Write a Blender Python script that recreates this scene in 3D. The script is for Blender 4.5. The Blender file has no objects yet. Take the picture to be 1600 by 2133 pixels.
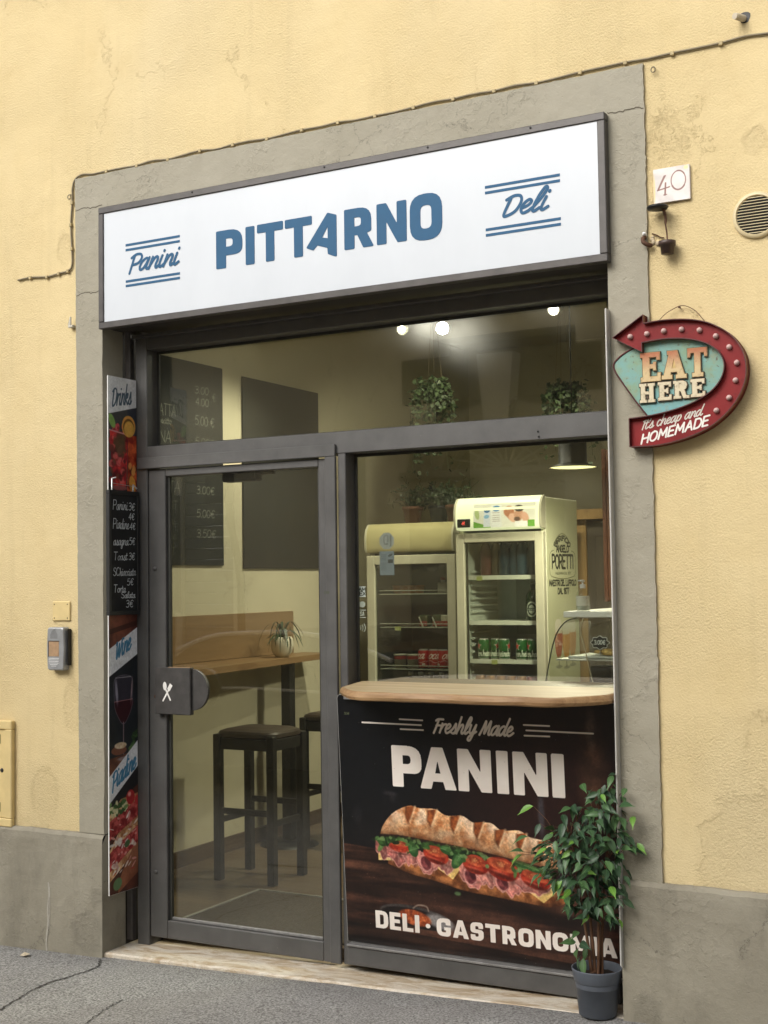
import bpy, bmesh, math, random
import numpy as np
from mathutils import Vector, Matrix
from mathutils.geometry import tessellate_polygon

random.seed(7)
RS = np.random.RandomState(11)
SC = bpy.context.scene
COL = SC.collection
R_ = math.radians

# ------------------------------------------------------------------ camera, sky, sun, exposure
cam_d = bpy.data.cameras.new('camera')
cam = bpy.data.objects.new('camera', cam_d)
COL.objects.link(cam)
cam.location = (2.76435, -4.47760, 1.55)
cam.rotation_euler = (1.62551, 0.014289, 0.500500)
cam_d.sensor_width = 36.0
cam_d.lens = 2750.0 / 2133.0 * 36.0
cam_d.shift_y = -0.0029
cam_d.clip_start = 0.05
cam_d.clip_end = 400.0
SC.camera = cam

SUN_EL, SUN_AZ = R_(38), R_(202)      # high, in front of the shop and a little to the left (azimuth from +y, clockwise)
W = bpy.data.worlds.new('World')
SC.world = W
W.use_nodes = True
wn, wl = W.node_tree.nodes, W.node_tree.links
wn.clear()
sky = wn.new('ShaderNodeTexSky')
sky.sky_type = 'NISHITA'
sky.sun_disc = False
sky.sun_elevation = SUN_EL
sky.sun_rotation = SUN_AZ
sky.air_density = 1.0
sky.dust_density = 4.0
hs = wn.new('ShaderNodeHueSaturation')   # an overcast sky is nearly grey
hs.inputs['Saturation'].default_value = 0.22
bg = wn.new('ShaderNodeBackground')
bg.inputs['Strength'].default_value = 0.15
wo = wn.new('ShaderNodeOutputWorld')
wl.new(sky.outputs[0], hs.inputs['Color'])
wl.new(hs.outputs[0], bg.inputs['Color'])
wl.new(bg.outputs[0], wo.inputs['Surface'])

sun_d = bpy.data.lights.new('sun', 'SUN')
sun_d.energy = 1.5
sun_d.angle = R_(40)
sun_d.color = (1.0, 0.95, 0.86)
sun = bpy.data.objects.new('sun', sun_d)
COL.objects.link(sun)
sd = Vector((math.sin(SUN_AZ) * math.cos(SUN_EL), math.cos(SUN_AZ) * math.cos(SUN_EL), math.sin(SUN_EL)))
sun.rotation_euler = sd.to_track_quat('Z', 'Y').to_euler()
sun.location = (-2, -6, 9)

vs = SC.view_settings
vs.view_transform = 'Standard'
vs.look = 'None'
vs.exposure = 0.39
vs.gamma = 1.0
vs.use_curve_mapping = False
SC.cycles.use_denoising = True
SC.cycles.max_bounces = 10
SC.cycles.transparent_max_bounces = 16
SC.cycles.caustics_reflective = False
SC.cycles.caustics_refractive = False
SC.cycles.sample_clamp_indirect = 6.0

# ------------------------------------------------------------------ mesh helpers
def tag(o, label=None, cat=None, group=None, kind=None):
    if label: o['label'] = label
    if cat: o['category'] = cat
    if group: o['group'] = group
    if kind: o['kind'] = kind
    return o

def thing(name, label, cat, loc=(0, 0, 0), rz=0.0, group=None):
    o = bpy.data.objects.new(name, None)
    o.empty_display_size = 0.05
    COL.objects.link(o)
    o.location = loc
    o.rotation_euler = (0, 0, rz)
    return tag(o, label, cat, group)

class MB:
    def __init__(s):
        s.v, s.f, s.sm = [], [], []
    def add(s, vs_, fs, smooth=False):
        b = len(s.v)
        s.v += [tuple(p) for p in vs_]
        s.f += [tuple(i + b for i in f) for f in fs]
        s.sm += [smooth] * len(fs)
        return s
    def box(s, x0, x1, y0, y1, z0, z1, c=0.0):
        if c <= 0:
            v = [(x, y, z) for z in (z0, z1) for y in (y0, y1) for x in (x0, x1)]
            return s.add(v, [(0, 2, 3, 1), (4, 5, 7, 6), (0, 1, 5, 4), (2, 6, 7, 3), (0, 4, 6, 2), (1, 3, 7, 5)])
        c = min(c, abs(x1 - x0) * .45, abs(y1 - y0) * .45, abs(z1 - z0) * .45)
        bm = bmesh.new()
        r = bmesh.ops.create_cube(bm, size=1.0)
        for w in bm.verts:
            w.co = Vector(((x0 + x1) / 2 + w.co.x * (x1 - x0), (y0 + y1) / 2 + w.co.y * (y1 - y0), (z0 + z1) / 2 + w.co.z * (z1 - z0)))
        bmesh.ops.bevel(bm, geom=bm.edges[:], offset=c, segments=1, affect='EDGES')
        bm.verts.index_update()
        s.add([w.co[:] for w in bm.verts], [[w.index for w in f.verts] for f in bm.faces])
        bm.free()
        return s
    def quad(s, a, b, c, d):
        return s.add([a, b, c, d], [(0, 1, 2, 3)])
    def prism(s, contours, fn, d0, d1, smooth=False):
        """contours: outer + holes in 2D; fn(u, v, d) -> xyz; extruded from depth d0 to d1"""
        tri = tessellate_polygon([[Vector((p[0], p[1], 0)) for p in c] for c in contours])
        pts = [p for c in contours for p in c]
        n = len(pts)
        a0 = sum(c[i][0] * c[(i + 1) % len(c)][1] - c[(i + 1) % len(c)][0] * c[i][1] for c in contours[:1] for i in range(len(c)))
        vs_ = [fn(p[0], p[1], d0) for p in pts] + [fn(p[0], p[1], d1) for p in pts]
        fs = [t for t in tri] + [tuple(i + n for i in reversed(t)) for t in tri]
        s.add(vs_, fs)
        b = 0
        for c in contours:
            m = len(c)
            vv = [fn(p[0], p[1], d0) for p in c] + [fn(p[0], p[1], d1) for p in c]
            s.add(vv, [(i, (i + 1) % m, (i + 1) % m + m, i + m) for i in range(m)], smooth)
        return s
    def sheet(s, contours, fn):
        tri = tessellate_polygon([[Vector((p[0], p[1], 0)) for p in c] for c in contours])
        return s.add([fn(p[0], p[1]) for c in contours for p in c], tri)
    def tube(s, path, r, n=8, caps=True):
        path = [Vector(p) for p in path]
        m = len(path)
        rr = r if isinstance(r, (list, tuple)) else [r] * m
        ref = Vector((0, 0, 1))
        vs_ = []
        for i, p in enumerate(path):
            t = (path[min(i + 1, m - 1)] - path[max(i - 1, 0)])
            if t.length < 1e-9: t = Vector((0, 0, 1))
            t.normalize()
            if abs(t.dot(ref)) > .95: ref = Vector((1, 0, 0)) if abs(t.x) < .9 else Vector((0, 1, 0))
            u = t.cross(ref).normalized(); w = t.cross(u).normalized()
            for k in range(n):
                a = 2 * math.pi * k / n
                vs_.append(p + (u * math.cos(a) + w * math.sin(a)) * rr[i])
            ref = w.cross(t) * -1 if False else w
            ref = u.cross(t)
        fs = [(i * n + k, i * n + (k + 1) % n, (i + 1) * n + (k + 1) % n, (i + 1) * n + k) for i in range(m - 1) for k in range(n)]
        s.add(vs_, fs, True)
        if caps:
            s.add(vs_[:n], [tuple(range(n))]); s.add(vs_[-n:], [tuple(reversed(range(n)))])
        return s
    def lathe(s, prof, c=(0, 0, 0), n=24, axis='z'):
        vs_ = []
        for r, h in prof:
            for k in range(n):
                a = 2 * math.pi * k / n
                x, y = r * math.cos(a), r * math.sin(a)
                p = (x, y, h) if axis == 'z' else (x, -h, y) if axis == 'y' else (h, x, y)
                vs_.append((c[0] + p[0], c[1] + p[1], c[2] + p[2]))
        m = len(prof)
        s.add(vs_, [(i * n + k, i * n + (k + 1) % n, (i + 1) * n + (k + 1) % n, (i + 1) * n + k) for i in range(m - 1) for k in range(n)], True)
        return s
    def build(s, name, mat=None, parent=None, local=False, loc=None):
        me = bpy.data.meshes.new(name)
        vv = s.v
        off = (0, 0, 0)
        if parent is not None and not local:
            p = parent
            off = Vector((0, 0, 0))
            while p is not None:
                off = off + p.location; p = p.parent
        elif loc is not None:
            off = loc
        if any(off):
            vv = [(a - off[0], b - off[1], c - off[2]) for a, b, c in vv]
        me.from_pydata([tuple(p) for p in vv], [], s.f)
        me.polygons.foreach_set('use_smooth', s.sm)
        if mat is not None: me.materials.append(mat)
        me.update()
        o = bpy.data.objects.new(name, me)
        COL.objects.link(o)
        if parent is not None: o.parent = parent
        elif loc is not None: o.location = loc
        return o

def fix_normals(o):
    bm = bmesh.new(); bm.from_mesh(o.data)
    bmesh.ops.remove_doubles(bm, verts=bm.verts, dist=1e-6)
    bmesh.ops.recalc_face_normals(bm, faces=bm.faces[:])
    bm.to_mesh(o.data); bm.free()
    return o

def uvmap(o, fn):
    """planar uv from local coordinates"""
    me = o.data
    uv = me.uv_layers.new(name='uv')
    for l in me.loops:
        uv.data[l.index].uv = fn(*me.vertices[l.vertex_index].co)
    return o

def copy_tree(o, parent=None):
    c = o.copy(); COL.objects.link(c)
    if parent is not None: c.parent = parent
    for ch in list(o.children): copy_tree(ch, c)
    return c

def XZ(y):               # 2D -> the plane y = const
    return lambda u, v, d=0.0: (u, y + d, v)

# ------------------------------------------------------------------ materials
def lin(r, g, b):
    f = lambda c: (c / 255 / 12.92) if c / 255 <= .04045 else ((c / 255 + .055) / 1.055) ** 2.4
    return (f(r), f(g), f(b), 1.0)

class NT:
    def __init__(s, name):
        s.m = bpy.data.materials.new(name); s.m.use_nodes = True
        s.t = s.m.node_tree; s.n = s.t.nodes; s.l = s.t.links
        s.b = s.n['Principled BSDF']; s.o = s.n['Material Output']
        s.tc = s.n.new('ShaderNodeTexCoord')
        g = s.n.new('ShaderNodeNewGeometry')
        s.pos = g.outputs['Position']
        s.obj = s.tc.outputs['Object']
    def link(s, a, b): s.l.new(a, b); return s
    def noise(s, scale, detail=4, rough=.55, vec=None, stretch=None, out='Fac', dist=0.0):
        n = s.n.new('ShaderNodeTexNoise'); n.inputs['Scale'].default_value = scale
        n.inputs['Detail'].default_value = detail; n.inputs['Roughness'].default_value = rough
        n.inputs['Distortion'].default_value = dist
        v = vec or s.pos
        if stretch:
            mp = s.n.new('ShaderNodeMapping'); mp.inputs['Scale'].default_value = stretch
            s.l.new(v, mp.inputs['Vector']); v = mp.outputs[0]
        s.l.new(v, n.inputs['Vector'])
        return n.outputs[out]
    def ramp(s, fac, stops):
        r = s.n.new('ShaderNodeValToRGB')
        e = r.color_ramp.elements
        while len(e) < len(stops): e.new(.5)
        for k, (p, c) in zip(e, stops):
            k.position = p; k.color = c if len(c) == 4 else (*c, 1)
        s.l.new(fac, r.inputs[0]); return r.outputs[0]
    def mix(s, fac, a, b, mode='MIX'):
        n = s.n.new('ShaderNodeMix'); n.data_type = 'RGBA'; n.blend_type = mode
        for sock, val in ((n.inputs[0], fac), (n.inputs[6], a), (n.inputs[7], b)):
            if hasattr(val, 'is_output'): s.l.new(val, sock)
            else: sock.default_value = val
        return n.outputs[2]
    def math(s, op, a, b=0.0, c=None):
        n = s.n.new('ShaderNodeMath'); n.operation = op
        for k, val in enumerate((a, b) if c is None else (a, b, c)):
            if hasattr(val, 'is_output'): s.l.new(val, n.inputs[k])
            else: n.inputs[k].default_value = val
        return n.outputs[0]
    def bump(s, h, strength=.3, dist=.01, prev=None):
        n = s.n.new('ShaderNodeBump'); n.inputs['Strength'].default_value = strength; n.inputs['Distance'].default_value = dist
        s.l.new(h, n.inputs['Height'])
        if prev is not None: s.l.new(prev, n.inputs['Normal'])
        return n.outputs[0]
    def set(s, **k):
        for a, v in k.items():
            sock = s.b.inputs[{'color': 'Base Color', 'rough': 'Roughness', 'metal': 'Metallic', 'normal': 'Normal', 'spec': 'Specular IOR Level', 'coat': 'Coat Weight', 'emit': 'Emission Color', 'estr': 'Emission Strength', 'alpha': 'Alpha', 'trans': 'Transmission Weight', 'sss': 'Subsurface Weight'}[a]]
            if hasattr(v, 'is_output'): s.l.new(v, sock)
            else: sock.default_value = v
        return s

MATS = {}
def simple(name, col, rough=.5, metal=0.0, var=.12, nscale=25.0, bump=0.0, bscale=120.0, spec=.5, coat=0.0, local=False):
    """plain painted / plastic / metal surface with slight uneven tone and relief"""
    if name in MATS: return MATS[name]
    t = NT(name)
    vec = t.obj if local else t.pos
    n = t.noise(nscale, 5, .6, vec)
    d = tuple(c * (1 - var) for c in col[:3]) + (1,)
    l = tuple(min(1, c * (1 + var)) for c in col[:3]) + (1,)
    t.set(color=t.ramp(n, [(.3, d), (.7, l)]), rough=t.math('MULTIPLY_ADD', n, .15, rough - .07), metal=metal, spec=spec, coat=coat)
    if bump > 0:
        t.set(normal=t.bump(t.noise(bscale, 4, .6, vec), bump, .004))
    MATS[name] = t.m
    return t.m

def printed(name, img, rough=.45, emit=0.0, coat=0.0):
    t = NT(name)
    im = t.n.new('ShaderNodeTexImage'); im.image = img; im.interpolation = 'Linear'; im.extension = 'EXTEND'
    t.l.new(t.tc.outputs['UV'], im.inputs[0])
    t.set(color=im.outputs[0], rough=rough, coat=coat)
    if emit: t.set(emit=im.outputs[0], estr=emit)
    return t.m

def glass_mat(name, tint=(.93, .95, .9), refl=1.0, smear=0.0):
    t = NT(name)
    t.n.remove(t.b)
    g = t.n.new('ShaderNodeNewGeometry')
    dp = t.n.new('ShaderNodeVectorMath'); dp.operation = 'DOT_PRODUCT'
    t.l.new(g.outputs['Incoming'], dp.inputs[0]); t.l.new(g.outputs['Normal'], dp.inputs[1])
    c = t.math('ABSOLUTE', dp.outputs['Value'])
    s = t.math('POWER', t.math('SUBTRACT', 1.0, c), 5.0)
    F = t.math('MULTIPLY', t.math('MULTIPLY_ADD', s, .96, .04), refl)
    F = t.math('MINIMUM', F, 1.0)
    tr = t.n.new('ShaderNodeBsdfTransparent'); tr.inputs[0].default_value = (*tint, 1)
    gl = t.n.new('ShaderNodeBsdfGlossy'); gl.inputs['Roughness'].default_value = .0
    gl.inputs['Color'].default_value = (1, 1, 1, 1)
    mx = t.n.new('ShaderNodeMixShader')
    t.l.new(F, mx.inputs[0]); t.l.new(tr.outputs[0], mx.inputs[1]); t.l.new(gl.outputs[0], mx.inputs[2])
    out = mx.outputs[0]
    if smear > 0:                      # a thin film of dust on the pane
        rf_ = t.n.new('ShaderNodeBsdfRefraction'); rf_.inputs['IOR'].default_value = 1.12; rf_.inputs['Roughness'].default_value = .62
        m3 = t.n.new('ShaderNodeMixShader'); nn_ = t.noise(1.6, 7, .7)
        t.l.new(t.math('MULTIPLY', t.math('MULTIPLY', nn_, nn_), .10), m3.inputs[0]); t.l.new(out, m3.inputs[1]); t.l.new(rf_.outputs[0], m3.inputs[2]); out = m3.outputs[0]
        df = t.n.new('ShaderNodeBsdfDiffuse'); df.inputs[0].default_value = (.6, .6, .55, 1)
        m2 = t.n.new('ShaderNodeMixShader')
        n1 = t.noise(3.0, 6, .65); n2 = t.noise(420, 2, .5)
        sp = t.math('MULTIPLY', t.math('GREATER_THAN', n2, .73), .25)
        t.l.new(t.math('ADD', t.math('MULTIPLY', n1, smear), t.math('MULTIPLY', sp, t.math('MULTIPLY', n1, .6))), m2.inputs[0])
        t.l.new(out, m2.inputs[1]); t.l.new(df.outputs[0], m2.inputs[2]); out = m2.outputs[0]
    t.l.new(out, t.o.inputs[0])
    return t.m

def emitter(name, col, strength):
    t = NT(name); t.set(color=col, emit=col, estr=strength); return t.m

def local_patches(t, spots):
    """rough old repairs on the wall: 0..1 mask inside uneven outlines given as (x, z, radius, flatten)"""
    sep = t.n.new('ShaderNodeSeparateXYZ'); t.l.new(t.pos, sep.inputs[0])
    wob = t.math('MULTIPLY', t.math('SUBTRACT', t.noise(11, 5, .7), .5), .16)
    wob2 = t.math('MULTIPLY', t.math('SUBTRACT', t.noise(48, 4, .7), .5), .04)
    out = None
    for x, z, r, fl in spots:
        dx = t.math('SUBTRACT', sep.outputs[0], x); dz = t.math('MULTIPLY', t.math('SUBTRACT', sep.outputs[2], z), fl)
        d = t.math('SQRT', t.math('ADD', t.math('MULTIPLY', dx, dx), t.math('MULTIPLY', dz, dz)))
        d = t.math('ADD', t.math('ADD', d, t.math('MULTIPLY', wob, min(1.6, r * 6))), wob2)
        m = t.n.new('ShaderNodeMapRange'); m.inputs[1].default_value = r; m.inputs[2].default_value = r - .02
        t.l.new(d, m.inputs[0]); out = m.outputs[0] if out is None else t.math('MAXIMUM', out, m.outputs[0])
    return out

def m_yellow():
    t = NT('yellow_plaster')
    big = t.noise(1.3, 5, .6); mid = t.noise(7, 5, .55); fine = t.noise(135, 4, .6); grit = t.noise(330, 2, .5)
    zone = t.ramp(t.noise(1.9, 3, .5), [(.38, (.35, .35, .35)), (.62, (1, 1, 1))])
    base = t.ramp(big, [(.3, (.605, .478, .255)), (.7, (.67, .545, .305))])
    col = t.mix(t.math('MULTIPLY', mid, .3), base, (.68, .575, .36, 1))
    col = t.mix(t.math('MULTIPLY', t.ramp(t.noise(4.5, 7, .7), [(.54, (0, 0, 0)), (.74, (1, 1, 1))]), .26), col, (.49, .36, .165, 1))
    # faint rain streaks
    col = t.mix(t.math('MULTIPLY', t.ramp(t.noise(5, 5, .6, stretch=(3, 1, .22)), [(.54, (0, 0, 0)), (.76, (1, 1, 1))]), .24), col, (.44, .345, .185, 1))
    fad = t.noise(.9, 4, .6, stretch=(1, 1, .6))
    col = t.mix(t.math('MULTIPLY', t.ramp(fad, [(.50, (0, 0, 0)), (.66, (1, 1, 1))]), .35), col, (.66, .565, .37, 1))
    spots = [(1.47, 3.03, .085, .6), (1.775, 3.02, .045, .8), (1.70, .60, .19, .8), (1.46, 2.80, .06, .4), (-1.30, 3.06, .05, .6), (-1.26, 1.02, .05, .35), (-1.42, .62, .08, .6)]
    pm = local_patches(t, spots)
    rg = t.noise(70, 5, .75, dist=.4)
    h = t.math('ADD', t.math('MULTIPLY', mid, 1.0), t.math('MULTIPLY', t.math('ADD', t.math('MULTIPLY', fine, .85), t.math('MULTIPLY', grit, .22)), zone))
    h = t.math('ADD', h, t.math('ADD', t.math('MULTIPLY', pm, -.75), t.math('MULTIPLY', pm, t.math('MULTIPLY', rg, .85))))
    vo = t.n.new('ShaderNodeTexVoronoi'); vo.feature = 'DISTANCE_TO_EDGE'; vo.inputs['Scale'].default_value = .9
    va = t.n.new('ShaderNodeVectorMath'); va.operation = 'ADD'; t.l.new(t.pos, va.inputs[0])
    s2 = t.n.new('ShaderNodeVectorMath'); s2.operation = 'SCALE'; s2.inputs['Scale'].default_value = .45
    t.l.new(t.noise(4, 7, .72, out='Color'), s2.inputs[0]); t.l.new(s2.outputs[0], va.inputs[1]); t.l.new(va.outputs[0], vo.inputs['Vector'])
    ck = t.math('MULTIPLY', t.math('LESS_THAN', vo.outputs['Distance'], .0016), t.math('GREATER_THAN', t.noise(1.7, 3, .5), .55))
    col = t.mix(t.math('MULTIPLY', ck, .45), col, (.36, .26, .12, 1)); h = t.math('ADD', h, t.math('MULTIPLY', ck, -.35))
    edge_ = t.math('MULTIPLY', t.math('MULTIPLY', pm, t.math('SUBTRACT', 1.0, pm)), .7)
    col = t.mix(edge_, col, (.40, .30, .15, 1))
    col = t.mix(t.math('MULTIPLY', pm, t.math('MULTIPLY', rg, .06)), col, (.44, .33, .165, 1))
    t.set(color=col, rough=.9, spec=.2, normal=t.bump(h, .68, .011))
    return t.m

def m_greywall(name, lo, hi, dirt=.3, bumps=.5, lumpy=1.0, spots=None):
    t = NT(name)
    big = t.noise(2.2, 6, .65); mid = t.noise(9, 5, .55); fine = t.noise(170, 3, .55)
    lumps = t.ramp(t.noise(34, 5, .65, dist=.5), [(.50, (0, 0, 0)), (.72, (1, 1, 1))])
    zone = t.ramp(t.noise(3.1, 3, .5), [(.44, (0, 0, 0)), (.64, (1, 1, 1))])
    base = t.ramp(big, [(.28, lo), (.72, hi)])
    st = t.noise(6, 7, .72, stretch=(1, 1, .35))
    col = t.mix(t.math('MULTIPLY', t.ramp(st, [(.5, (0, 0, 0)), (.72, (1, 1, 1))]), dirt), base, tuple(c * .55 for c in lo[:3]) + (1,))
    col = t.mix(t.math('MULTIPLY', t.ramp(t.noise(26, 5, .7), [(.64, (0, 0, 0)), (.72, (1, 1, 1))]), .22), col, tuple(min(1, c * 1.35) for c in hi[:3]) + (1,))
    h = t.math('ADD', t.math('MULTIPLY', mid, 1.5), t.math('ADD', t.math('MULTIPLY', fine, .12), t.math('MULTIPLY', lumps, t.math('MULTIPLY', zone, .55 * lumpy))))
    pits = t.ramp(t.noise(60, 2, .5), [(.70, (0, 0, 0)), (.76, (1, 1, 1))])
    h = t.math('ADD', h, t.math('MULTIPLY', pits, -.22))
    if spots:
        pm = local_patches(t, spots)
        h = t.math('ADD', h, t.math('MULTIPLY', pm, t.math('MULTIPLY_ADD', t.noise(38, 6, .75), 1.3, -.5)))
        col = t.mix(t.math('MULTIPLY', pm, t.math('MULTIPLY', t.noise(20, 6, .75), .28)), col, tuple(c * .35 for c in lo[:3]) + (1,))
    # hairline cracks
    vo = t.n.new('ShaderNodeTexVoronoi'); vo.feature = 'DISTANCE_TO_EDGE'; vo.inputs['Scale'].default_value = 1.7
    va = t.n.new('ShaderNodeVectorMath'); va.operation = 'ADD'
    t.l.new(t.pos, va.inputs[0])
    sc_ = t.n.new('ShaderNodeVectorMath'); sc_.operation = 'SCALE'; sc_.inputs['Scale'].default_value = .28
    t.l.new(t.noise(5, 6, .7, out='Color'), sc_.inputs[0]); t.l.new(sc_.outputs[0], va.inputs[1]); t.l.new(va.outputs[0], vo.inputs['Vector'])
    ck = t.math('MULTIPLY', t.math('LESS_THAN', vo.outputs['Distance'], .0022), t.math('GREATER_THAN', t.noise(2.6, 3, .5), .53))
    col = t.mix(t.math('MULTIPLY', ck, .55), col, tuple(c * .35 for c in lo[:3]) + (1,))
    h = t.math('ADD', h, t.math('MULTIPLY', ck, -.3))
    t.set(color=col, rough=.72, spec=.35, normal=t.bump(h, bumps, .011))
    return t.m

def m_asphalt():
    t = NT('asphalt')
    big = t.noise(1.2, 5, .6); ag = t.noise(120, 3, .7); sp = t.noise(260, 2, .6)
    base = t.ramp(big, [(.3, (.40, .395, .38)), (.7, (.49, .482, .464))])
    col = t.mix(t.ramp(ag, [(.36, (1, 1, 1)), (.62, (0, 0, 0))]), base, (.105, .104, .10, 1))
    col = t.mix(t.math('MULTIPLY', t.ramp(sp, [(.60, (0, 0, 0)), (.70, (1, 1, 1))]), .65), col, (.52, .52, .505, 1))
    col = t.mix(t.math('MULTIPLY', t.ramp(t.noise(8, 6, .7), [(.56, (0, 0, 0)), (.74, (1, 1, 1))]), .35), col, (.12, .119, .116, 1))
    vo = t.n.new('ShaderNodeTexVoronoi'); vo.inputs['Scale'].default_value = 4.2; t.l.new(t.pos, vo.inputs['Vector'])
    cs = t.n.new('ShaderNodeSeparateColor'); t.l.new(vo.outputs['Color'], cs.inputs[0])
    rad = t.math('MULTIPLY_ADD', cs.outputs[1], .05, .045)
    gum = t.math('MULTIPLY', t.math('LESS_THAN', t.math('ADD', vo.outputs['Distance'], t.math('MULTIPLY', t.math('SUBTRACT', t.noise(30, 4, .6), .5), .05)), rad), t.math('GREATER_THAN', cs.outputs[0], .62))
    col = t.mix(t.math('MULTIPLY', gum, .6), col, (.10, .10, .10, 1))
    rep_ = t.ramp(t.noise(1.1, 2, .5), [(.50, (0, 0, 0)), (.515, (1, 1, 1))])
    col = t.mix(t.math('MULTIPLY', rep_, .22), col, (.17, .155, .145, 1))
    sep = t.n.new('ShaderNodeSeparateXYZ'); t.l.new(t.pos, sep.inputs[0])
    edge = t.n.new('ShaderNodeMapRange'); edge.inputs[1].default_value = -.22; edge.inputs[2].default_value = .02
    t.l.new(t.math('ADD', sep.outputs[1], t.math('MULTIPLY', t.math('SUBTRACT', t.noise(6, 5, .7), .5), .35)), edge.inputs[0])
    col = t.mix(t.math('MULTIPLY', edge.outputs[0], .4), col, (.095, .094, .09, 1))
    t.set(color=col, rough=.9, spec=.25, normal=t.bump(t.math('ADD', ag, t.math('MULTIPLY', sp, .5)), .6, .006))
    return t.m

def m_marble():
    t = NT('threshold_marble')
    v = t.noise(7, 8, .7, stretch=(.55, 1.8, 1), dist=1.6)
    col = t.ramp(v, [(.30, (.27, .18, .10)), (.43, (.47, .37, .25)), (.55, (.66, .60, .50)), (.70, (.56, .51, .43))])
    vein = t.ramp(t.noise(5, 9, .75, stretch=(.6, 2.5, 1), dist=2.5), [(.49, (0, 0, 0)), (.5, (1, 1, 1)), (.51, (0, 0, 0))])
    col = t.mix(t.math('MULTIPLY', vein, .55), col, (.16, .13, .10, 1))
    col = t.mix(t.math('MULTIPLY', t.ramp(t.noise(22, 6, .7), [(.55, (0, 0, 0)), (.75, (1, 1, 1))]), .4), col, (.30, .24, .17, 1))
    t.set(color=col, rough=.55, normal=t.bump(t.noise(60, 5, .6), .25, .004))
    return t.m

def m_wood(name, lo, hi, axis='x', scale=1.0, rough=.5, knots=.0, local=False, coat=0.0):
    if name in MATS: return MATS[name]
    t = NT(name)
    st = {'x': (.7, 14, 14), 'y': (14, .7, 14), 'z': (14, 14, .7)}[axis]
    vec = t.obj if local else t.pos
    g = t.noise(2.2 * scale, 7, .62, vec, stretch=st, dist=1.1)
    f = t.noise(14 * scale, 4, .6, vec, stretch=st)
    col = t.ramp(g, [(.30, lo), (.5, tuple((a + b) / 2 for a, b in zip(lo, hi))), (.72, hi)])
    col = t.mix(t.math('MULTIPLY', f, .35), col, tuple(c * .45 for c in lo[:3]) + (1,))
    t.set(color=col, rough=rough, coat=coat, normal=t.bump(t.math('ADD', g, t.math('MULTIPLY', f, .6)), .25, .004))
    MATS[name] = t.m
    return t.m

YELLOW = m_yellow()
GREYP = m_greywall('grey_painted_render', (.30, .277, .213, 1), (.348, .324, .258, 1), .18, .5, 1.0, [(1.33, .60, .07, .5), (1.35, 2.2, .05, .4)])
PLINTH = m_greywall('cement_plinth', (.225, .205, .157, 1), (.31, .287, .226, 1), .45, .65, .8, [(-1.15, .06, .10, 1.0), (-1.10, .22, .05, 1.0), (1.33, .06, .06, .7)])
ASPH = m_asphalt()
MARBLE = m_marble()
FRAME = simple('dark_grey_frame_paint', (.098, .095, .092), .42, 0, .16, 9, .18, 90)
_t = NT('frame_wear'); _n = _t.noise(9, 5, .6)
_c = _t.ramp(_n, [(.3, (.070, .0685, .067, 1)), (.7, (.098, .096, .0935, 1))])
_c = _t.mix(_t.math('MULTIPLY', _t.ramp(_t.noise(40, 6, .75, stretch=(1, 1, .4)), [(.66, (0, 0, 0)), (.74, (1, 1, 1))]), .35), _c, (.21, .205, .195, 1))
_c = _t.mix(_t.math('MULTIPLY', _t.ramp(_t.noise(3.5, 6, .7, stretch=(1, 1, .5)), [(.52, (0, 0, 0)), (.72, (1, 1, 1))]), .4), _c, (.06, .056, .052, 1))
_c = _t.mix(_t.math('MULTIPLY', _t.ramp(_t.noise(110, 3, .6), [(.73, (0, 0, 0)), (.76, (1, 1, 1))]), .6), _c, (.30, .29, .27, 1))
_t.set(color=_c, rough=_t.math('MULTIPLY_ADD', _n, .25, .32), normal=_t.bump(_t.math('ADD', _t.noise(4, 3, .5), _t.math('MULTIPLY', _t.noise(90, 4, .6), .12)), .22, .006))
FRAME = _t.m
FRAME2 = simple('dark_grey_sign_trim', (.072, .066, .063), .4, .3, .2, 14, .1, 120)
BLACKM = simple('black_metal', (.012, .012, .012), .45, .2, .25)
DARK = simple('shutter_housing_dark', (.035, .03, .028), .6, 0, .4, 12)
RUST = simple('rusty_metal', (.12, .06, .035), .8, .2, .5, 60, .4, 150)
WHITEP = simple('white_plastic', (.75, .75, .73), .4, 0, .05)
CREAM = m_greywall('interior_plaster', (.54, .50, .37, 1), (.60, .56, .42, 1), .03, .08)
GLASS = glass_mat('window_glass', (.88, .90, .87), 1.9, .005)
CLEAR = glass_mat('clear_glass', (.95, .97, .94), 1.0, 0)
STEEL = simple('aluminium', (.55, .55, .54), .35, .8, .1)

# ------------------------------------------------------------------ lettering
def smooth_pts(pts, n=6):
    if len(pts) < 3: return pts
    P = [pts[0]] + list(pts) + [pts[-1]]
    out = []
    for i in range(1, len(P) - 2):
        p0, p1, p2, p3 = P[i - 1], P[i], P[i + 1], P[i + 2]
        for k in range(n):
            t = k / n
            out.append(tuple(.5 * ((2 * b) + (-a + c) * t + (2 * a - 5 * b + 4 * c - d) * t * t + (-a + 3 * b - 3 * c + d) * t ** 3) for a, b, c, d in zip(p0, p1, p2, p3)))
    out.append(tuple(pts[-1]))
    return out

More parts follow.
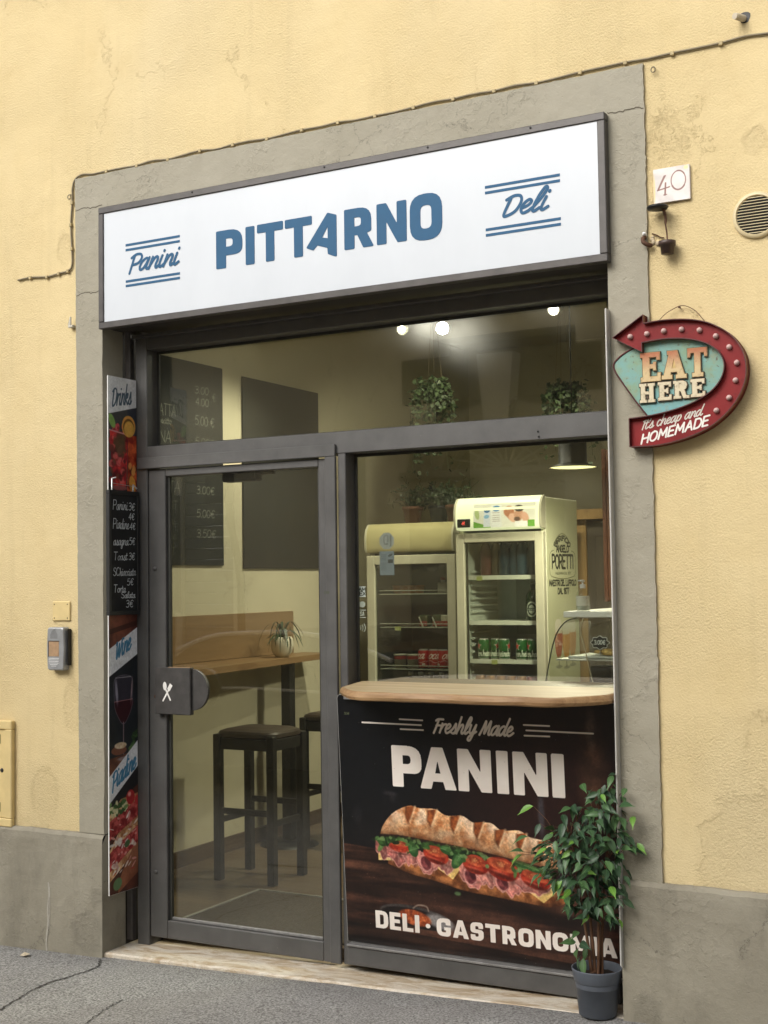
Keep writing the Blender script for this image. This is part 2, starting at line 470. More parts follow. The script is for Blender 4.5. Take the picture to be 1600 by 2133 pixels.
def rounded(pts, n=5):
    """closed contour of (x, y[, radius])"""
    out = []
    m = len(pts)
    for i in range(m):
        p = Vector(pts[i][:2]); r = pts[i][2] if len(pts[i]) > 2 else .035
        a = Vector(pts[i - 1][:2]); b = Vector(pts[(i + 1) % m][:2])
        u, w = (a - p), (b - p)
        lu, lw = u.length, w.length
        if r <= 0 or lu < 1e-6 or lw < 1e-6: out.append(tuple(p)); continue
        u /= lu; w /= lw
        ang = math.acos(max(-1, min(1, u.dot(w))))
        if ang > 3.1 or ang < .05: out.append(tuple(p)); continue
        d = min(r / math.tan(ang / 2), lu * .5, lw * .5)
        p0, p1 = p + u * d, p + w * d
        for k in range(n + 1):
            t = k / n
            q = p0 * (1 - t) ** 2 + p * 2 * t * (1 - t) + p1 * t * t
            out.append(tuple(q))
    return out

HV = {  # heavy rounded capitals: width, contours (outer first)
 'P': (.66, [[(0, 0), (0, 1), (.66, 1, .33), (.66, .33, .33), (.25, .33, .0), (.25, 0)], [(.25, .77, .0), (.42, .77, .1), (.42, .56, .1), (.25, .56, .0)]]),
 'I': (.25, [[(0, 0), (0, 1), (.25, 1), (.25, 0)]]),
 'T': (.76, [[(0, 1), (.76, 1), (.76, .775), (.505, .775, .0), (.505, 0), (.255, 0), (.255, .775, .0), (0, .775)]]),
 'R': (.72, [[(0, 0), (0, 1), (.66, 1, .33), (.66, .38, .28), (.55, .36, .02), (.72, 0), (.46, 0), (.32, .33, .02), (.25, .33, 0), (.25, 0)], [(.25, .77, 0), (.41, .77, .1), (.41, .55, .1), (.25, .55, 0)]]),
 'N': (.74, [[(0, 0), (0, 1), (.24, 1), (.50, .47, .01), (.50, 1), (.74, 1), (.74, 0), (.51, 0), (.24, .54, .01), (.24, 0)]]),
 'O': (.76, [[(0, 0, .34), (0, 1, .34), (.76, 1, .34), (.76, 0, .34)], [(.25, .25, .12), (.51, .25, .12), (.51, .75, .12), (.25, .75, .12)]]),
 'A': (.84, [[(0, 0), (.29, 1), (.55, 1), (.84, 0), (.58, 0), (.535, .18, .01), (.305, .18, .01), (.26, 0)], [(.36, .38, .0), (.48, .38, .0), (.42, .68, .01)]]),
 'a': (.772, [[(0, .205), (.548, 1.03), (.772, .94), (.772, -.14), (.548, -.03), (.537, .127, .01), (.286, .23, .01), (.181, .113)], [(.548, .666, .0), (.548, .376, .0), (.413, .415, .0)]]),
 'D': (.70, [[(0, 0), (0, 1), (.70, 1, .36), (.70, 0, .36)], [(.25, .22, 0), (.45, .22, .13), (.45, .78, .13), (.25, .78, 0)]]),
 'E': (.60, [[(0, 0), (0, 1), (.60, 1), (.60, .78), (.25, .78, 0), (.25, .61, 0), (.55, .61), (.55, .40), (.25, .40, 0), (.25, .22, 0), (.60, .22), (.60, 0)]]),
 'L': (.58, [[(0, 0), (0, 1), (.25, 1), (.25, .22, 0), (.58, .22), (.58, 0)]]),
 'G': (.75, [[(.75, .63), (.75, 1, .34), (0, 1, .36), (0, 0, .36), (.75, 0, .34), (.75, .52), (.40, .52), (.40, .34), (.49, .34, 0), (.49, .23, .08), (.25, .23, .1), (.25, .77, .1), (.49, .77, .1), (.49, .63)]]),
 'S': (.68, [[(.66, .67), (.66, 1, .30), (0, 1, .32), (0, .41, .24), (.41, .41, .06), (.41, .22, .07), (.25, .22, .05), (.25, .33), (0, .33), (0, 0, .30), (.68, 0, .32), (.68, .61, .26), (.26, .61, .06), (.26, .79, .06), (.41, .79, .05), (.41, .67)]]),
 'M': (.94, [[(0, 0), (0, 1), (.27, 1), (.47, .5, .01), (.67, 1), (.94, 1), (.94, 0), (.69, 0), (.69, .52, .01), (.56, .16), (.38, .16), (.25, .52, .01), (.25, 0)]]),
 'H': (.76, [[(0, 0), (0, 1), (.25, 1), (.25, .61, 0), (.51, .61, 0), (.51, 1), (.76, 1), (.76, 0), (.51, 0), (.51, .39, 0), (.25, .39, 0), (.25, 0)]]),
}
HV['.'] = (.26, [[(.13 + .13 * math.cos(k * .524), .46 + .13 * math.sin(k * .524), 0) for k in range(12)]])

def heavy(ch, x0, x1, z0, z1):
    w, cs = HV[ch]
    sx, sz = (x1 - x0) / w, (z1 - z0)
    return [[(x0 + px * sx, z0 + pz * sz) for px, pz in rounded(c)] for c in cs]

def heavy_line(text, x0, x1, z0, z1, gap=.07, space=.2):
    tot = sum((HV[c][0] + gap) if c != ' ' else space for c in text) - gap
    s = (x1 - x0) / tot
    x, out = x0, []
    for c in text:
        if c == ' ': x += space * s; continue
        out.append((c, heavy(c, x, x + HV[c][0] * s, z0, z1)))
        x += (HV[c][0] + gap) * s
    return out

def G(s): return [tuple(float(q) for q in p.split(',')) for p in s.split()]
SN = {  # thin capitals and figures (width, strokes); ~ means a smooth stroke
 'A': (.62, ['0,0 .31,1 .62,0', '.11,.36 .51,.36']), 'B': (.55, ['0,0 0,1', '~0,1 .42,.98 .48,.76 .36,.54 0,.53', '~0,.53 .46,.5 .55,.27 .42,.02 0,0']),
 'C': (.6, ['~.56,.82 .4,1 .15,.95 0,.6 0,.4 .15,.05 .4,0 .56,.18']), 'D': (.58, ['0,0 0,1', '~0,1 .4,.95 .58,.65 .58,.35 .4,.05 0,0']),
 'E': (.48, ['.48,1 0,1 0,0 .48,0', '0,.53 .4,.53']), 'F': (.48, ['.48,1 0,1 0,0', '0,.53 .4,.53']),
 'G': (.62, ['~.57,.82 .4,1 .15,.95 0,.6 0,.4 .15,.05 .42,0 .58,.2', '.58,.2 .58,.46 .34,.46']), 'H': (.58, ['0,0 0,1', '.58,0 .58,1', '0,.53 .58,.53']),
 'I': (.1, ['.05,0 .05,1']), 'K': (.55, ['0,0 0,1', '.52,1 0,.42', '.18,.6 .55,0']), 'L': (.46, ['0,1 0,0 .46,0']), 'M': (.72, ['0,0 .06,1 .36,.3 .66,1 .72,0']),
 'N': (.6, ['0,0 0,1 .6,0 .6,1']), 'O': (.64, ['~.32,1 .08,.85 0,.5 .08,.15 .32,0 .56,.15 .64,.5 .56,.85 .32,1']), 'P': (.5, ['0,0 0,1', '~0,1 .4,.97 .5,.75 .4,.5 0,.46']),
 'R': (.54, ['0,0 0,1', '~0,1 .4,.97 .5,.75 .4,.5 0,.48', '.24,.48 .54,0']), 'S': (.52, ['~.5,.84 .32,1 .08,.93 .06,.66 .3,.52 .5,.34 .46,.08 .22,0 0,.14']),
 'T': (.56, ['0,1 .56,1', '.28,1 .28,0']), 'U': (.56, ['~0,1 0,.3 .1,.04 .28,0 .46,.04 .56,.3 .56,1']), 'V': (.6, ['0,1 .3,0 .6,1']), 'W': (.8, ['0,1 .2,0 .4,.7 .6,0 .8,1']),
 'X': (.58, ['0,0 .58,1', '0,1 .58,0']), '0': (.5, ['~.25,1 .06,.85 0,.5 .06,.15 .25,0 .44,.15 .5,.5 .44,.85 .25,1']), '1': (.26, ['0,.78 .2,1 .2,0']), '3': (.48, ['~.02,.9 .24,1 .44,.84 .36,.6 .16,.54', '~.16,.54 .42,.48 .48,.24 .3,.0 .02,.08']),
 '4': (.52, ['.38,0 .38,1 0,.3 .52,.3']), '5': (.48, ['.44,1 .08,1 .04,.58', '~.04,.58 .26,.64 .46,.48 .46,.16 .24,0 0,.08']), '7': (.46, ['0,1 .46,1 .16,0']),
 '8': (.5, ['~.25,1 .06,.9 .08,.64 .25,.53 .42,.42 .48,.14 .25,0 .02,.14 .08,.42 .25,.53 .42,.64 .44,.9 .25,1']), '.': (.12, ['.05,.0 .07,.03']), '(': (.2, ['~.2,1.05 .04,.75 .04,.25 .2,-.05']), ')': (.2, ['~0,1.05 .16,.75 .16,.25 0,-.05']),
 '€': (.56, ['~.54,.86 .38,1 .18,.86 .12,.5 .18,.14 .38,0 .54,.14', '0,.6 .42,.6', '0,.42 .4,.42']), "'": (.12, ['.08,1 .03,.75']),
}
SP = {  # brush script: lower case joins up; sheared when it is set
 'P': (.52, ['0,-.12 .02,.9', '~-.14,.80 .08,.97 .36,.95 .48,.72 .36,.45 .03,.36']), 'D': (.60, ['~-.14,.82 .1,.98 .38,.92 .5,.58 .4,.15 .1,-.04 .0,.06 .0,.5 .02,.88']),
 'W': (.80, ['~-.08,.86 .02,.95 .04,.45 .1,.02 .22,.25 .36,.8 .38,.35 .44,.02 .6,.4 .72,.97']), 'F': (.42, ['~-.06,.86 .08,.97 .46,.97', '~.14,.97 .08,.45 0,-.04', '~.06,.5 .2,.53 .36,.52']),
 'M': (.80, ['~-.02,-.02 .12,.5 .22,.97 .28,.5 .3,.08 .46,.6 .58,.97 .6,.4 .6,.08 .68,.0 .78,.1']), 'I': (.30, ['~.0,.88 .14,.98 .3,.97', '.16,.97 .08,0']),
 'a': (.46, ['~.34,.46 .22,.55 .05,.4 .0,.15 .08,.0 .22,.1 .34,.46', '~.36,.56 .32,.18 .38,.0 .5,.12']), 'n': (.46, ['~.06,.55 .04,.3 .02,0', '~.03,.12 .16,.46 .28,.54 .34,.42 .31,.14 .37,0 .5,.12']),
 'i': (.24, ['~.06,.55 .03,.16 .1,0 .25,.12', '.09,.76 .095,.79']), 'e': (.36, ['~.04,.22 .2,.3 .27,.45 .17,.55 .05,.42 .02,.18 .12,.0 .27,.05 .39,.18']),
 'l': (.29, ['~.04,.18 .2,.55 .27,.9 .18,.99 .08,.62 .05,.15 .12,0 .26,.12']), 'r': (.32, ['~.05,.56 .04,.3 .02,0', '~.03,.18 .14,.46 .28,.53 .34,.46']),
 'k': (.44, ['.08,.99 .03,0', '~.05,.2 .18,.48 .32,.52 .28,.34 .1,.28 .26,.08 .36,0 .46,.1']), 's': (.38, ['~-.02,.1 .12,.3 .22,.58 .26,.38 .3,.14 .2,-.01 .04,.06', '~.2,0 .3,.02 .4,.14']),
 'd': (.48, ['~.32,.46 .2,.55 .04,.4 0,.15 .08,0 .22,.1 .34,.46', '~.44,1.0 .36,.5 .33,.14 .4,0 .52,.12']), 'h': (.46, ['.08,.99 .02,0', '~.03,.12 .16,.46 .28,.54 .33,.4 .3,.12 .37,0 .5,.12']),
 'y': (.44, ['~.05,.55 .04,.2 .12,.04 .24,.12 .34,.5', '~.36,.56 .31,.05 .2,-.36 .06,-.34 .1,-.14 .3,.02 .46,.16']), 'c': (.34, ['~.28,.44 .18,.55 .05,.42 .02,.16 .12,0 .25,.05 .36,.16']),
 'p': (.42, ['~.07,.55 .04,.2 -.02,-.38', '~.04,.28 .16,.5 .28,.52 .33,.28 .2,.02 .05,.06']), 't': (.26, ['~.12,.84 .06,.3 .07,.06 .16,0 .27,.12', '-.04,.56 .24,.58']),
 'o': (.42, ['~.22,.55 .06,.42 .02,.16 .14,0 .3,.1 .34,.36 .22,.55', '~.26,.52 .36,.44 .46,.48']), 'g': (.42, ['~.32,.46 .2,.55 .04,.4 0,.15 .08,0 .22,.1 .34,.46', '~.36,.56 .31,.05 .2,-.36 .06,-.34 .1,-.14 .3,.02 .46,.16']), "'": (.1, ['.1,1 .05,.8']),
}
def strokes(text, x, z, h, font='mix', shear=0.0, track=.12, wscale=1.0, fit=None, jitter=0.0, slope=0.0):
    """polylines for a line of writing; fit = total width"""
    gl, cx = [], 0.0
    for c in text:
        if c == ' ': cx += .34; continue
        d = None
        if font == 'script': d = SP.get(c); tr = .0
        elif font == 'sans': d = SN.get(c); tr = track
        else: d, tr = (SP[c], .02) if c in SP and c.islower() else (SN.get(c), track)
        if d is None: continue
        jz = random.uniform(-jitter, jitter)
        k = 1.2 if font == 'script' and c.islower() else 1.0
        for s in d[1]:
            sm = s[0] == '~'
            p = G(s[1:] if sm else s)
            if sm: p = smooth_pts(p, 5)
            gl.append([(cx + a * k + shear * b * k, b * k + jz) for a, b in p])
        cx += d[0] * k + tr
    cx -= .0
    sx = h * wscale if fit is None else fit / max(cx, .01)
    return [[(x + a * sx, z + b * h + slope * a * sx) for a, b in p] for p in gl]

def ribbon(mb, pts, w, fn, d0=0.0, dstep=2e-5, cap=4):
    """flat brush stroke of width w with round ends; creeps forward so that crossings never share a plane"""
    P = [pts[0]]
    for p in pts[1:]:
        if (p[0] - P[-1][0]) ** 2 + (p[1] - P[-1][1]) ** 2 > 1e-10: P.append(p)
    if len(P) < 2: P.append((P[0][0] + 1e-4, P[0][1] + 1e-4))
    P = [Vector(p) for p in P]
    for i in range(1, len(P) - 1):
        u_, v_ = P[i] - P[i - 1], P[i + 1] - P[i]
        if u_.length > 1e-7 and v_.length > 1e-7 and u_.angle(v_) > .9:
            ribbon(mb, [tuple(q) for q in P[:i + 1]], w, fn, d0, dstep, cap)
            ribbon(mb, [tuple(q) for q in P[i:]], w, fn, d0 - len(P) * dstep - 3e-5, dstep, cap)
            return
    h = w / 2
    rows = []
    t0 = (P[1] - P[0]).normalized(); t1 = (P[-1] - P[-2]).normalized()
    for k in range(cap):
        a = math.pi / 2 * k / cap
        rows.append((P[0] - t0 * h * math.cos(a), t0, h * math.sin(a) + 1e-5))
    for i, p in enumerate(P):
        t = (P[min(i + 1, len(P) - 1)] - P[max(i - 1, 0)])
        t = t.normalized() if t.length > 1e-9 else t0
        rows.append((p, t, h))
    for k in range(cap):
        a = math.pi / 2 * (cap - 1 - k) / cap
        rows.append((P[-1] + t1 * h * math.cos(a), t1, h * math.sin(a) + 1e-5))
    v = []
    for i, (p, t, hh) in enumerate(rows):
        n = Vector((-t.y, t.x))
        for sgn in (1, -1):
            q = p + n * hh * sgn
            v.append(fn(q.x, q.y, d0 - i * dstep))
    mb.add(v, [(2 * i, 2 * i + 1, 2 * i + 3, 2 * i + 2) for i in range(len(rows) - 1)])

# ------------------------------------------------------------------ flat prints, painted into pixels here
def vnoise(h, w, cell, seed=0, octv=3):
    r = np.random.RandomState(seed); out = np.zeros((h, w)); amp, tot = 1.0, 0.0
    for o in range(octv):
        c = max(cell / 2 ** o, 1.5); gh, gw = int(h / c) + 3, int(w / c) + 3
        g = r.rand(gh, gw)
        yy = np.arange(h) / c; xx = np.arange(w) / c
        y0 = yy.astype(int); x0 = xx.astype(int)
        fy = (yy - y0)[:, None]; fx = (xx - x0)[None, :]
        fy = fy * fy * (3 - 2 * fy); fx = fx * fx * (3 - 2 * fx)
        a = g[y0][:, x0]; b = g[y0][:, x0 + 1]; cc = g[y0 + 1][:, x0]; d = g[y0 + 1][:, x0 + 1]
        out += amp * ((a * (1 - fx) + b * fx) * (1 - fy) + (cc * (1 - fx) + d * fx) * fy); tot += amp; amp *= .55
    return out / tot

class Ras:
    """a print of w x h metres; drawing in metres from its lower left corner, colours as printed (sRGB 0-255)"""
    def __init__(s, w, h, ppm, bgc=(255, 255, 255)):
        s.w, s.h, s.ppm = w, h, ppm
        s.W, s.H = max(4, int(w * ppm)), max(4, int(h * ppm))
        s.a = np.zeros((s.H, s.W, 3)); s.a[:] = bgc
        s.X, s.Y = np.meshgrid((np.arange(s.W) + .5) / s.W * w, (np.arange(s.H) + .5) / s.H * h)
    def win(s, x0, x1, y0, y1):
        i0 = max(0, int(x0 / s.w * s.W) - 1); i1 = min(s.W, int(x1 / s.w * s.W) + 2)
        j0 = max(0, int(y0 / s.h * s.H) - 1); j1 = min(s.H, int(y1 / s.h * s.H) + 2)
        return (slice(j0, j1), slice(i0, i1)) if i1 > i0 and j1 > j0 else None
    def put(s, sl, m, col, alpha=1.0):
        m = (m * alpha)[..., None]
        col = np.asarray(col, float)
        if col.ndim == 3: col = col[sl]
        s.a[sl] = s.a[sl] * (1 - m) + col * m
    def mask(s, contours):
        pts = [p for c in contours for p in c]
        sl = s.win(min(p[0] for p in pts), max(p[0] for p in pts), min(p[1] for p in pts), max(p[1] for p in pts))
        if sl is None: return None, None
        X, Y = s.X[sl], s.Y[sl]; ins = np.zeros(X.shape, bool)
        for c in contours:
            for i in range(len(c)):
                (x0, y0), (x1, y1) = c[i][:2], c[(i + 1) % len(c)][:2]
                if abs(y1 - y0) < 1e-12: continue
                ins ^= ((y0 > Y) != (y1 > Y)) & (X < (x1 - x0) * (Y - y0) / (y1 - y0) + x0)
        return sl, ins.astype(float)
    def poly(s, contours, col, alpha=1.0):
        if not isinstance(contours[0][0], (list, tuple)): contours = [contours]
        sl, m = s.mask(contours)
        if sl is not None: s.put(sl, m, col, alpha)
    def stroke(s, pts, w, col, alpha=1.0, soft=None):
        soft = soft or 1.0 / s.ppm
        pad = w / 2 + soft
        sl = s.win(min(p[0] for p in pts) - pad, max(p[0] for p in pts) + pad, min(p[1] for p in pts) - pad, max(p[1] for p in pts) + pad)
        if sl is None: return
        X, Y = s.X[sl], s.Y[sl]; D = np.full(X.shape, 1e9)
        if len(pts) == 1: pts = [pts[0], pts[0]]
        for (x0, y0), (x1, y1) in zip(pts[:-1], pts[1:]):
            dx, dy = x1 - x0, y1 - y0; L = dx * dx + dy * dy + 1e-12
            t = np.clip(((X - x0) * dx + (Y - y0) * dy) / L, 0, 1)
            D = np.minimum(D, np.hypot(X - x0 - t * dx, Y - y0 - t * dy))
        s.put(sl, np.clip((w / 2 - D) / soft + .5, 0, 1), col, alpha)
    def ell(s, cx, cy, rx, ry, ang, col, alpha=1.0, soft=.12):
        r = max(rx, ry) * (1 + soft) + 1 / s.ppm
        sl = s.win(cx - r, cx + r, cy - r, cy + r)
        if sl is None: return
        X, Y = s.X[sl] - cx, s.Y[sl] - cy; c, n = math.cos(ang), math.sin(ang)
        q = np.hypot((X * c + Y * n) / rx, (-X * n + Y * c) / ry)
        s.put(sl, np.clip((1 - q) / max(soft, 1e-3) + .5, 0, 1), col, alpha)
    def text(s, st, w, col, alpha=1.0):
        for p in st: s.stroke(p, w, col, alpha)
    def soften(s, n=1, grain=.05, seed=5):
        for _ in range(n):
            p = np.pad(s.a, ((1, 1), (1, 1), (0, 0)), mode='edge')
            s.a = (p[1:-1, 1:-1] * 2 + p[:-2, 1:-1] + p[2:, 1:-1] + p[1:-1, :-2] + p[1:-1, 2:]) / 6
        g = vnoise(s.H, s.W, 5, seed, 2) - .5; g2 = vnoise(s.H, s.W, 22, seed + 1, 3) - .5
        s.a = s.a * (1 + grain * 2 * g + grain * 2.4 * g2)[..., None]
    def image(s, name):
        im = bpy.data.images.new(name, s.W, s.H)
        px = np.ones((s.H, s.W, 4), np.float32); px[..., :3] = np.clip(s.a / 255.0, 0, 1)
        im.pixels.foreach_set(px.ravel()); im.update(); im.pack()
        return im
    def texture(s, c0, c1, cell, seed, octv=4, sharp=1.0, stretch=None):
        if stretch:
            n = vnoise(int(s.H * stretch[1]) + 2, int(s.W * stretch[0]) + 2, cell, seed, octv)
            n = n[(np.arange(s.H) * stretch[1]).astype(int)][:, (np.arange(s.W) * stretch[0]).astype(int)]
        else: n = vnoise(s.H, s.W, cell, seed, octv)
        n = np.clip((n - .5) * sharp * 2 + .5, 0, 1)[..., None]
        return np.asarray(c0, float) * (1 - n) + np.asarray(c1, float) * n

def paint_poster():
    w, h = 1.15, .985
    r = Ras(w, h, 900, (16, 14, 16))
    U = lambda u, v: (u * w, v * h)
    PL = lambda s: [U(*p) for p in G(s)]
    r.a[:] = r.texture((10, 11, 14), (24, 20, 21), 120, 1)
    r.ell(*U(.78, .62), .40, .42, 0, (46, 22, 18), .75, 1.2)
    r.ell(*U(.15, .8), .30, .3, 0, (13, 16, 20), .7, 1.0)
    for u, v, rx, ry, c, al in ((.92, .75, .05, .14, (92, 62, 46), .8), (.92, .90, .018, .07, (120, 100, 88), .6), (.74, .58, .012, .09, (92, 92, 100), .7), (.19, .615, .03, .008, (90, 84, 88), .6), (.2, .60, .012, .02, (80, 74, 78), .4), (.06, .52, .02, .03, (60, 56, 60), .5)):
        r.ell(*U(u, v), rx, ry, 0, r.texture(c, tuple(k * .6 for k in c), 60, 3), al, .9)
    # table top
    tb = r.texture((30, 17, 13), (92, 58, 44), 60, 5, 5, 1.6, (.16, 1.5))
    r.poly(PL('0,.40 .3,.375 1,.31 1,0 0,0'), tb)
    r.poly(PL('0,.085 1,.02 1,0 0,0'), tb * .5)
    r.ell(*U(.5, .26), .42, .035, -.22, (14, 8, 7), .85, .9)
    r.ell(*U(.52, .16), .34, .03, -.14, (120, 78, 60), .35, 1.0)
    r.ell(*U(.2, .3), .2, .02, -.1, (120, 80, 60), .25, 1.0)
    rd = random.Random(3)
    # lower loaf
    crust = r.texture((96, 52, 26), (176, 112, 64), 26, 7, 4, 1.4)
    lo = smooth_pts(PL('.17,.335 .25,.305 .35,.285 .45,.26 .55,.25 .66,.24 .77,.235 .82,.27 .8,.33 .6,.36 .4,.37 .2,.37 .17,.335'))
    r.poly(lo, crust)
    r.stroke(smooth_pts(PL('.2,.32 .35,.278 .5,.25 .7,.233 .78,.24')), .022, (38, 20, 12), .55, .03)
    # cheese
    for s in ('.136,.41 .134,.345 .225,.352 .27,.40', '.345,.345 .415,.298 .455,.36 .40,.38', '.66,.30 .735,.245 .79,.30 .72,.34', '.50,.33 .55,.315 .60,.35'):
        r.poly(PL(s), r.texture((214, 178, 104), (238, 214, 150), 40, 8))
    # ham: thin folded slices hanging over the lower loaf
    def slice_(u0, u1, drop, seed):
        rr = random.Random(seed)
        L0 = lambda u: np.interp(u, [.12, .25, .4, .55, .78], [.412, .392, .362, .342, .318])
        n_ = 9; top_ = [(u0 + (u1 - u0) * i / n_, L0(u0 + (u1 - u0) * i / n_) + .012) for i in range(n_ + 1)]
        bot_ = [(u0 + (u1 - u0) * i / n_, L0(u0 + (u1 - u0) * i / n_) - drop * (.35 + .65 * math.sin(math.pi * (i + .5) / (n_ + 1))) + rr.uniform(-.010, .010)) for i in range(n_, -1, -1)]
        P_ = smooth_pts([U(*q) for q in top_ + bot_ + top_[:1]], 4)
        b = np.array(rr.choice([(176, 112, 100), (194, 130, 116), (160, 94, 86)]), float)
        r.poly(P_, r.texture(b * .72, b * 1.28, 26, seed + 50, 4, 1.6))
        for k_ in range(6):
            t_ = rr.uniform(.08, .92); uu = u0 + (u1 - u0) * t_
            q = smooth_pts([U(uu, L0(uu) + .010), U(uu + rr.uniform(-.012, .012), L0(uu) - drop * .4), U(uu + rr.uniform(-.022, .022), L0(uu) - drop * rr.uniform(.6, .95))], 5)
            r.stroke(q, .006, (104, 48, 46), .38, .009)
            r.stroke([(a + .006, b_ + .002) for a, b_ in q], .004, (226, 178, 164), .35, .007)
        r.stroke(smooth_pts([U(*q) for q in bot_], 4), .0032, (228, 178, 164), .75, .003)
        r.stroke(smooth_pts([(a, b_ + .006) for a, b_ in [U(*q) for q in bot_]], 4), .006, (110, 48, 50), .35, .007)
    for i_, (a, b, d_) in enumerate(((.125, .20, .05), (.17, .245, .065), (.225, .30, .055), (.345, .43, .04), (.44, .54, .075), (.50, .60, .055), (.57, .67, .075), (.64, .76, .055), (.28, .36, .07))):
        slice_(a, b, d_, i_ + 3)
    for u, v, rx, ry, a in ((.315, .352, .026, .034, .5), (.478, .318, .028, .036, .4), (.592, .305, .026, .034, .6)):
        r.ell(*U(u, v), rx, ry, a, (196, 132, 122), 1, .08); r.ell(*U(u + .002, v - .002), rx * .80, ry * .84, a, r.texture((84, 34, 38), (140, 70, 70), 12, 31), 1, .15)
        r.ell(*U(u + .008, v + .006), rx * .42, ry * .55, a, (66, 24, 28), .8, .5)
        r.stroke(smooth_pts([U(u - .018, v - .02), U(u, v - .034), U(u + .02, v - .02)], 5), .003, (226, 176, 162), .7, .003)
    # salad leaves
    for k in range(150):
        u = rd.uniform(.145, .76); top = np.interp(u, [.14, .22, .35, .475, .6, .7, .8], [.435, .445, .432, .415, .395, .378, .35])
        v = top - abs(rd.gauss(.0, .018)) - .004
        c = rd.choice([(34, 62, 26), (56, 92, 40), (86, 122, 62), (20, 40, 18), (110, 140, 84)])
        r.ell(*U(u, v), rd.uniform(.008, .024), rd.uniform(.005, .011), rd.uniform(-1, 1), c, .9, .25)
    # tomatoes
    for u, v, rx, ry, a in ((.222, .405, .05, .02, -.05), (.355, .387, .055, .034, -.25), (.50, .365, .055, .036, -.2), (.595, .358, .07, .042, -.25), (.71, .33, .06, .035, -.25)):
        r.ell(*U(u, v), rx, ry, a, r.texture((116, 26, 16), (176, 58, 36), 24, 61), 1, .08)
        r.ell(*U(u, v + .013), rx * .88, ry * .52, a, r.texture((150, 56, 34), (206, 104, 66), 12, 62), .95, .2)
        r.ell(*U(u, v + .016), rx * .62, ry * .32, a, (112, 38, 20), .6, .7)
        r.ell(*U(u - .004, v + .016), rx * .2, ry * .22, a, (206, 150, 100), .5, .8)
        r.ell(*U(u - .012, v - .014), rx * .5, ry * .12, a, (226, 120, 96), .45, .9)
        r.ell(*U(u, v - .026), rx * .9, ry * .2, a, (40, 14, 10), .45, .9)
        for k in range(6): r.ell(*U(u + rd.uniform(-.022, .022), v + .016 + rd.uniform(-.008, .008)), .0028, .0018, rd.uniform(0, 3), (214, 160, 96), .6, .5)
    for u, v, rx, ry, a in ((.44, .385, .05, .022, 1.0), (.40, .41, .034, .018, -.2), (.66, .385, .035, .013, -.3), (.27, .40, .02, .03, .4), (.70, .372, .04, .012, -.3)):
        r.ell(*U(u, v), rx, ry, a, (40, 76, 36), 1, .1); r.ell(*U(u, v + .004), rx * .8, ry * .5, a, (84, 122, 70), .7, .6)
        r.stroke([U(u - .03 * math.cos(a), v - .03 * math.sin(a)), U(u + .03 * math.cos(a), v + .03 * math.sin(a))], .002, (130, 160, 104), .7)
    for k in range(70):
        u = rd.choice([.16, .19, .24, .27, .30, .41, .44, .46, .54, .65, .68, .73]) + rd.gauss(0, .014)
        v = np.interp(u, [.14, .22, .35, .475, .6, .7, .8], [.435, .445, .432, .415, .395, .378, .35]) - abs(rd.gauss(.008, .018))
        r.ell(*U(u, v), rd.uniform(.006, .018), rd.uniform(.004, .009), rd.uniform(-1.4, 1.4), rd.choice([(30, 54, 24), (52, 84, 40), (78, 112, 58), (18, 36, 16), (104, 132, 80)]), .9, .3)
    # upper loaf
    top = smooth_pts(PL('.145,.45 .16,.49 .2,.54 .26,.572 .30,.566 .36,.566 .40,.545 .46,.548 .5,.526 .56,.53 .6,.505 .66,.51 .7,.487 .76,.478 .81,.44 .82,.385 .77,.375 .70,.388 .60,.405 .475,.425 .35,.440 .22,.452 .145,.45'))
    sl, m = r.mask([top])
    br = r.texture((182, 116, 70), (232, 182, 132), 30, 12, 5, 1.7)
    fl = r.texture((0, 0, 0), (1, 1, 1), 46, 13, 5, 2.6)[..., :1]
    Vn = (r.Y / h - np.interp(r.X / w, [.14, .3, .475, .7, .82], [.445, .445, .425, .388, .38])) / .12
    fw_ = fl * .62 * np.clip(Vn + .15, 0, 1)[..., None]
    br = br * (1 - fw_) + np.array((224, 208, 186.)) * fw_
    br = br * (.86 + .28 * vnoise(r.H, r.W, 7, 66, 2))[..., None]
    br = br * (.72 + .38 * np.clip(Vn, 0, 1))[..., None]
    r.put(sl, m, br)
    r.stroke(smooth_pts(PL('.15,.449 .22,.451 .35,.439 .475,.423 .6,.403 .7,.386 .78,.376')), .012, (70, 36, 18), .5, .016)
    for k, (u, v) in enumerate(((.262, .558), (.345, .552), (.43, .535), (.515, .518), (.59, .496), (.665, .488), (.74, .468))):
        r.poly(smooth_pts(PL(f'{u-.012},{v+.008} {u+.02},{v+.012} {u+.012},{v-.012} {u-.002},{v-.05} {u-.014},{v-.03} {u-.012},{v+.008}')), r.texture((104, 50, 24), (164, 90, 46), 14, 20))
        r.stroke(PL(f'{u+.022},{v+.012} {u+.012},{v-.02} {u-.002},{v-.055}'), .008, (236, 202, 160), .7, .008)
        r.stroke(PL(f'{u-.014},{v+.006} {u-.016},{v-.03} {u-.004},{v-.056}'), .006, (70, 34, 16), .7, .008)
    for k in range(60):
        u = rd.uniform(.05, .98); v = rd.uniform(.15, .34) - u * .05
        r.ell(*U(u, v), rd.uniform(.001, .0024), .0014, 0, (150, 106, 78), .5, .5)
    r.ell(*U(.43, .245), .014, .008, 0, (80, 104, 66), .9, .5)
    # steel pan with sauce
    r.ell(*U(.27, .133), .16, .042, -.1, (60, 54, 52), 1, .05)
    r.ell(*U(.27, .128), .152, .036, -.1, (24, 18, 17), 1, .1)
    r.ell(*U(.36, .125), .06, .026, -.25, (140, 136, 134), .9, .5)
    r.ell(*U(.265, .130), .07, .03, -.15, r.texture((104, 40, 18), (196, 104, 60), 10, 30), 1, .2)
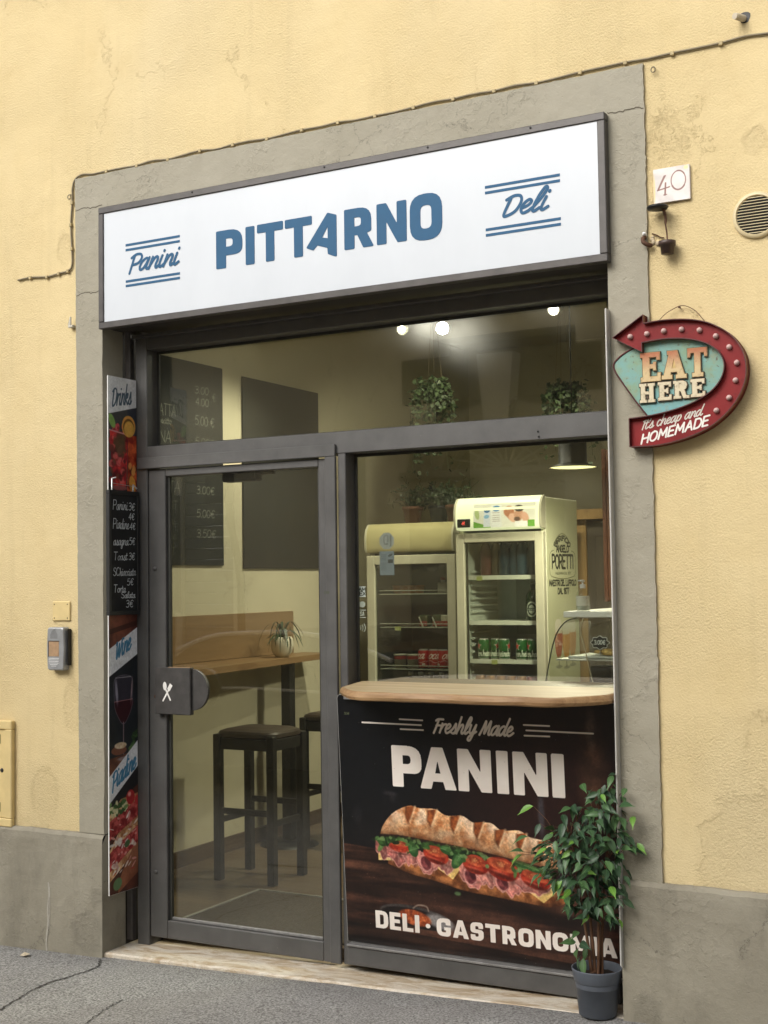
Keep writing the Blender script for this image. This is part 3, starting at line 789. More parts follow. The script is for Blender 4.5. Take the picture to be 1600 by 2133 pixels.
    r.stroke(smooth_pts(PL('.26,.168 .28,.182 .31,.18 .318,.163')), .006, (130, 112, 100))
    r.soften(3, .14)
    # lettering
    ink = r.texture((224, 214, 204), (236, 228, 219), 90, 40)
    for a, b in (((.094, .893), (.321, .892)), ((.24, .912), (.327, .911)), ((.242, .873), (.328, .873)), ((.693, .910), (.781, .910)), ((.701, .890), (.927, .889)), ((.694, .870), (.78, .871))):
        r.stroke([U(*a), U(*b)], .0065, ink)
    r.text(strokes('Freshly Made', .368 * w, .866 * h, .053, 'script', .32, fit=.325), .0088, ink)
    for c, a, b in (('P', .203, .316), ('A', .308, .444), ('N', .450, .572), ('I', .590, .632), ('N', .648, .768), ('I', .782, .825)): r.poly(heavy(c, a * w, b * w, .644 * h, .808 * h), ink)
    for c, cs in heavy_line('DELI . GASTRONOMIA', .112 * w, .975 * w, .072 * h, .142 * h, .09, .24): r.poly(cs, ink)
    # stains of use: pale spots and scuffs
    for k in range(40): r.ell(rd.uniform(0, w), rd.uniform(0, h), .0016, .0013, 0, (150, 148, 146), .6, .5)
    return r.image('poster_print')

def paint_banner():
    w, h = .19, 2.24
    r = Ras(w, h, 900, (20, 20, 22))
    def band(v0, v1, s, **k):
        pass
    V = lambda v: v * h
    rd = random.Random(5)
    lab = lambda zl0, zl1, zr0, zr1: r.poly([(0, V(zl0)), (w, V(zr0)), (w, V(zr1)), (0, V(zl1))], (226, 228, 232))
    # drinks (top): v from 0 (bottom) to 1 (top)
    r.poly([(0, V(.72)), (w, V(.72)), (w, V(1)), (0, V(1))], r.texture((44, 44, 44), (62, 62, 62), 200, 2))
    r.poly([(w * .68, V(.72)), (w, V(.72)), (w, V(1)), (w * .68, V(1))], (32, 36, 48), .8)
    r.poly([(.0, V(.725)), (w, V(.725)), (w, V(.79)), (0, V(.79))], (24, 24, 26))
    red = r.texture((96, 10, 16), (216, 44, 40), 34, 4, 4, 1.8)
    org = r.texture((120, 24, 14), (216, 80, 36), 34, 6, 4, 1.8)
    r.poly([(w * .66, V(.775)), (w, V(.775)), (w, V(.888)), (w * .7, V(.888))], org)
    r.poly([(w * .16, V(.785)), (w * .62, V(.785)), (w * .70, V(.893)), (w * .05, V(.893))], red)
    for k in range(70):
        u, v = rd.uniform(.1, .62), rd.uniform(.79, .885)
        c = rd.choice([(60, 20, 18), (170, 30, 34), (226, 84, 80), (84, 52, 34), (120, 16, 24)])
        r.ell(w * u, V(v), rd.uniform(.006, .018), rd.uniform(.008, .02), rd.uniform(0, 3), c, .75, .4)
    r.ell(w * .42, V(.868), .035, .05, 0, (72, 58, 36), .85, .5)
    for k in range(14):
        r.ell(w * rd.uniform(.72, .95), V(rd.uniform(.785, .87)), .012, .016, 0, rd.choice([(74, 24, 18), (236, 150, 70), (180, 60, 30)]), .8, .4)
    for k in range(26):
        r.ell(w * rd.uniform(.14, .58), V(rd.uniform(.893, .905)), .009, .009, 0, rd.choice([(196, 60, 70), (226, 110, 116), (140, 30, 40)]), 1, .3)
    r.stroke([(w * .04, V(.894)), (w * .58, V(.889))], .006, (214, 140, 140), .9)
    r.ell(w * .72, V(.905), .046, .048, 0, (226, 150, 60), 1, .06); r.ell(w * .72, V(.903), .037, .039, 0, (96, 60, 20), 1, .08); r.ell(w * .735, V(.90), .034, .035, 0, (222, 160, 62), 1, .1)
    r.ell(w * .13, V(.912), .018, .034, .5, (120, 166, 74), 1, .15)
    r.ell(w * .85, V(.79), .022, .04, .2, (232, 150, 50), .95, .15)
    r.ell(w * .4, V(.782), .05, .012, 0, (196, 90, 90), .7, .4)
    lab(.925, 1.0, .945, 1.0)
    r.text(strokes('Drinks', w * .15, V(.942), .075, 'script', .25, fit=w * .66, slope=.16), .0075, (52, 70, 88))
    # logs behind the chalkboard and below it
    r.poly([(0, V(.46)), (w, V(.50)), (w, V(.73)), (0, V(.73))], r.texture((58, 26, 20), (112, 56, 40), 60, 8, 4, 1.5, (1, .5)))
    r.poly([(0, V(.496)), (w, V(.512)), (w, V(.522)), (0, V(.506))], (40, 18, 14), .8)
    # wine
    r.poly([(0, V(.24)), (w, V(.285)), (w, V(.46)), (0, V(.42))], r.texture((10, 12, 15), (22, 26, 30), 120, 9))
    cx = w * .50
    gl = [(-.062, .378), (-.052, .412), (.052, .412), (.062, .378), (.055, .352), (.02, .327), (0, .322), (-.02, .327), (-.055, .352)]
    r.poly([smooth_pts([(cx + a, V(b)) for a, b in gl + gl[:1]])], (40, 36, 46), .8)
    r.poly([smooth_pts([(cx + a, V(b)) for a, b in [(-.06, .366), (.06, .366), (.054, .350), (.02, .328), (0, .324), (-.02, .328), (-.054, .350), (-.06, .366)]])], (38, 8, 14), .95)
    r.ell(cx - .045, V(.385), .008, .05, .1, (170, 166, 186), .7, .8); r.ell(cx + .055, V(.385), .004, .05, -.1, (170, 140, 140), .7, .8)
    r.stroke([(cx - .06, V(.366)), (cx + .06, V(.368))], .003, (200, 130, 130), .7)
    r.stroke(smooth_pts([(cx + a, V(b)) for a, b in gl + gl[:1]]), .0022, (150, 140, 150), .6)
    r.stroke([(cx - .05, V(.412)), (cx + .05, V(.412))], .003, (190, 184, 190), .8)
    r.stroke([(cx, V(.325)), (cx, V(.262))], .006, (120, 96, 100), .9)
    r.poly([(0, V(.215)), (w, V(.245)), (w, V(.268)), (0, V(.258))], r.texture((58, 30, 22), (110, 64, 44), 40, 15))
    r.ell(cx - .03, V(.272), .05, .02, 0, (108, 62, 44), 1, .1); r.ell(cx - .02, V(.281), .04, .014, 0, r.texture((178, 146, 104), (226, 204, 170), 10, 16), 1, .2)
    r.ell(cx, V(.255), .04, .008, 0, (150, 140, 140), .7, .5)
    for k in range(14): r.ell(w * rd.uniform(.72, .98), V(rd.uniform(.26, .305)), .016, .008, rd.uniform(0, 3), rd.choice([(46, 72, 36), (70, 100, 54), (30, 50, 26)]), 1, .2)
    lab(.415, .468, .455, .508)
    r.text(strokes('Wine', w * .24, V(.447), .072, 'script', .22, fit=w * .52, slope=.45), .0085, (48, 108, 148))
    # piadine
    r.poly([(0, 0), (w, 0), (w, V(.20)), (0, V(.16))], r.texture((40, 20, 16), (74, 36, 26), 60, 18))
    r.poly([(w * .3, 0), (w, V(.03)), (w, V(.11)), (w * .3, V(.02))], r.texture((100, 52, 34), (140, 80, 54), 60, 19, 4, 1.2, (1, .4)))
    for v, sl in ((.142, .02), (.075, .045), (.04, .055)):
        a = [(0, V(v - .016)), (w * .5, V(v + sl * .4 - .012)), (w, V(v + sl)), (w, V(v + sl + .022)), (w * .4, V(v + sl * .5 + .026)), (0, V(v + .008))]
        r.poly(a, r.texture((150, 92, 54), (226, 178, 128), 20, 21, 4, 1.8))
    for v, sl in ((.115, .03), (.055, .04)):
        r.poly([(0, V(v - .012)), (w, V(v + sl - .006)), (w, V(v + sl + .026)), (0, V(v + .024))], r.texture((110, 20, 22), (196, 74, 70), 18, 23, 4, 1.8))
    for k in range(46): r.ell(w * rd.uniform(.03, .95), V(rd.uniform(.04, .15)), rd.uniform(.005, .022), rd.uniform(.002, .006), rd.uniform(-.4, 1.1), rd.choice([(226, 150, 140), (236, 226, 214), (160, 34, 36), (240, 236, 228)]), .8, .3)
    for u_, v_, q_ in ((.30, .100, .024), (.2, .054, .024), (.84, .09, .018)):
        for k in range(9): r.ell(w * u_ + rd.uniform(-.7, .7) * q_, V(v_) + rd.uniform(-.7, .7) * q_, q_ * rd.uniform(.25, .6), q_ * rd.uniform(.2, .45), rd.uniform(0, 3), rd.choice([(238, 230, 220), (220, 200, 184), (206, 150, 140)]), .85, .4)
    for k in range(34): r.ell(w * rd.uniform(.0, .6), V(rd.uniform(.15, .175)), .014, .008, rd.uniform(0, 3), rd.choice([(60, 92, 44), (96, 130, 70), (40, 66, 30), (206, 200, 150)]), 1, .25)
    r.ell(w * .74, V(.178), .028, .032, 0, (164, 30, 32), 1, .12); r.ell(w * .7, V(.184), .01, .01, 0, (236, 160, 150), .8, .6); r.ell(w * .98, V(.17), .018, .022, 0, (170, 36, 38), 1, .12)
    r.ell(w * .28, V(.018), .03, .024, .6, (80, 112, 70), 1, .15); r.ell(w * .62, V(.09), .02, .014, .6, (56, 84, 46), 1, .2)
    lab(.172, .224, .236, .286)
    r.text(strokes('Piadine', w * .12, V(.198), .07, 'script', .22, fit=w * .80, slope=.52), .0085, (48, 108, 148))
    r.soften(1, .08)
    r.a = 255 * (np.clip(r.a, 0, 255) / 255) ** .80
    return r.image('food_banner_print')

def chalk(r, st, w, a=.8, col=(206, 212, 214)):
    for p in st: r.stroke(p, w, col, a)

def paint_chalkboard():
    w, h = .17, .53
    r = Ras(w, h, 1400, (17, 18, 20))
    r.a[:] = r.texture((12, 13, 14), (26, 27, 29), 120, 51, 5, 1.4)
    L = [('Panini', .014, .462, .044, .098), ('3€', .118, .462, .034, .044), ('4€', .118, .418, .030, .040), ('Piadine', .014, .375, .046, .106), ('4€', .126, .374, .030, .038), ('asagna', .016, .300, .040, .100), ('5€', .122, .303, .032, .040), ('Toast', .016, .232, .036, .092), ('3€', .118, .233, .032, .042), ('SChiacciata', .014, .160, .036, .150), ('5€', .106, .116, .030, .044), ('Torta', .016, .084, .034, .080), ('Salata', .066, .058, .028, .094), ('3€', .098, .014, .032, .050)]
    for s, x, z, hh, fit in L:
        chalk(r, strokes(s, x, z, hh, 'mix', .10, fit=fit, jitter=.03), .0036, .88, (224, 230, 232))
    for k in range(6): r.ell(random.uniform(0, w), random.uniform(0, h), .03, .012, random.uniform(-1, 1), (60, 62, 64), .25, 1.0)
    n = vnoise(r.H, r.W, 3, 77, 2)[..., None]
    r.a *= (.86 + .22 * n)
    return r.image('chalkboard_writing')

def paint_board(lines, seed):
    w, h = .84, 1.12
    r = Ras(w, h, 420, (34, 36, 32))
    r.a[:] = r.texture((14, 16, 13), (30, 32, 28), 160, seed, 5, 1.3)
    for s, x, z, hh, fit, al in lines:
        chalk(r, strokes(s, x, z, hh, 'mix', .06, fit=fit, jitter=.03), .0060, al * .8, (150, 152, 142))
    return r.image('menu_board_writing')

def paint_tile():
    r = Ras(.13, .122, 900, (214, 206, 200))
    r.a[:] = r.texture((196, 190, 186), (226, 220, 215), 40, 61)
    c = (124, 84, 76)
    r.stroke([(.044, .095), (.014, .045), (.056, .052)], .004, c); r.stroke([(.040, .093), (.018, .050)], .007, c, .9)
    r.stroke([(.044, .068), (.041, .026)], .006, c); r.stroke([(.014, .045), (.058, .053)], .004, c); r.stroke([(.036, .026), (.047, .027)], .003, c)
    o = [(.090 + .026 * math.cos(a), .072 + .034 * math.sin(a)) for a in np.linspace(0, 6.283, 30)]
    r.stroke(o, .0035, c)
    r.stroke([p for p in o[3:12]], .0015, c)
    r.stroke(o[17:27], .006, c, .8); r.stroke(o[3:9], .005, c, .8)
    r.ell(.118, .114, .008, .007, 0, (236, 214, 150), .9, .5); r.ell(.002, .05, .004, .05, 0, (224, 196, 130), .8, .6)
    return r.image('house_number_print')

def paint_fridge_side():
    w, h = .50, 1.95
    r = Ras(w, h, 700, (206, 208, 176))
    r.a[:] = r.texture((200, 202, 168), (212, 214, 182), 200, 71)
    k = (40, 42, 34)
    a = strokes('BIRRIFICIO', 0, 0, 1, 'sans', 0, .14)
    xs = max(p[0] for s in a for p in s)
    for s in a:                       # set on an arc
        q = []
        for x, z in s:
            t = (x / xs - .5) * 2.3; rad = 1 + z * .42
            q.append((.25 + .105 * rad * math.sin(t), 1.655 + .062 * rad * math.cos(t)))
        r.stroke(q, .0085, k)
    r.text(strokes('ANGELO', .155, 1.652, .036, 'sans', 0, .16, fit=.20), .010, k)
    r.text(strokes('PORETTI', .085, 1.560, .074, 'sans', 0, .14, fit=.345), .014, k)
    r.text(strokes('VALGANNA DAL 1877', .13, 1.525, .013, 'sans', 0, .14, fit=.25), .0035, (110, 112, 88))
    for s in ('.11,1.66 .05,1.635 .05,1.53 .12,1.508 .25,1.50 .38,1.508 .45,1.53 .45,1.635 .39,1.66', '.12,1.68 .17,1.735 .25,1.755 .33,1.735 .38,1.68'):
        r.stroke(smooth_pts(G(s)), .0045, (120, 120, 84))
    r.text(strokes('MAESTRI DEL LUPPOLO', .035, 1.462, .030, 'sans', 0, .13, fit=.43), .0085, k)
    r.text(strokes('DAL 1877', .165, 1.416, .030, 'sans', 0, .13, fit=.18), .0085, k)
    for cx, c, top in ((.38, (206, 150, 90), 1.215), (.28, (214, 150, 60), 1.205), (.16, (178, 72, 30), 1.215)):
        r.poly([smooth_pts([(cx - .05, top), (cx - .06, top - .07), (cx - .035, top - .14), (cx, top - .155), (cx + .035, top - .14), (cx + .06, top - .07), (cx + .05, top), (cx - .05, top)])], c, .95)
        r.poly([smooth_pts([(cx - .051, top - .02), (cx - .047, top + .045), (cx, top + .06), (cx + .047, top + .045), (cx + .051, top - .02)])], (232, 228, 212), .95)
        r.stroke([(cx, top - .15), (cx, top - .20)], .016, (150, 150, 130)); r.ell(cx, top - .205, .05, .009, 0, (140, 142, 124), .8, .4)
        r.ell(cx - .03, top - .06, .01, .05, 0, (240, 200, 150), .5, .8)
    return r.image('fridge_side_print')

def paint_fridge_ad():
    r = Ras(.37, .13, 700, (214, 214, 196))
    r.a[:] = r.texture((206, 206, 188), (220, 220, 204), 60, 81)
    r.poly([(.0, .0), (.12, .0), (.0, .035)], (96, 150, 50)); r.ell(.022, .075, .014, .03, .2, (150, 170, 100), .8, .3)
    r.poly([(.06, .005), (.10, .005), (.105, .11), (.065, .11)], (200, 206, 210)); r.poly([(.105, .0), (.17, .0), (.17, .125), (.105, .125)], (216, 218, 210))
    r.ell(.082, .095, .018, .014, 0, (60, 100, 140), 1, .2); r.ell(.137, .103, .024, .016, 0, (60, 120, 170), 1, .2); r.ell(.08, .06, .016, .01, .2, (110, 160, 190), .9, .4)
    for z in (.08, .066, .054, .044, .034): r.stroke([(.116, z), (.158, z)], .003, (150, 140, 130), .9)
    r.ell(.225, .07, .026, .034, .3, (196, 150, 120), 1, .2); r.ell(.213, .085, .03, .03, .4, (170, 110, 76), 1, .3); r.ell(.235, .05, .02, .026, .5, (214, 170, 144), 1, .3)
    r.ell(.272, .065, .026, .036, -.2, (190, 142, 112), 1, .2); r.ell(.272, .1, .028, .018, -.1, (44, 36, 32), 1, .2); r.ell(.262, .042, .018, .012, 0, (84, 60, 48), .9, .4)
    r.ell(.31, .05, .02, .03, .4, (206, 160, 134), 1, .3); r.poly([(.25, .0), (.32, .0), (.32, .03), (.25, .03)], (226, 226, 220)); r.poly([(.325, .0), (.365, .0), (.365, .035), (.325, .035)], (100, 156, 54))
    return r.image('fridge_header_advert')

def paint_can(kind):
    w, h = .208, .115
    if kind == 'green':
        r = Ras(w, h, 900, (30, 92, 40))
        r.poly([(0, .012), (w, .012), (w, .048), (0, .048)], (18, 48, 26))
        for x in (.052, .156):
            st = []
            for k in range(10):
                a = math.pi / 2 + k * math.pi / 5; q = .021 if k % 2 == 0 else .009
                st.append((x + q * math.cos(a), .074 + q * math.sin(a)))
            big = [(x + (p - x) * 1.25, .074 + (z - .074) * 1.25) for p, z in st]
            r.poly(big, (220, 224, 214)); r.poly(st, (196, 34, 34))
        for x in (-.02, .084, .188): r.text(strokes('heineken', x, .018, .034, 'mix', 0, fit=.098), .0055, (222, 226, 216))
    else:
        r = Ras(w, h, 900, (168, 22, 26))
        for x in (-.03, .074, .178):
            r.text(strokes('Coca', x + .012, .06, .042, 'script', .4, fit=.075), .0055, (226, 220, 214))
            r.stroke(smooth_pts([(x, .04), (x + .03, .05), (x + .06, .036), (x + .1, .046)]), .004, (220, 214, 208), .8)
        for x in (.05, .15): r.poly([(x, .02), (x + .02, .02), (x + .02, .034), (x, .034)], (210, 200, 196))
    r.a[:6] = (150, 150, 148); r.a[-6:] = (160, 160, 158)
    return r.image(kind + '_can_print')

def paint_bottle_label():
    r = Ras(.08, .10, 900, (22, 34, 24))
    r.ell(.04, .05, .034, .046, 0, (206, 210, 200), 1, .06); r.ell(.04, .05, .026, .037, 0, (26, 40, 28), 1, .06); r.ell(.04, .05, .018, .026, 0, (206, 210, 200), 1, .08)
    r.poly([(.002, .042), (.078, .042), (.078, .058), (.002, .058)], (24, 38, 26)); r.text(strokes('heineken', .006, .046, .012, 'mix', 0, fit=.068), .0018, (216, 220, 210))
    return r.image('beer_label_print')

def paint_cards():
    out = {}
    r = Ras(.05, .05, 1200, (196, 206, 196))
    r.text(strokes('AM', .016, .027, .016, 'sans', 0, .12, fit=.036), .0042, (70, 76, 66)); r.text(strokes('EX', .020, .008, .016, 'sans', 0, .14, fit=.034), .0042, (70, 76, 66))
    out['amex'] = r.image('payment_sticker_square')
    return out

# ================================================================== SETTING
def ground_z(x, y):
    return .0305 * max(-3.5, min(3.0, x)) - .0075 - .012 * min(4.0, max(0.0, -y))

gb = MB()
def grid_patch(x0, x1, y0, y1, nx, ny, zf):
    v = [(x0 + (x1 - x0) * i / nx, y0 + (y1 - y0) * j / ny) for j in range(ny + 1) for i in range(nx + 1)]
    gb.add([(a, b, zf(a, b)) for a, b in v], [(j * (nx + 1) + i, j * (nx + 1) + i + 1, (j + 1) * (nx + 1) + i + 1, (j + 1) * (nx + 1) + i) for j in range(ny) for i in range(nx)], True)
def lump(x, y):
    return .004 * math.sin(x * 3.1 + y * 2.3) + .003 * math.sin(x * 7.7 - y * 5.1 + 1) + .0022 * math.sin(x * 17 + y * 13)
grid_patch(-2.2, 2.4, -1.6, .14, 92, 34, lambda x, y: ground_z(x, y) + lump(x, y) * min(1, (abs(y) + .04) * 4))
grid_patch(-30, -2.2, -1.6, .14, 12, 6, ground_z)
grid_patch(2.4, 30, -1.6, .14, 12, 6, ground_z)
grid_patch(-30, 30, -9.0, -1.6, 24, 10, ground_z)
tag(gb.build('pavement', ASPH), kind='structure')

CRACK = simple('crack_dirt', (.055, .052, .048), .95, 0, .3, 90)
def crack(pts, w):
    P = smooth_pts(pts, 14); mb = MB(); v = []
    for i, p in enumerate(P):
        a = Vector(P[max(0, i - 1)]); b = Vector(P[min(len(P) - 1, i + 1)])
        t = (b - a).normalized(); n = Vector((-t.y, t.x)); k = w * (.35 + .65 * random.random()) * min(1, (len(P) - i) / 8)
        q = Vector(p) + n * random.uniform(-.006, .006)
        for s in (1, -1):
            g = q + n * k * s
            v.append((g.x, g.y, ground_z(g.x, g.y) + lump(g.x, g.y) * min(1, (abs(g.y) + .04) * 4) + .003))
    mb.add(v, [(2 * i, 2 * i + 1, 2 * i + 3, 2 * i + 2) for i in range(len(P) - 1)])
    return tag(mb.build('pavement_crack', CRACK), kind='structure')
crack([(-1.06, -.05), (-1.02, -.10), (-.985, -.17), (-1.0, -.3), (-1.01, -.45), (-.985, -.6), (-.95, -.78), (-.9, -.95)], .0065)
crack([(-.60, -.46), (-.585, -.56), (-.55, -.68), (-.50, -.85), (-.47, -1.0)], .004)

gm = MB(); rg_ = random.Random(31)
for k in range(420):
    x = rg_.uniform(-1.9, 1.9); on = -1.05 < x < 1.24
    y = (-.020 if on else -.031) - abs(rg_.gauss(0, .028)); q = rg_.uniform(.0012, .0042) * (1.6 if rg_.random() < .06 else 1)
    if on and rg_.random() < .4: continue
    z = ground_z(x, y) + lump(x, y) * min(1, (abs(y) + .04) * 4)
    v_ = [(x + q * rg_.uniform(.6, 1.3) * a, y + q * rg_.uniform(.6, 1.3) * b, z + q * c) for a, b, c in ((1, 0, 0), (0, 1, 0), (-1, 0, 0), (0, -1, 0), (.1, .1, .9))]
    gm.add(v_, [(0, 1, 4), (1, 2, 4), (2, 3, 4), (3, 0, 4)])
tag(gm.build('grit', simple('grit', (.20, .185, .16), .9, 0, .6, 60)), 'fine grit and crumbs gathered along the foot of the wall', 'grit', kind='stuff')

# the building: plaster wall, painted door surround, cement plinth, marble threshold
bld = thing('building', 'yellow plastered building with a grey painted door surround and cement plinth', 'building')
wb = MB()
for x0, x1, z0, z1 in ((-9, -1.205, -.6, 9.5), (1.38, 9, -.6, 9.5), (-1.205, 1.38, 3.355, 9.5)):
    wb.box(x0, x1, 0, .34, z0, z1)
wb.build('plaster_wall', YELLOW, bld)
def jit(p0, p1, n, a, seed):
    r = random.Random(seed); out = []
    d = Vector((p1[0] - p0[0], p1[1] - p0[1])); nn = Vector((-d.y, d.x)).normalized(); k = 0
    for i in range(n):
        k = .55 * k + r.uniform(-a, a) + (r.uniform(-2.0, 2.0) * a if r.random() < .12 else 0)
        q = Vector(p0) + d * (i / n) + nn * k
        out.append((q.x, q.y))
    return out
U = []
U += jit((-1.209, .478), (-1.229, 3.371), 260, .0009, 1) + jit((-1.229, 3.371), (1.395, 3.366), 220, .0010, 2) + jit((1.395, 3.366), (1.391, .503), 280, .0014, 3)
U += jit((1.391, .503), (1.2475, .503), 4, .0, 4) + jit((1.2475, .503), (1.247, 3.215), 60, .0007, 5) + jit((1.247, 3.215), (-1.074, 3.205), 4, .0, 6) + jit((-1.074, 3.205), (-1.070, .478), 60, .0010, 7) + [(-1.070, .478)]
sb = MB().prism([U], lambda u, v, d: (u, d, v), -.012, .125)
sur = fix_normals(sb.build('door_surround', GREYP, bld))
for x0_, x1_ in ((-1.21, -1.078), (1.255, 1.385)):
    MB().box(x0_, x1_, .125, .34, -.2, 3.36).build('reveal_backing', DARK, bld)
def plinth(x0, x1, z1, seed, end_out):
    prof = [(-.004, z1 + .012), (-.016, z1 + .010), (-.026, z1 - .004), (-.028, z1 - .03), (-.028, -.6)]
    mb = MB(); n = int((x1 - x0) / .02); r = random.Random(seed); v = []; k = 0
    for i in range(n + 1):
        x = x0 + (x1 - x0) * i / n; k = .8 * k + r.uniform(-.0016, .0016)
        v += [(x, y - (r.uniform(0, .0012) if j else 0), z + (k if j < 4 else 0)) for j, (y, z) in enumerate(prof)]
    m = len(prof)
    mb.add(v, [(i * m + j, (i + 1) * m + j, (i + 1) * m + j + 1, i * m + j + 1) for i in range(n) for j in range(m - 1)])
    xe = x1 if end_out else x0
    mb.quad((xe, -.028, -.6), (xe, -.028, z1 - .03), (xe, .125, z1 - .03), (xe, .125, -.6))
    mb.quad((xe, -.028, z1 - .03), (xe, -.004, z1 + .008), (xe, .125, z1 + .008), (xe, .125, z1 - .03))
    return fix_normals(mb.build('plinth', PLINTH, bld))
plinth(-6, -1.068, .466, 1, True)
plinth(1.246, 6, .494, 2, False)
th = MB(); n = 46
zt = lambda x: .0225 * x + .003
v = []
for i in range(n + 1):
    x = -1.07 + 2.315 * i / n; w = .0012 * math.sin(i * 1.7) + .001 * math.sin(i * .6)
    v += [(x, -.016 + w, zt(x) - .06), (x, -.016 + w, zt(x) - .007), (x, -.009 + w, zt(x)), (x, .30, zt(x) + .002)]
th.add(v, [(i * 4 + j, (i + 1) * 4 + j, (i + 1) * 4 + j + 1, i * 4 + j + 1) for i in range(n) for j in range(3)])
th.build('threshold', MARBLE, bld)

# interior shell
FLOORM = m_wood('interior_floor_boards', (.095, .067, .043), (.18, .13, .082), 'x', .8, .45)
tag(MB().box(-1.70, 1.7, .26, 5.1, -.05, .05).build('floor', FLOORM), kind='structure')
tag(MB().box(-1.74, 1.74, .34, 5.1, 3.36, 3.46).build('ceiling', CREAM), kind='structure')
tag(MB().box(-1.74, -1.62, .34, 5.1, -.05, 3.36).build('wall_left', CREAM), kind='structure')
tag(MB().box(-1.62, 1.62, 4.98, 5.1, .05, 3.36).build('wall_back', CREAM), kind='structure')
tag(MB().box(1.62, 1.74, .34, 5.1, -.05, 3.36).build('wall_right', CREAM), kind='structure')
SKIRT = m_wood('skirting_wood', (.07, .045, .028), (.13, .088, .055), 'y', 1.0, .5)
tag(MB().box(-1.62, -1.606, .345, 4.97, .05, .135, .002).build('skirting', SKIRT), kind='structure')

# ================================================================== SHOPFRONT
sf = thing('shopfront', 'dark grey metal shopfront with a glazed door, a fanlight and a shop window', 'shopfront', (.08, .2, 0))
c = .003
MB().box(-1.022, -.958, .150, .25, -.02, 2.66, c).build('post', FRAME, sf)
MB().box(1.190, 1.252, .150, .25, .02, 2.66, c).build('post', FRAME, sf)
MB().box(-.9585, 1.1905, .151, .25, 2.598, 2.66, c).box(-1.02, 1.25, .12, .149, 2.648, 2.664, .002).build('top_rail', FRAME, sf)
MB().box(-.9585, 1.1905, .1505, .25, 2.074, 2.163, c).build('transom_rail', FRAME, sf)
MB().box(.024, .061, .1515, .25, .022, 2.0745, c).build('mullion', FRAME, sf)
MB().box(-1.006, .020, .136, .1495, 2.063, 2.113, .0025).box(-.030, .020, .1362, .1515, .024, 2.0625, .0025).build('door_lining', FRAME, sf)
MB().box(.0615, 1.1895, .118, .25, .034, .106, .003).build('bottom_rail', FRAME, sf)
LEDGE = simple('pale_grey_ledge', (.21, .205, .20), .45, .2, .25, 30)  # paler than the frame paint: sky light caught by the sill, put into the colour
MB().box(.0615, 1.1895, .112, .20, .107, .116, .0015).build('sill_strip', LEDGE, sf)
MB().box(.0615, 1.1895, .205, .225, .116, 1.10).build('kick_panel', DARK, sf)
RUB = simple('glazing_rubber', (.03, .03, .026), .5, 0, .2)
def bead(x0, x1, z0, z1, y, w=.012):
    MB().box(x0, x0 + w, y - .012, y - .004, z0, z1).box(x1 - w, x1, y - .012, y - .004, z0, z1).box(x0 + w, x1 - w, y - .012, y - .004, z1 - w, z1).box(x0 + w, x1 - w, y - .012, y - .004, z0, z0 + w).build('glazing_bead', RUB, sf)
bead(-.958, 1.190, 2.163, 2.598, .236)
bead(.061, 1.190, 1.105, 2.074, .236)
MB().box(-.956, 1.188, .234, .240, 2.165, 2.596).build('transom_pane', GLASS, sf)
MB().box(.063, 1.188, .234, .240, 1.107, 2.072).build('window_pane', GLASS, sf)
for x, z in ((.905, 2.105), (.907, 2.085)):
    MB().lathe([(0, 0), (.004, 0), (.004, .002)], (x, .1502, z), 8, 'y').build('screw_hole', BLACKM, sf)
MB().box(-.955, 1.188, .085, .1495, -.028, -.004).build('floor_track', simple('rusty_track', (.12, .085, .055), .8, .1, .4, 40), sf).rotation_euler = (0, R_(-1.29), 0)
# door leaf
db = MB()
db.box(-.955, -.863, .156, .206, .020, 2.058, .003).box(-.072, -.0325, .156, .206, .020, 2.058, .003)
db.box(-.8625, -.0725, .1565, .206, 2.026, 2.058, .003).box(-.8625, -.0725, .1565, .206, .020, .097, .003)
door = db.build('door', FRAME, sf)
DG = MB().box(-.862, -.073, .188, .194, .098, 2.025)
DG.build('door_pane', GLASS, door)
MB().box(-.862, -.850, .172, .186, .098, 2.025).box(-.085, -.073, .172, .186, .098, 2.025).build('glazing_bead', RUB, door)
MB().box(-.850, -.085, .172, .186, .098, .110, .002).build('glass_ledge', LEDGE, door)
HANDLE = simple('painted_wood_handle', (.050, .047, .045), .5, 0, .25, 22, .15, 80)
hp = MB().box(-.902, -.711, .126, .1545, .987, 1.190, .003)
hp.build('handle_block', HANDLE, door)
arc = [(-.712 + .085 * math.sin(a), 1.095 - .088 * math.cos(a)) for a in np.linspace(0, math.pi, 24)]
MB().prism([arc], XZ(0), .140, .154).build('handle_half_disc', HANDLE, door)
MB().box(-.83, -.711, .1265, .14, 1.1895, 1.1915).build('worn_edge', m_wood('worn_edge_wood', (.3, .2, .12), (.5, .36, .24)), door)
EMB = simple('white_vinyl', (.78, .77, .74), .5, 0, .04)
em = MB()
fn = lambda u, v, d=0.0: (u, .1254 + d, v)
S0 = (-.858, 1.047)
ribbon(em, [(-.817, 1.050), (-.842, 1.096)], .0075, fn)
em.sheet([[(-.846 + .012 * math.cos(a) * .8 + .007 * math.sin(a) * -.5, 1.109 + .018 * math.sin(a) + .005 * math.cos(a)) for a in np.linspace(0, 6.28, 20)[:-1]]], lambda u, v: (u, .1249, v))
ribbon(em, [(-.856, 1.046), (-.826, 1.092)], .0075, fn, -.0004)
em.sheet([[(-.833, 1.098), (-.818, 1.122), (-.804, 1.112), (-.819, 1.088), (-.827, 1.088)]], lambda u, v: (u, .1247, v))
for k in range(3):
    pass
em.build('cutlery_emblem', EMB, door)
MB().lathe([(0, 0), (.009, 0), (.009, .003), (0, .004)], (-.918, .156, 1.060), 10, 'y').build('lock', RUST, door)
MB().lathe([(0, 0), (.010, 0), (.010, .003), (0, .004)], (-.922, .156, .30), 10, 'y').build('lock', FRAME, door)
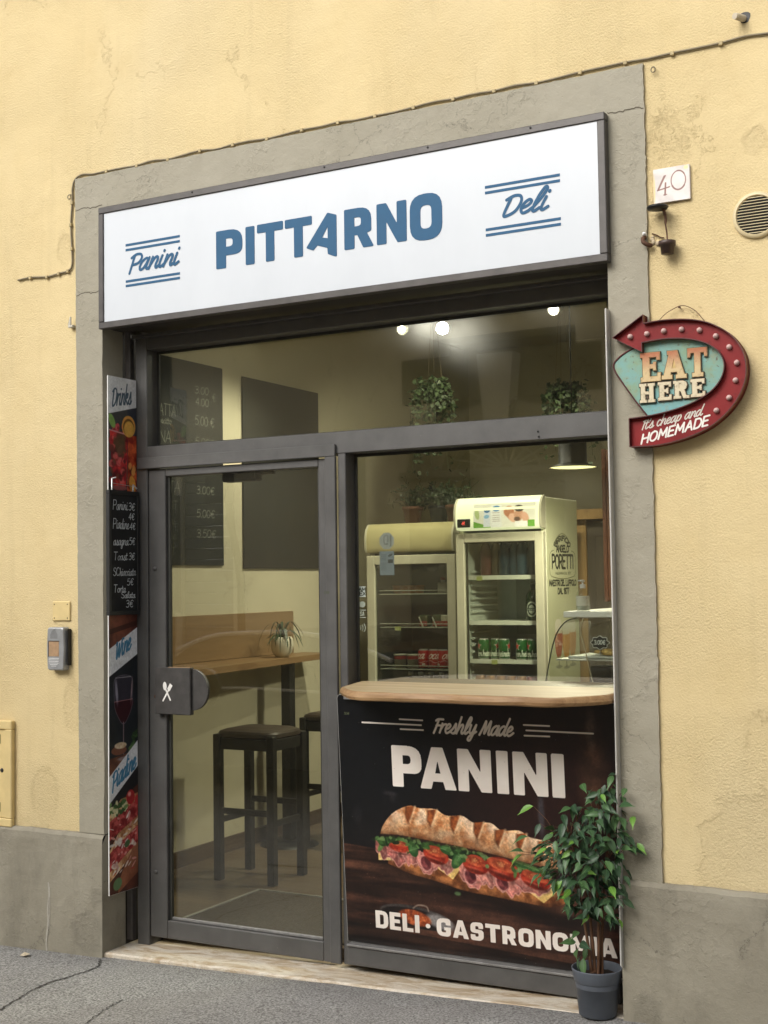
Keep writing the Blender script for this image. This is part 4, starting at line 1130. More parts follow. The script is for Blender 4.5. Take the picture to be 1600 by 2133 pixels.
MB().lathe([(0, 0), (.010, 0), (.010, .003), (0, .004)], (-.922, .156, 1.62), 10, 'y').build('lock', FRAME, door)
cl = MB().box(-.60, -.42, .21, .27, 1.99, 2.05, .008).box(-.44, -.33, .215, .235, 2.015, 2.03, .003)
cl.build('door_closer', BLACKM, door)
# stickers on the window glass
PALE = simple('pale_green_vinyl', (.50, .56, .46), .5, 0, .06)
cards = paint_cards()
o = MB().quad((.055, .2333, 1.487), (.101, .2333, 1.487), (.101, .2333, 1.531), (.055, .2333, 1.531)).build('sticker', printed('sticker_square_print', cards['amex'], .5), sf)
uvmap(o, lambda x, y, z: ((x + .08 - .055) / .046, (z - 1.487) / .044))
mb = MB()
for i, x in enumerate((.068, .086)):
    mb.sheet([[(x + .0125 * math.cos(a), 1.457 + .0125 * math.sin(a)) for a in np.linspace(0, 6.283, 21)[:-1]]], lambda u, v: (u, .2333 - .0001 * i, v))
mb.build('sticker', PALE, sf)
mb = MB()
mb.quad((.055, .2333, 1.432), (.101, .2333, 1.432), (.101, .2333, 1.4355), (.055, .2333, 1.4355)).quad((.055, .2333, 1.402), (.101, .2333, 1.402), (.101, .2333, 1.4055), (.055, .2333, 1.4055))
for p in strokes('VISA', .062, .411, .016, 'sans', .15, .16, fit=.032):
    ribbon(mb, [(a, b + 1.0) for a, b in p], .0035, lambda u, v, d=0.0: (u, .2332 + d, v))
mb.build('sticker', PALE, sf)
mb = MB()
for k in range(4):
    ribbon(mb, [(.066 + .008 * k * .9 + (.006 + .0035 * k) * math.cos(a) - .006, 1.362 + (.006 + .0045 * k) * math.sin(a)) for a in np.linspace(-.9, .9, 7)], .003, lambda u, v, d=0.0: (u, .2333 + d, v))
mb.build('sticker', PALE, sf)
NOTICE = Ras(.075, .10, 900, (120, 132, 140))
for z in (.085, .078, .071, .064): NOTICE.stroke([(.008, z), (.034, z)], .003, (80, 90, 98), .8)
for z in (.05, .043, .036, .029, .022): NOTICE.stroke([(.008, z), (.034, z)], .003, (84, 94, 100), .7)
NOTICE.poly([(.042, .05), (.068, .05), (.068, .066), (.042, .066)], (44, 50, 50)); NOTICE.ell(.055, .083, .012, .005, .4, (60, 66, 66), 1, .3)
nim = NOTICE.image('notice_print')
o = MB().quad((.165, .2408, 1.575), (.232, .2408, 1.575), (.232, .2408, 1.672), (.165, .2408, 1.672)).build('notice', printed('notice_paper', nim, .6), sf)
uvmap(o, lambda x, y, z: ((x + .08 - .165) / .067, (z - 1.575) / .097))
OCT = [(.199 + .036 * math.cos(a), 1.714 + .036 * math.sin(a)) for a in np.linspace(math.pi / 8, 2 * math.pi + math.pi / 8, 9)[:-1]]
GREYV = simple('grey_vinyl', (.19, .20, .18), .5, 0, .1)
MB().sheet([OCT], lambda u, v: (u, .2408, v)).build('sticker', simple('pale_grey_vinyl', (.34, .36, .34), .5, 0, .1), sf)
mb = MB()
ribbon(mb, [(.217, 1.694), (.217, 1.734)], .007, lambda u, v, d=0.0: (u, .2402 + d, v)); ribbon(mb, smooth_pts([(.203, 1.702), (.190, 1.702), (.186, 1.718), (.19, 1.734), (.203, 1.734), (.203, 1.712)]), .006, lambda u, v, d=0.0: (u, .2402 + d, v))
mb.build('sticker_letters', GREYV, sf)

# roller shutter housing above the shopfront, behind the sign
rs = MB().box(-1.05, 1.24, .13, .335, 2.70, 3.20)
o = rs.build('shutter_box', DARK); tag(o, 'dark steel roller shutter housing in the gap under the shop sign', 'shutter box')
for i, z in enumerate((2.735, 2.77, 2.81)):
    MB().box(-1.05, 1.24, .105 - .02 * i, .129, z, z + .012, .002).build('shutter_slat', FRAME2, o)
MB().box(1.20, 1.235, .02, .1, 2.715, 2.735, .002).build('bracket', STEEL, o)
# guide rails in the reveals
for x0, x1 in ((-1.066, -1.036),):
    g = MB().box(x0, x1, .13, .16, 0, 2.69, .002).build('shutter_rail', FRAME2)
    tag(g, 'dark vertical shutter guide rail in the left reveal beside the food banner', 'rail')

# ================================================================== SHOP SIGN
sg = thing('shop_sign', 'long white light box sign with blue lettering above the door', 'shop sign', (.1, 0, 2.93))
x0, x1, z0, z1 = -1.062, 1.262, 2.668, 3.206
fw = .029
for nm, a in (('trim', (x0, x1, z1 - fw, z1)), ('trim', (x0, x1, z0, z0 + fw)), ('trim', (x0, x0 + fw, z0 + fw, z1 - fw)), ('trim', (x1 - fw, x1, z0 + fw, z1 - fw))):
    MB().box(a[0], a[1], -.052, -.0135, a[2], a[3], .003).build(nm, FRAME2, sg)
MB().box(-1.05, 1.238, -.0130, .095, 2.675, 3.195).build('box_body', DARK, sg)
ACR = NT('white_sign_acrylic')
ACR.set(color=ACR.ramp(ACR.noise(3, 6, .6, stretch=(1, 1, .5)), [(.3, (.575, .61, .655)), (.7, (.62, .655, .70))]), rough=.22, spec=.4)
MB().box(x0 + fw, x1 - fw, -.046, -.015, z0 + fw, z1 - fw).build('face_panel', ACR.m, sg)
BLUE = simple('blue_vinyl', (.031, .104, .205), .55, 0, .05, spec=.2)
for ch, a, b, za, zb in (('P', -.432, -.300, 2.853, 3.012), ('I', -.284, -.240, 2.852, 3.010), ('T', -.227, -.101, 2.853, 3.011), ('T', -.092, .036, 2.852, 3.011), ('a', .008, .150, 2.851, 3.008), ('R', .185, .318, 2.851, 3.011), ('N', .331, .462, 2.851, 3.011), ('O', .476, .614, 2.842, 3.022)):
    MB().prism(heavy(ch, a, b, za, zb), XZ(0), -.0475, -.0462).build('letter', BLUE, sg)
def word(text, x, z, h, fit, w, parent, mat, y, shear=.32, font='script', name='lettering'):
    mb = MB()
    for i, p in enumerate(strokes(text, x, z, h, font, shear, fit=fit)):
        ribbon(mb, p, w, lambda u, v, d=0.0: (u, y - .00008 * i + d, v))
    return mb.build(name, mat, parent)
word('Panini', -.888, 2.902, .072, .256, .0118, sg, BLUE, -.0468, .30)
word('Deli', .864, 2.888, .070, .170, .0118, sg, BLUE, -.0468, .34)
for a, b, zs in ((-.912, -.620, (3.020, 2.9985, 2.861, 2.8415)), (.792, 1.088, (3.006, 2.985, 2.846, 2.8255))):
    for z in zs:
        MB().box(a, b, -.0472, -.0462, z - .0052, z + .0052).build('stripe', BLUE, sg)
for x in (-.55, .1, .56, .98):
    MB().lathe([(0, .002), (.004, .002), (.004, 0)], (x, -.052, 3.196), 8, 'y').build('screw', BLACKM, sg)

# ================================================================== SIDE BANNERS AND CHALKBOARD
bim = paint_banner()
fb = thing('food_banner', 'tall narrow food banner with Drinks, Wine and Piadine labels left of the door', 'banner', (-1.015, .05, 1.34))
BX = -1.015
bp = MB().box(BX - .005, BX, -.044, .146, .228, 2.463)
bp.build('board', WHITEP, fb)
def lab_front(y, z): return ((y + .044) / .19, (z - .228) / 2.235)
o = MB().quad((BX + .0008, -.0425, .229), (BX + .0008, .1455, .229), (BX + .0008, .1455, 2.462), (BX + .0008, -.0425, 2.462)).build('print', printed('banner_print', bim, .35), fb)
uvmap(o, lambda x, y, z: lab_front(y + .05, z + 1.34))
rb = thing('side_panel', 'pale thin panel seen edge-on against the right reveal beside the counter', 'panel', (1.248, .03, 1.35))
mb = MB()
mb.add([(1.2475, -.048, .215), (1.2525, -.048, .215), (1.2455, .118, .215), (1.2385, .118, .215), (1.2475, -.048, 2.5), (1.2525, -.048, 2.5), (1.2455, .118, 2.5), (1.2385, .118, 2.5)], [(3, 2, 1, 0), (4, 5, 6, 7), (0, 1, 5, 4), (1, 2, 6, 5), (2, 3, 7, 6), (3, 0, 4, 7)])
mb.build('board', simple('brushed_panel', (.50, .49, .46), .4, .2, .1), rb)
MB().tube([(1.249, -.050, .22), (1.249, -.050, 2.5)], .0032, 8).build('edge_trim', simple('white_trim', (.52, .51, .48), .4, 0, .05), rb)

cim = paint_chalkboard()
SEAM = simple('seam_dirt', (.10, .085, .06), .9, 0, .3, 60)
for P_ in ([(-1.226, 3.228), (-1.18, 3.232), (-1.13, 3.226), (-1.075, 3.23)], [(-1.222, 2.842), (-1.17, 2.850), (-1.12, 2.843), (-1.075, 2.852)], [(1.262, 3.212), (1.30, 3.206), (1.35, 3.212), (1.390, 3.205)]):
    mb = MB(); Q_ = [(a + random.uniform(-.002, .002), b + random.uniform(-.003, .003)) for a, b in smooth_pts(P_, 6)]
    ribbon(mb, Q_, .0035, lambda u, v, d=0.0: (u, -.0124 + d, v)); mb.build('seam', SEAM, bld)
mb = MB(); DRIP = simple('lime_drip', (.36, .34, .29), .9, 0, .2, 60)
ribbon(mb, smooth_pts([(-1.372, .245), (-1.369, .20), (-1.376, .14), (-1.374, .08), (-1.384, .0), (-1.382, -.045)], 6), .009, lambda u, v, d=0.0: (u, -.0296 + d, v))
ribbon(mb, smooth_pts([(-1.365, .23), (-1.364, .15), (-1.368, .05)], 6), .004, lambda u, v, d=0.0: (u, -.0298 + d, v))
mb.build('lime_drip', DRIP, bld)
cb_ = thing('chalkboard', 'narrow black menu chalkboard hung over the food banner left of the door', 'chalkboard', (-1.0, .04, 1.69))
CX = -.998
BLKW = simple('black_wood', (.014, .014, .014), .5, 0, .2, 30)
y0, y1, za, zb = -.062, .142, 1.420, 1.962
for a in ((y0, y1, zb - .018, zb), (y0, y1, za, za + .018), (y0, y0 + .016, za + .018, zb - .018), (y1 - .016, y1, za + .018, zb - .018)):
    MB().box(CX - .016, CX + .004, a[0], a[1], a[2], a[3], .002).build('frame', BLKW, cb_)
MB().box(CX - .014, CX - .002, y0 + .016, y1 - .016, za + .018, zb - .018).build('slate', BLKW, cb_)
o = MB().quad((CX - .0012, y0 + .017, za + .019), (CX - .0012, y1 - .017, za + .019), (CX - .0012, y1 - .017, zb - .019), (CX - .0012, y0 + .017, zb - .019)).build('writing', printed('chalk_writing', cim, .8), cb_)
uvmap(o, lambda x, y, z: ((y + .04 - y0 - .017) / (y1 - y0 - .034), (z + 1.69 - za - .019) / (zb - za - .038)))
mb = MB().tube([(CX, -.04, zb), (CX - .004, -.035, zb + .05), (CX + .006, -.02, zb + .055)], .0035, 6).tube([(CX, -.035, zb + .03), (CX + .002, .1, zb + .022)], .0012, 5).tube([(CX, .1, zb), (CX + .002, .1, zb + .03), (CX + .01, .115, zb + .012)], .004, 6)
mb.build('hook', STEEL, cb_)

# ================================================================== COUNTER AND POSTER
OAK = m_wood('counter_top_wood', (.30, .205, .10), (.60, .475, .285), 'x', .9, .5)
OAKE = m_wood('counter_edge_wood', (.22, .115, .045), (.46, .29, .14), 'x', 1.1, .55)
ctr = thing('counter', 'pale wooden serving counter with a wavy live edge in the shop window', 'counter', (.65, 0, 1.13))
out = [(.075, .232), (.09, .16), (.128, .02), (.146, -.045), (.165, -.085), (.225, -.155), (.27, -.205), (.33, -.236)]
xs = np.linspace(.36, 1.08, 30)
out += [(x, -.238 + .004 * math.sin(x * 21) + .003 * math.sin(x * 47)) for x in xs] + [(1.115, -.225), (1.17, -.165), (1.215, -.105), (1.236, -.06), (1.237, .0), (1.236, .232)]
rows = []
levels = [(1.112, .012, 0), (1.116, .003, 1), (1.126, -.001, 1), (1.136, .002, 1), (1.143, .006, 1), (1.1455, .013, 0)]
mb_top, mb_edge = MB(), MB()
cxm, cym = .66, .05
def inset(p, d, w):
    v = Vector((cxm - p[0], cym - p[1])); v.normalize(); q = Vector(p) + v * d
    return (q.x, q.y)
L = []
for z, d, w in levels:
    L.append([(*inset(p, d + (.0022 * math.sin(p[0] * 19 + z * 90) + .0016 * math.sin(p[0] * 53 + z * 40) if w and p[1] < -.02 else 0), w), z + .003 * math.sin(p[0] * 14) * (1 if w else 0) * .5) for p in out])
n = len(out)
for a, b in zip(L[:-1], L[1:]):
    mb_edge.add(a + b, [(i, (i + 1) % n, (i + 1) % n + n, i + n) for i in range(n)], True)
mb_edge.sheet([[p[:2] for p in L[0]]], lambda u, v: (u, v, 1.112))
mb_top.sheet([[p[:2] for p in L[-1]]], lambda u, v: (u, v, 1.1455))
mb_top.build('top', OAK, ctr); mb_edge.build('edge', OAKE, ctr)
MB().box(.12, 1.19, .242, .50, 1.112, 1.142, .003).build('inner_ledge', m_wood('inner_ledge_wood', (.15, .10, .045), (.25, .17, .08), 'x', 1.2, .4), ctr)
for x in (.30, 1.08):
    MB().box(x - .055, x + .055, -.02, .11, 1.104, 1.1115).build('bracket', STEEL, ctr)

pim = paint_poster()
pt, pb = (.085, 1.103), (.148, .118)
po = thing('poster_panel', 'dark poster panel of a long sandwich lettered Freshly Made Panini under the counter', 'poster', (.64, .11, .62))
px0, px1 = .046, 1.222
mb = MB()
f_ = lambda u, v, d: (u, pb[0] + (pt[0] - pb[0]) * (v - pb[1]) / (pt[1] - pb[1]) + d, v)
cont = rounded([(px0, pb[1], 0), (px0, pt[1], .02), (px1, pt[1], .01), (px1, pb[1], 0)])
mb.prism([cont], f_, .0, .006)
mb.build('panel', simple('panel_edge', (.30, .30, .29), .4, 0, .1), po)
o = MB().sheet([rounded([(px0 + .002, pb[1] + .001, 0), (px0 + .002, pt[1] - .002, .019), (px1 - .002, pt[1] - .002, .01), (px1 - .002, pb[1] + .001, 0)])], lambda u, v: f_(u, v, -.0006)).build('print', printed('poster_print', pim, .32), po)
uvmap(o, lambda x, y, z: ((x + .64 - .05) / 1.15, (z + .62 - .115) / .985))
MB().box(.085, .225, .070, .082, 1.084, 1.101, .002).build('bracket', LEDGE, po)
MB().box(.60, .68, .074, .083, 1.085, 1.098, .002).build('bracket', STEEL, po)

# ================================================================== EAT HERE SIGN
RED = NT('worn_red_enamel')
RED.set(color=RED.mix(RED.math('MULTIPLY', RED.ramp(RED.noise(28, 6, .75), [(.56, (0, 0, 0)), (.68, (1, 1, 1))]), .55), RED.ramp(RED.noise(7, 5, .6), [(.3, (.175, .012, .014)), (.7, (.245, .018, .019))]), (.05, .010, .008, 1)), rough=.5, spec=.25, normal=RED.bump(RED.noise(60, 4, .6), .12, .004))
REDRIM = simple('dark_red_rim', (.075, .012, .012), .5, 0, .4, 40)
SIDE = simple('rusty_red_side', (.17, .055, .03), .6, 0, .4, 35)
TEAL = NT('worn_teal_enamel')
w1 = TEAL.ramp(TEAL.noise(19, 7, .75), [(.50, (0, 0, 0)), (.66, (1, 1, 1))]); w2 = TEAL.ramp(TEAL.noise(75, 5, .7), [(.60, (0, 0, 0)), (.68, (1, 1, 1))])
tcol = TEAL.mix(TEAL.ramp(TEAL.noise(9, 4, .6), [(.35, (0, 0, 0)), (.7, (1, 1, 1))]), (.15, .36, .38, 1), (.19, .31, .20, 1))
tcol = TEAL.mix(TEAL.math('MULTIPLY', w1, .55), tcol, (.26, .24, .12, 1)); tcol = TEAL.mix(TEAL.math('MULTIPLY', w2, .8), tcol, (.085, .05, .035, 1))
TEAL.set(color=tcol, rough=.5, normal=TEAL.bump(TEAL.noise(50, 5, .7), .2, .004))
es = thing('eat_here_sign', 'worn red arrow sign reading EAT HERE on teal hung beside the door', 'sign', (1.5, -.03, 2.22))
r_out = [(1.274, 2.391), (1.330, 2.427), (1.387, 2.462), (1.388, 2.432)] + smooth_pts([(1.388, 2.432), (1.447, 2.436), (1.514, 2.433), (1.572, 2.424), (1.621, 2.407), (1.673, 2.375), (1.708, 2.337), (1.730, 2.294), (1.737, 2.248), (1.732, 2.203), (1.714, 2.158), (1.685, 2.116), (1.646, 2.079), (1.603, 2.051), (1.545, 2.027), (1.478, 2.010), (1.41, 2.002), (1.327, 2.003)], 4)[1:]
r_in = [(1.327, 2.104)] + smooth_pts([(1.327, 2.104), (1.396, 2.109), (1.464, 2.119), (1.523, 2.133), (1.573, 2.152), (1.619, 2.180), (1.648, 2.214), (1.661, 2.252), (1.656, 2.285), (1.637, 2.314), (1.603, 2.339), (1.554, 2.357), (1.5, 2.366), (1.445, 2.368), (1.381, 2.363)], 4)[1:] + [(1.381, 2.330)]
red = r_out + r_in
MB().prism([red], XZ(0), -.042, -.012).build('arrow', RED.m, es)
mb = MB(); m = len(red)
def inset_loop(P, d):
    o_ = []
    for i in range(len(P)):
        a, p, b = Vector(P[i - 1]), Vector(P[i]), Vector(P[(i + 1) % len(P)])
        t = ((b - p).normalized() + (p - a).normalized()); t = t.normalized() if t.length > 1e-6 else (b - p).normalized()
        nn = Vector((t.y, -t.x)); o_.append(tuple(p + nn * d))
    return o_
red_i = inset_loop(red, .0032)
vv = [(x, -.062, z) for x, z in red] + [(x, -.062, z) for x, z in red_i] + [(x, -.0425, z) for x, z in red_i]
mb.add(vv, [(i, (i + 1) % m, (i + 1) % m + m, i + m) for i in range(m)] + [(i + m, (i + 1) % m + m, (i + 1) % m + 2 * m, i + 2 * m) for i in range(m)])
mb.build('rim', REDRIM, es)
vv = [(x, -.0615, z) for x, z in red] + [(x, -.0122, z) for x, z in red]
MB().add(vv, [(i, (i + 1) % m, (i + 1) % m + m, i + m) for i in range(m)]).build('side', SIDE, es)
teal = smooth_pts([(1.374, 2.350), (1.339, 2.349), (1.296, 2.328), (1.270, 2.300), (1.277, 2.270)], 4) + [(1.305, 2.226), (1.347, 2.164), (1.387, 2.110), (1.457, 2.116), (1.52, 2.130), (1.573, 2.150), (1.62, 2.178), (1.649, 2.213), (1.663, 2.252), (1.658, 2.287), (1.64, 2.316), (1.605, 2.342), (1.555, 2.360), (1.5, 2.369), (1.440, 2.371), (1.383, 2.368)]
MB().prism([teal], XZ(0), -.037, -.012).build('teal_panel', TEAL.m, es)
mb = MB(); tl = [p for p in teal[:24] if p[0] < 1.36 or p[1] > 2.34]
mb.tube([(x, -.038, z) for x, z in teal[:17]] + [(1.305, -.038, 2.226), (1.347, -.038, 2.164), (1.387, -.038, 2.110)], .003, 6)
mb.build('panel_rim', REDRIM, es)
ORG = NT('faded_orange_to_cream')     # each letter is printed orange at the top, cream below
sep = ORG.n.new('ShaderNodeSeparateXYZ'); ORG.l.new(ORG.tc.outputs['Object'], sep.inputs[0])
mr = ORG.n.new('ShaderNodeMapRange'); mr.inputs[1].default_value = .03; mr.inputs[2].default_value = .10
ORG.l.new(ORG.math('ADD', sep.outputs[2], ORG.math('MULTIPLY', ORG.math('SUBTRACT', ORG.noise(40, 5, .7), .5), .03)), mr.inputs[0])
oc = ORG.mix(mr.outputs[0], (.56, .42, .22, 1), (.36, .10, .035, 1))
ORG.set(color=ORG.mix(ORG.math('MULTIPLY', ORG.ramp(ORG.noise(70, 5, .7), [(.55, (0, 0, 0)), (.7, (1, 1, 1))]), .5), oc, (.16, .10, .06, 1)), rough=.55)
CRM = NT('worn_cream'); CRM.set(color=CRM.mix(CRM.math('MULTIPLY', CRM.ramp(CRM.noise(70, 5, .7), [(.52, (0, 0, 0)), (.7, (1, 1, 1))]), .6), (.60, .52, .36, 1), (.2, .16, .09, 1)), rough=.55)
LINE = simple('brown_letter_outline', (.07, .045, .025), .6, 0, .3, 50)
YLINE = simple('yellow_letter_outline', (.50, .36, .14), .6, 0, .2, 50)
SLAB = {  # slab capitals, narrow
 'E': (.72, [[(0, 0), (0, .14), (.08, .16), (.08, .84), (0, .86), (0, 1), (.70, 1), (.70, .74), (.60, .74), (.58, .84), (.32, .84), (.32, .59), (.46, .59), (.47, .66), (.55, .66), (.55, .38), (.47, .38), (.46, .45), (.32, .45), (.32, .16), (.60, .16), (.62, .28), (.72, .28), (.72, 0)]]),
 'A': (.92, [[(-.02, 0), (-.02, .13), (.06, .13), (.28, .88), (.22, .88), (.22, 1), (.60, 1), (.86, .13), (.94, .13), (.94, 0), (.54, 0), (.54, .13), (.61, .13), (.59, .24), (.34, .24), (.31, .13), (.38, .13), (.38, 0)], [(.38, .38), (.55, .38), (.47, .72)]]),
 'T': (.80, [[(0, 1), (.8, 1), (.8, .70), (.71, .70), (.68, .84), (.52, .84), (.52, .13), (.62, .13), (.62, 0), (.18, 0), (.18, .13), (.28, .13), (.28, .84), (.12, .84), (.09, .70), (0, .70)]]),
 'H': (.86, [[(0, 0), (0, .13), (.08, .13), (.08, .87), (0, .87), (0, 1), (.39, 1), (.39, .87), (.31, .87), (.31, .57), (.55, .57), (.55, .87), (.47, .87), (.47, 1), (.86, 1), (.86, .87), (.78, .87), (.78, .13), (.86, .13), (.86, 0), (.47, 0), (.47, .13), (.55, .13), (.55, .43), (.31, .43), (.31, .13), (.39, .13), (.39, 0)]]),
 'R': (.86, [[(0, 0), (0, .13), (.08, .13), (.08, .87), (0, .87), (0, 1), (.52, 1), (.70, .92), (.76, .75), (.70, .56), (.60, .48), (.70, .15), (.86, .13), (.86, 0), (.56, 0), (.40, .42), (.31, .42), (.31, .13), (.40, .13), (.40, 0)], [(.31, .56), (.46, .58), (.53, .68), (.51, .80), (.44, .87), (.31, .87)]]),
}
def slab(ch, x0, x1, z0, z1, slope=0.0):
    w, cs = SLAB[ch]
    return [[(x0 + a * (x1 - x0) / w, z0 + b * (z1 - z0) + slope * a * (x1 - x0)) for a, b in cc] for cc in cs]
def grow(P, d):      # offset a closed loop outwards
    A = sum(P[i - 1][0] * P[i][1] - P[i][0] * P[i - 1][1] for i in range(len(P)))
    o_ = []
    for i in range(len(P)):
        a, p, b = Vector(P[i - 1]), Vector(P[i]), Vector(P[(i + 1) % len(P)])
        n1 = Vector(((p - a).y, -(p - a).x)); n2 = Vector(((b - p).y, -(b - p).x))
        if n1.length < 1e-9 or n2.length < 1e-9: o_.append(tuple(p)); continue
        n1.normalize(); n2.normalize(); k = n1 + n2
        k = k / max(.35, k.dot(n1)) if k.length > 1e-6 else n1
        o_.append(tuple(p + k * d * (1 if A > 0 else -1)))
    return o_
for ch, a, b, za, zb, mt in (('E', 1.370, 1.440, 2.228, 2.328, ORG.m), ('A', 1.446, 1.528, 2.231, 2.327, ORG.m), ('T', 1.536, 1.602, 2.231, 2.329, ORG.m), ('H', 1.364, 1.418, 2.156, 2.221, CRM.m), ('E', 1.430, 1.476, 2.159, 2.221, CRM.m), ('R', 1.484, 1.537, 2.161, 2.221, CRM.m), ('E', 1.544, 1.592, 2.162, 2.222, CRM.m)):
    cs = slab(ch, a, b, za, zb, -.01)
    root = MB().prism(cs, XZ(0), -.0475, -.0446).build('letter', mt)
    for w_ in root.data.vertices: w_.co -= Vector((a, -.0446, za))
    root.parent = es; root.location = Vector((a, -.0446, za)) - es.location
    mb = MB().prism([grow(cs[0], .0032)], XZ(0), -.0445, -.0371)
    mb.build('outline', LINE, root)
    if mt is ORG.m:
        MB().prism([grow(cs[0], .0012)], XZ(0), -.0455, -.0446).build('inline', YLINE, root)
    else:
        MB().prism([grow(cs[0], .0010)], XZ(0), -.0455, -.0446).build('inline', CRM.m, root)
OFFW = simple('off_white_paint', (.62, .56, .50), .5, 0, .15, 60)
mb = MB()
for i, p in enumerate(strokes("It's cheap and", 1.366, 2.062, .030, 'script', .28, fit=.212, slope=.17)):
    ribbon(mb, p, .0042, lambda u, v, d=0.0: (u, -.0424 - .00006 * i + d, v))
mb.build('lettering', OFFW, es)
mb = MB()
for i, p in enumerate(strokes('HOMEMADE', 1.364, 2.013, .031, 'sans', .22, .20, fit=.240, slope=.215)):
    ribbon(mb, p, .0062, lambda u, v, d=0.0: (u, -.0424 - .00006 * i + d, v))
mb.build('lettering', simple('white_brush_paint', (.74, .71, .66), .5, 0, .1, 60), es)
BULB = simple('frosted_bulb', (.58, .40, .37), .2, 0, .1, 200)
for x, z in ((1.335, 2.391), (1.395, 2.395), (1.455, 2.399), (1.517, 2.398), (1.579, 2.389), (1.634, 2.363), (1.678, 2.321), (1.702, 2.266), (1.696, 2.207), (1.673, 2.150), (1.629, 2.110)):
    b_ = MB().lathe([(.0095, .0), (.0098, .006), (.006, .013), (0, .0155)], (x, -.0425, z), 12, 'y').build('bulb', BULB, es)
mb = MB().tube(smooth_pts([(1.427, -.03, 2.433), (1.455, -.022, 2.462), (1.48, -.016, 2.477), (1.503, -.014, 2.486), (1.525, -.014, 2.484), (1.56, -.018, 2.462), (1.594, -.03, 2.42)], 5), .0014, 5)
mb.build('wire', RUST, es)
MB().lathe([(.002, -.004), (.002, .016), (.0045, .016), (.0045, .018), (0, .018)], (1.503, 0, 2.482), 8, 'y').build('nail', RUST, es)

# ================================================================== THINGS ON THE WALL
tile = MB().box(1.4205, 1.5515, -.012, -.001, 2.856, 2.979, .0025).build('house_number_tile', simple('glazed_tile', (.62, .57, .54), .35, 0, .08))
tag(tile, 'square pale ceramic house number tile with 40 painted in brown', 'house number')
o = MB().quad((1.422, -.0124, 2.8575), (1.55, -.0124, 2.8575), (1.55, -.0124, 2.9775), (1.422, -.0124, 2.9775)).build('number', printed('tile_print', paint_tile(), .35), tile)
uvmap(o, lambda x, y, z: ((x - 1.422) / .128, (z - 2.8575) / .12))
# old lamp holder below the tile
ol = thing('lamp_holder', 'small rusty lamp holder dangling from a black ring under the house number', 'lamp holder', (1.455, -.02, 2.83))
mb = MB().lathe([(.0, .006), (.034, .005), (.038, 0), (.034, -.006), (.012, -.008), (0, -.008)], (1.444, -.045, 2.833), 18)
mb.build('ring_cap', BLACKM, ol)
MB().tube([(1.456, -.004, 2.846), (1.458, -.025, 2.838), (1.452, -.04, 2.83)], .004, 6).build('arm', RUST, ol)
MB().tube(smooth_pts([(1.461, -.035, 2.828), (1.467, -.03, 2.80), (1.466, -.028, 2.775), (1.470, -.028, 2.74), (1.471, -.028, 2.705)], 4), [.0055] * 4 + [.0045] * 4 + [.003] * 9, 6).build('stem', RUST, ol)
MB().lathe([(0, 0), (.021, 0), (.024, .028), (.030, .029), (.030, .044), (.026, .045), (.0, .045)], (1.472, -.036, 2.668), 16).build('socket', simple('brown_bakelite', (.055, .032, .025), .45, 0, .3, 60), ol)
cs_ = thing('cable_stub', 'broken plaster with a rusty cable stub right of the sign', 'cable stub', (1.40, -.01, 2.725))
mb = MB(); r = random.Random(4)
for k in range(9):
    a = r.uniform(0, 6.28); q = r.uniform(.005, .03)
    x, z, s = 1.408 + q * math.cos(a), 2.728 + q * .8 * math.sin(a), r.uniform(.004, .010)
    mb.lathe([(s * 1.3, -.002), (s, s * .7), (s * .4, s), (0, s)], (x, 0, z), 6, 'y')
mb.build('plaster_lumps', simple('broken_plaster', (.46, .38, .26), .9, 0, .3, 60), cs_)
MB().tube(smooth_pts([(1.387, -.016, 2.745), (1.384, -.03, 2.733), (1.389, -.036, 2.720), (1.400, -.030, 2.712), (1.408, -.012, 2.712)], 4), .0075, 7).build('stub', RUST, cs_)
MB().lathe([(0, .012), (.006, .010), (.007, 0)], (1.389, -.024, 2.752), 8, 'y').build('tip', WHITEP, cs_)
MB().tube(smooth_pts([(1.41, -.006, 2.755), (1.425, -.007, 2.748), (1.44, -.006, 2.738), (1.452, -.005, 2.735)], 4), .0022, 5).build('wire', RUST, cs_)

# vent grille
VENT = simple('cream_vent_plastic', (.60, .50, .30), .5, 0, .06)
vg = thing('vent_grille', 'round cream ventilation grille with horizontal slats near the number tile', 'vent grille', (1.772, 0, 2.768))
vx, vz = 1.772, 2.768
MB().lathe([(.068, .013), (.0775, .012), (.080, .006), (.081, 0)], (vx, 0, vz), 40, 'y').lathe([(.068, .013), (.066, .0095), (.066, .001)], (vx, 0, vz), 40, 'y').build('ring', VENT, vg)
MB().lathe([(0, .0008), (.066, .0008)], (vx, 0, vz), 32, 'y').build('duct', BLACKM, vg)
for k in range(13):
    z = vz - .060 + k * .010
    hw = math.sqrt(max(0, .0655 ** 2 - (z - vz) ** 2))
    sl = MB(); sl.add([(vx - hw, -.004, z + .0014), (vx + hw, -.004, z + .0014), (vx + hw, -.0125, z - .0018), (vx - hw, -.0125, z - .0018), (vx - hw, -.0035, z + .0028), (vx + hw, -.0035, z + .0028), (vx + hw, -.012, z + .0004), (vx - hw, -.012, z + .0004)], [(0, 1, 2, 3), (7, 6, 5, 4), (3, 2, 6, 7), (0, 3, 7, 4), (1, 5, 6, 2), (4, 5, 1, 0)])
    sl.build('slat', VENT, vg)  # louvre
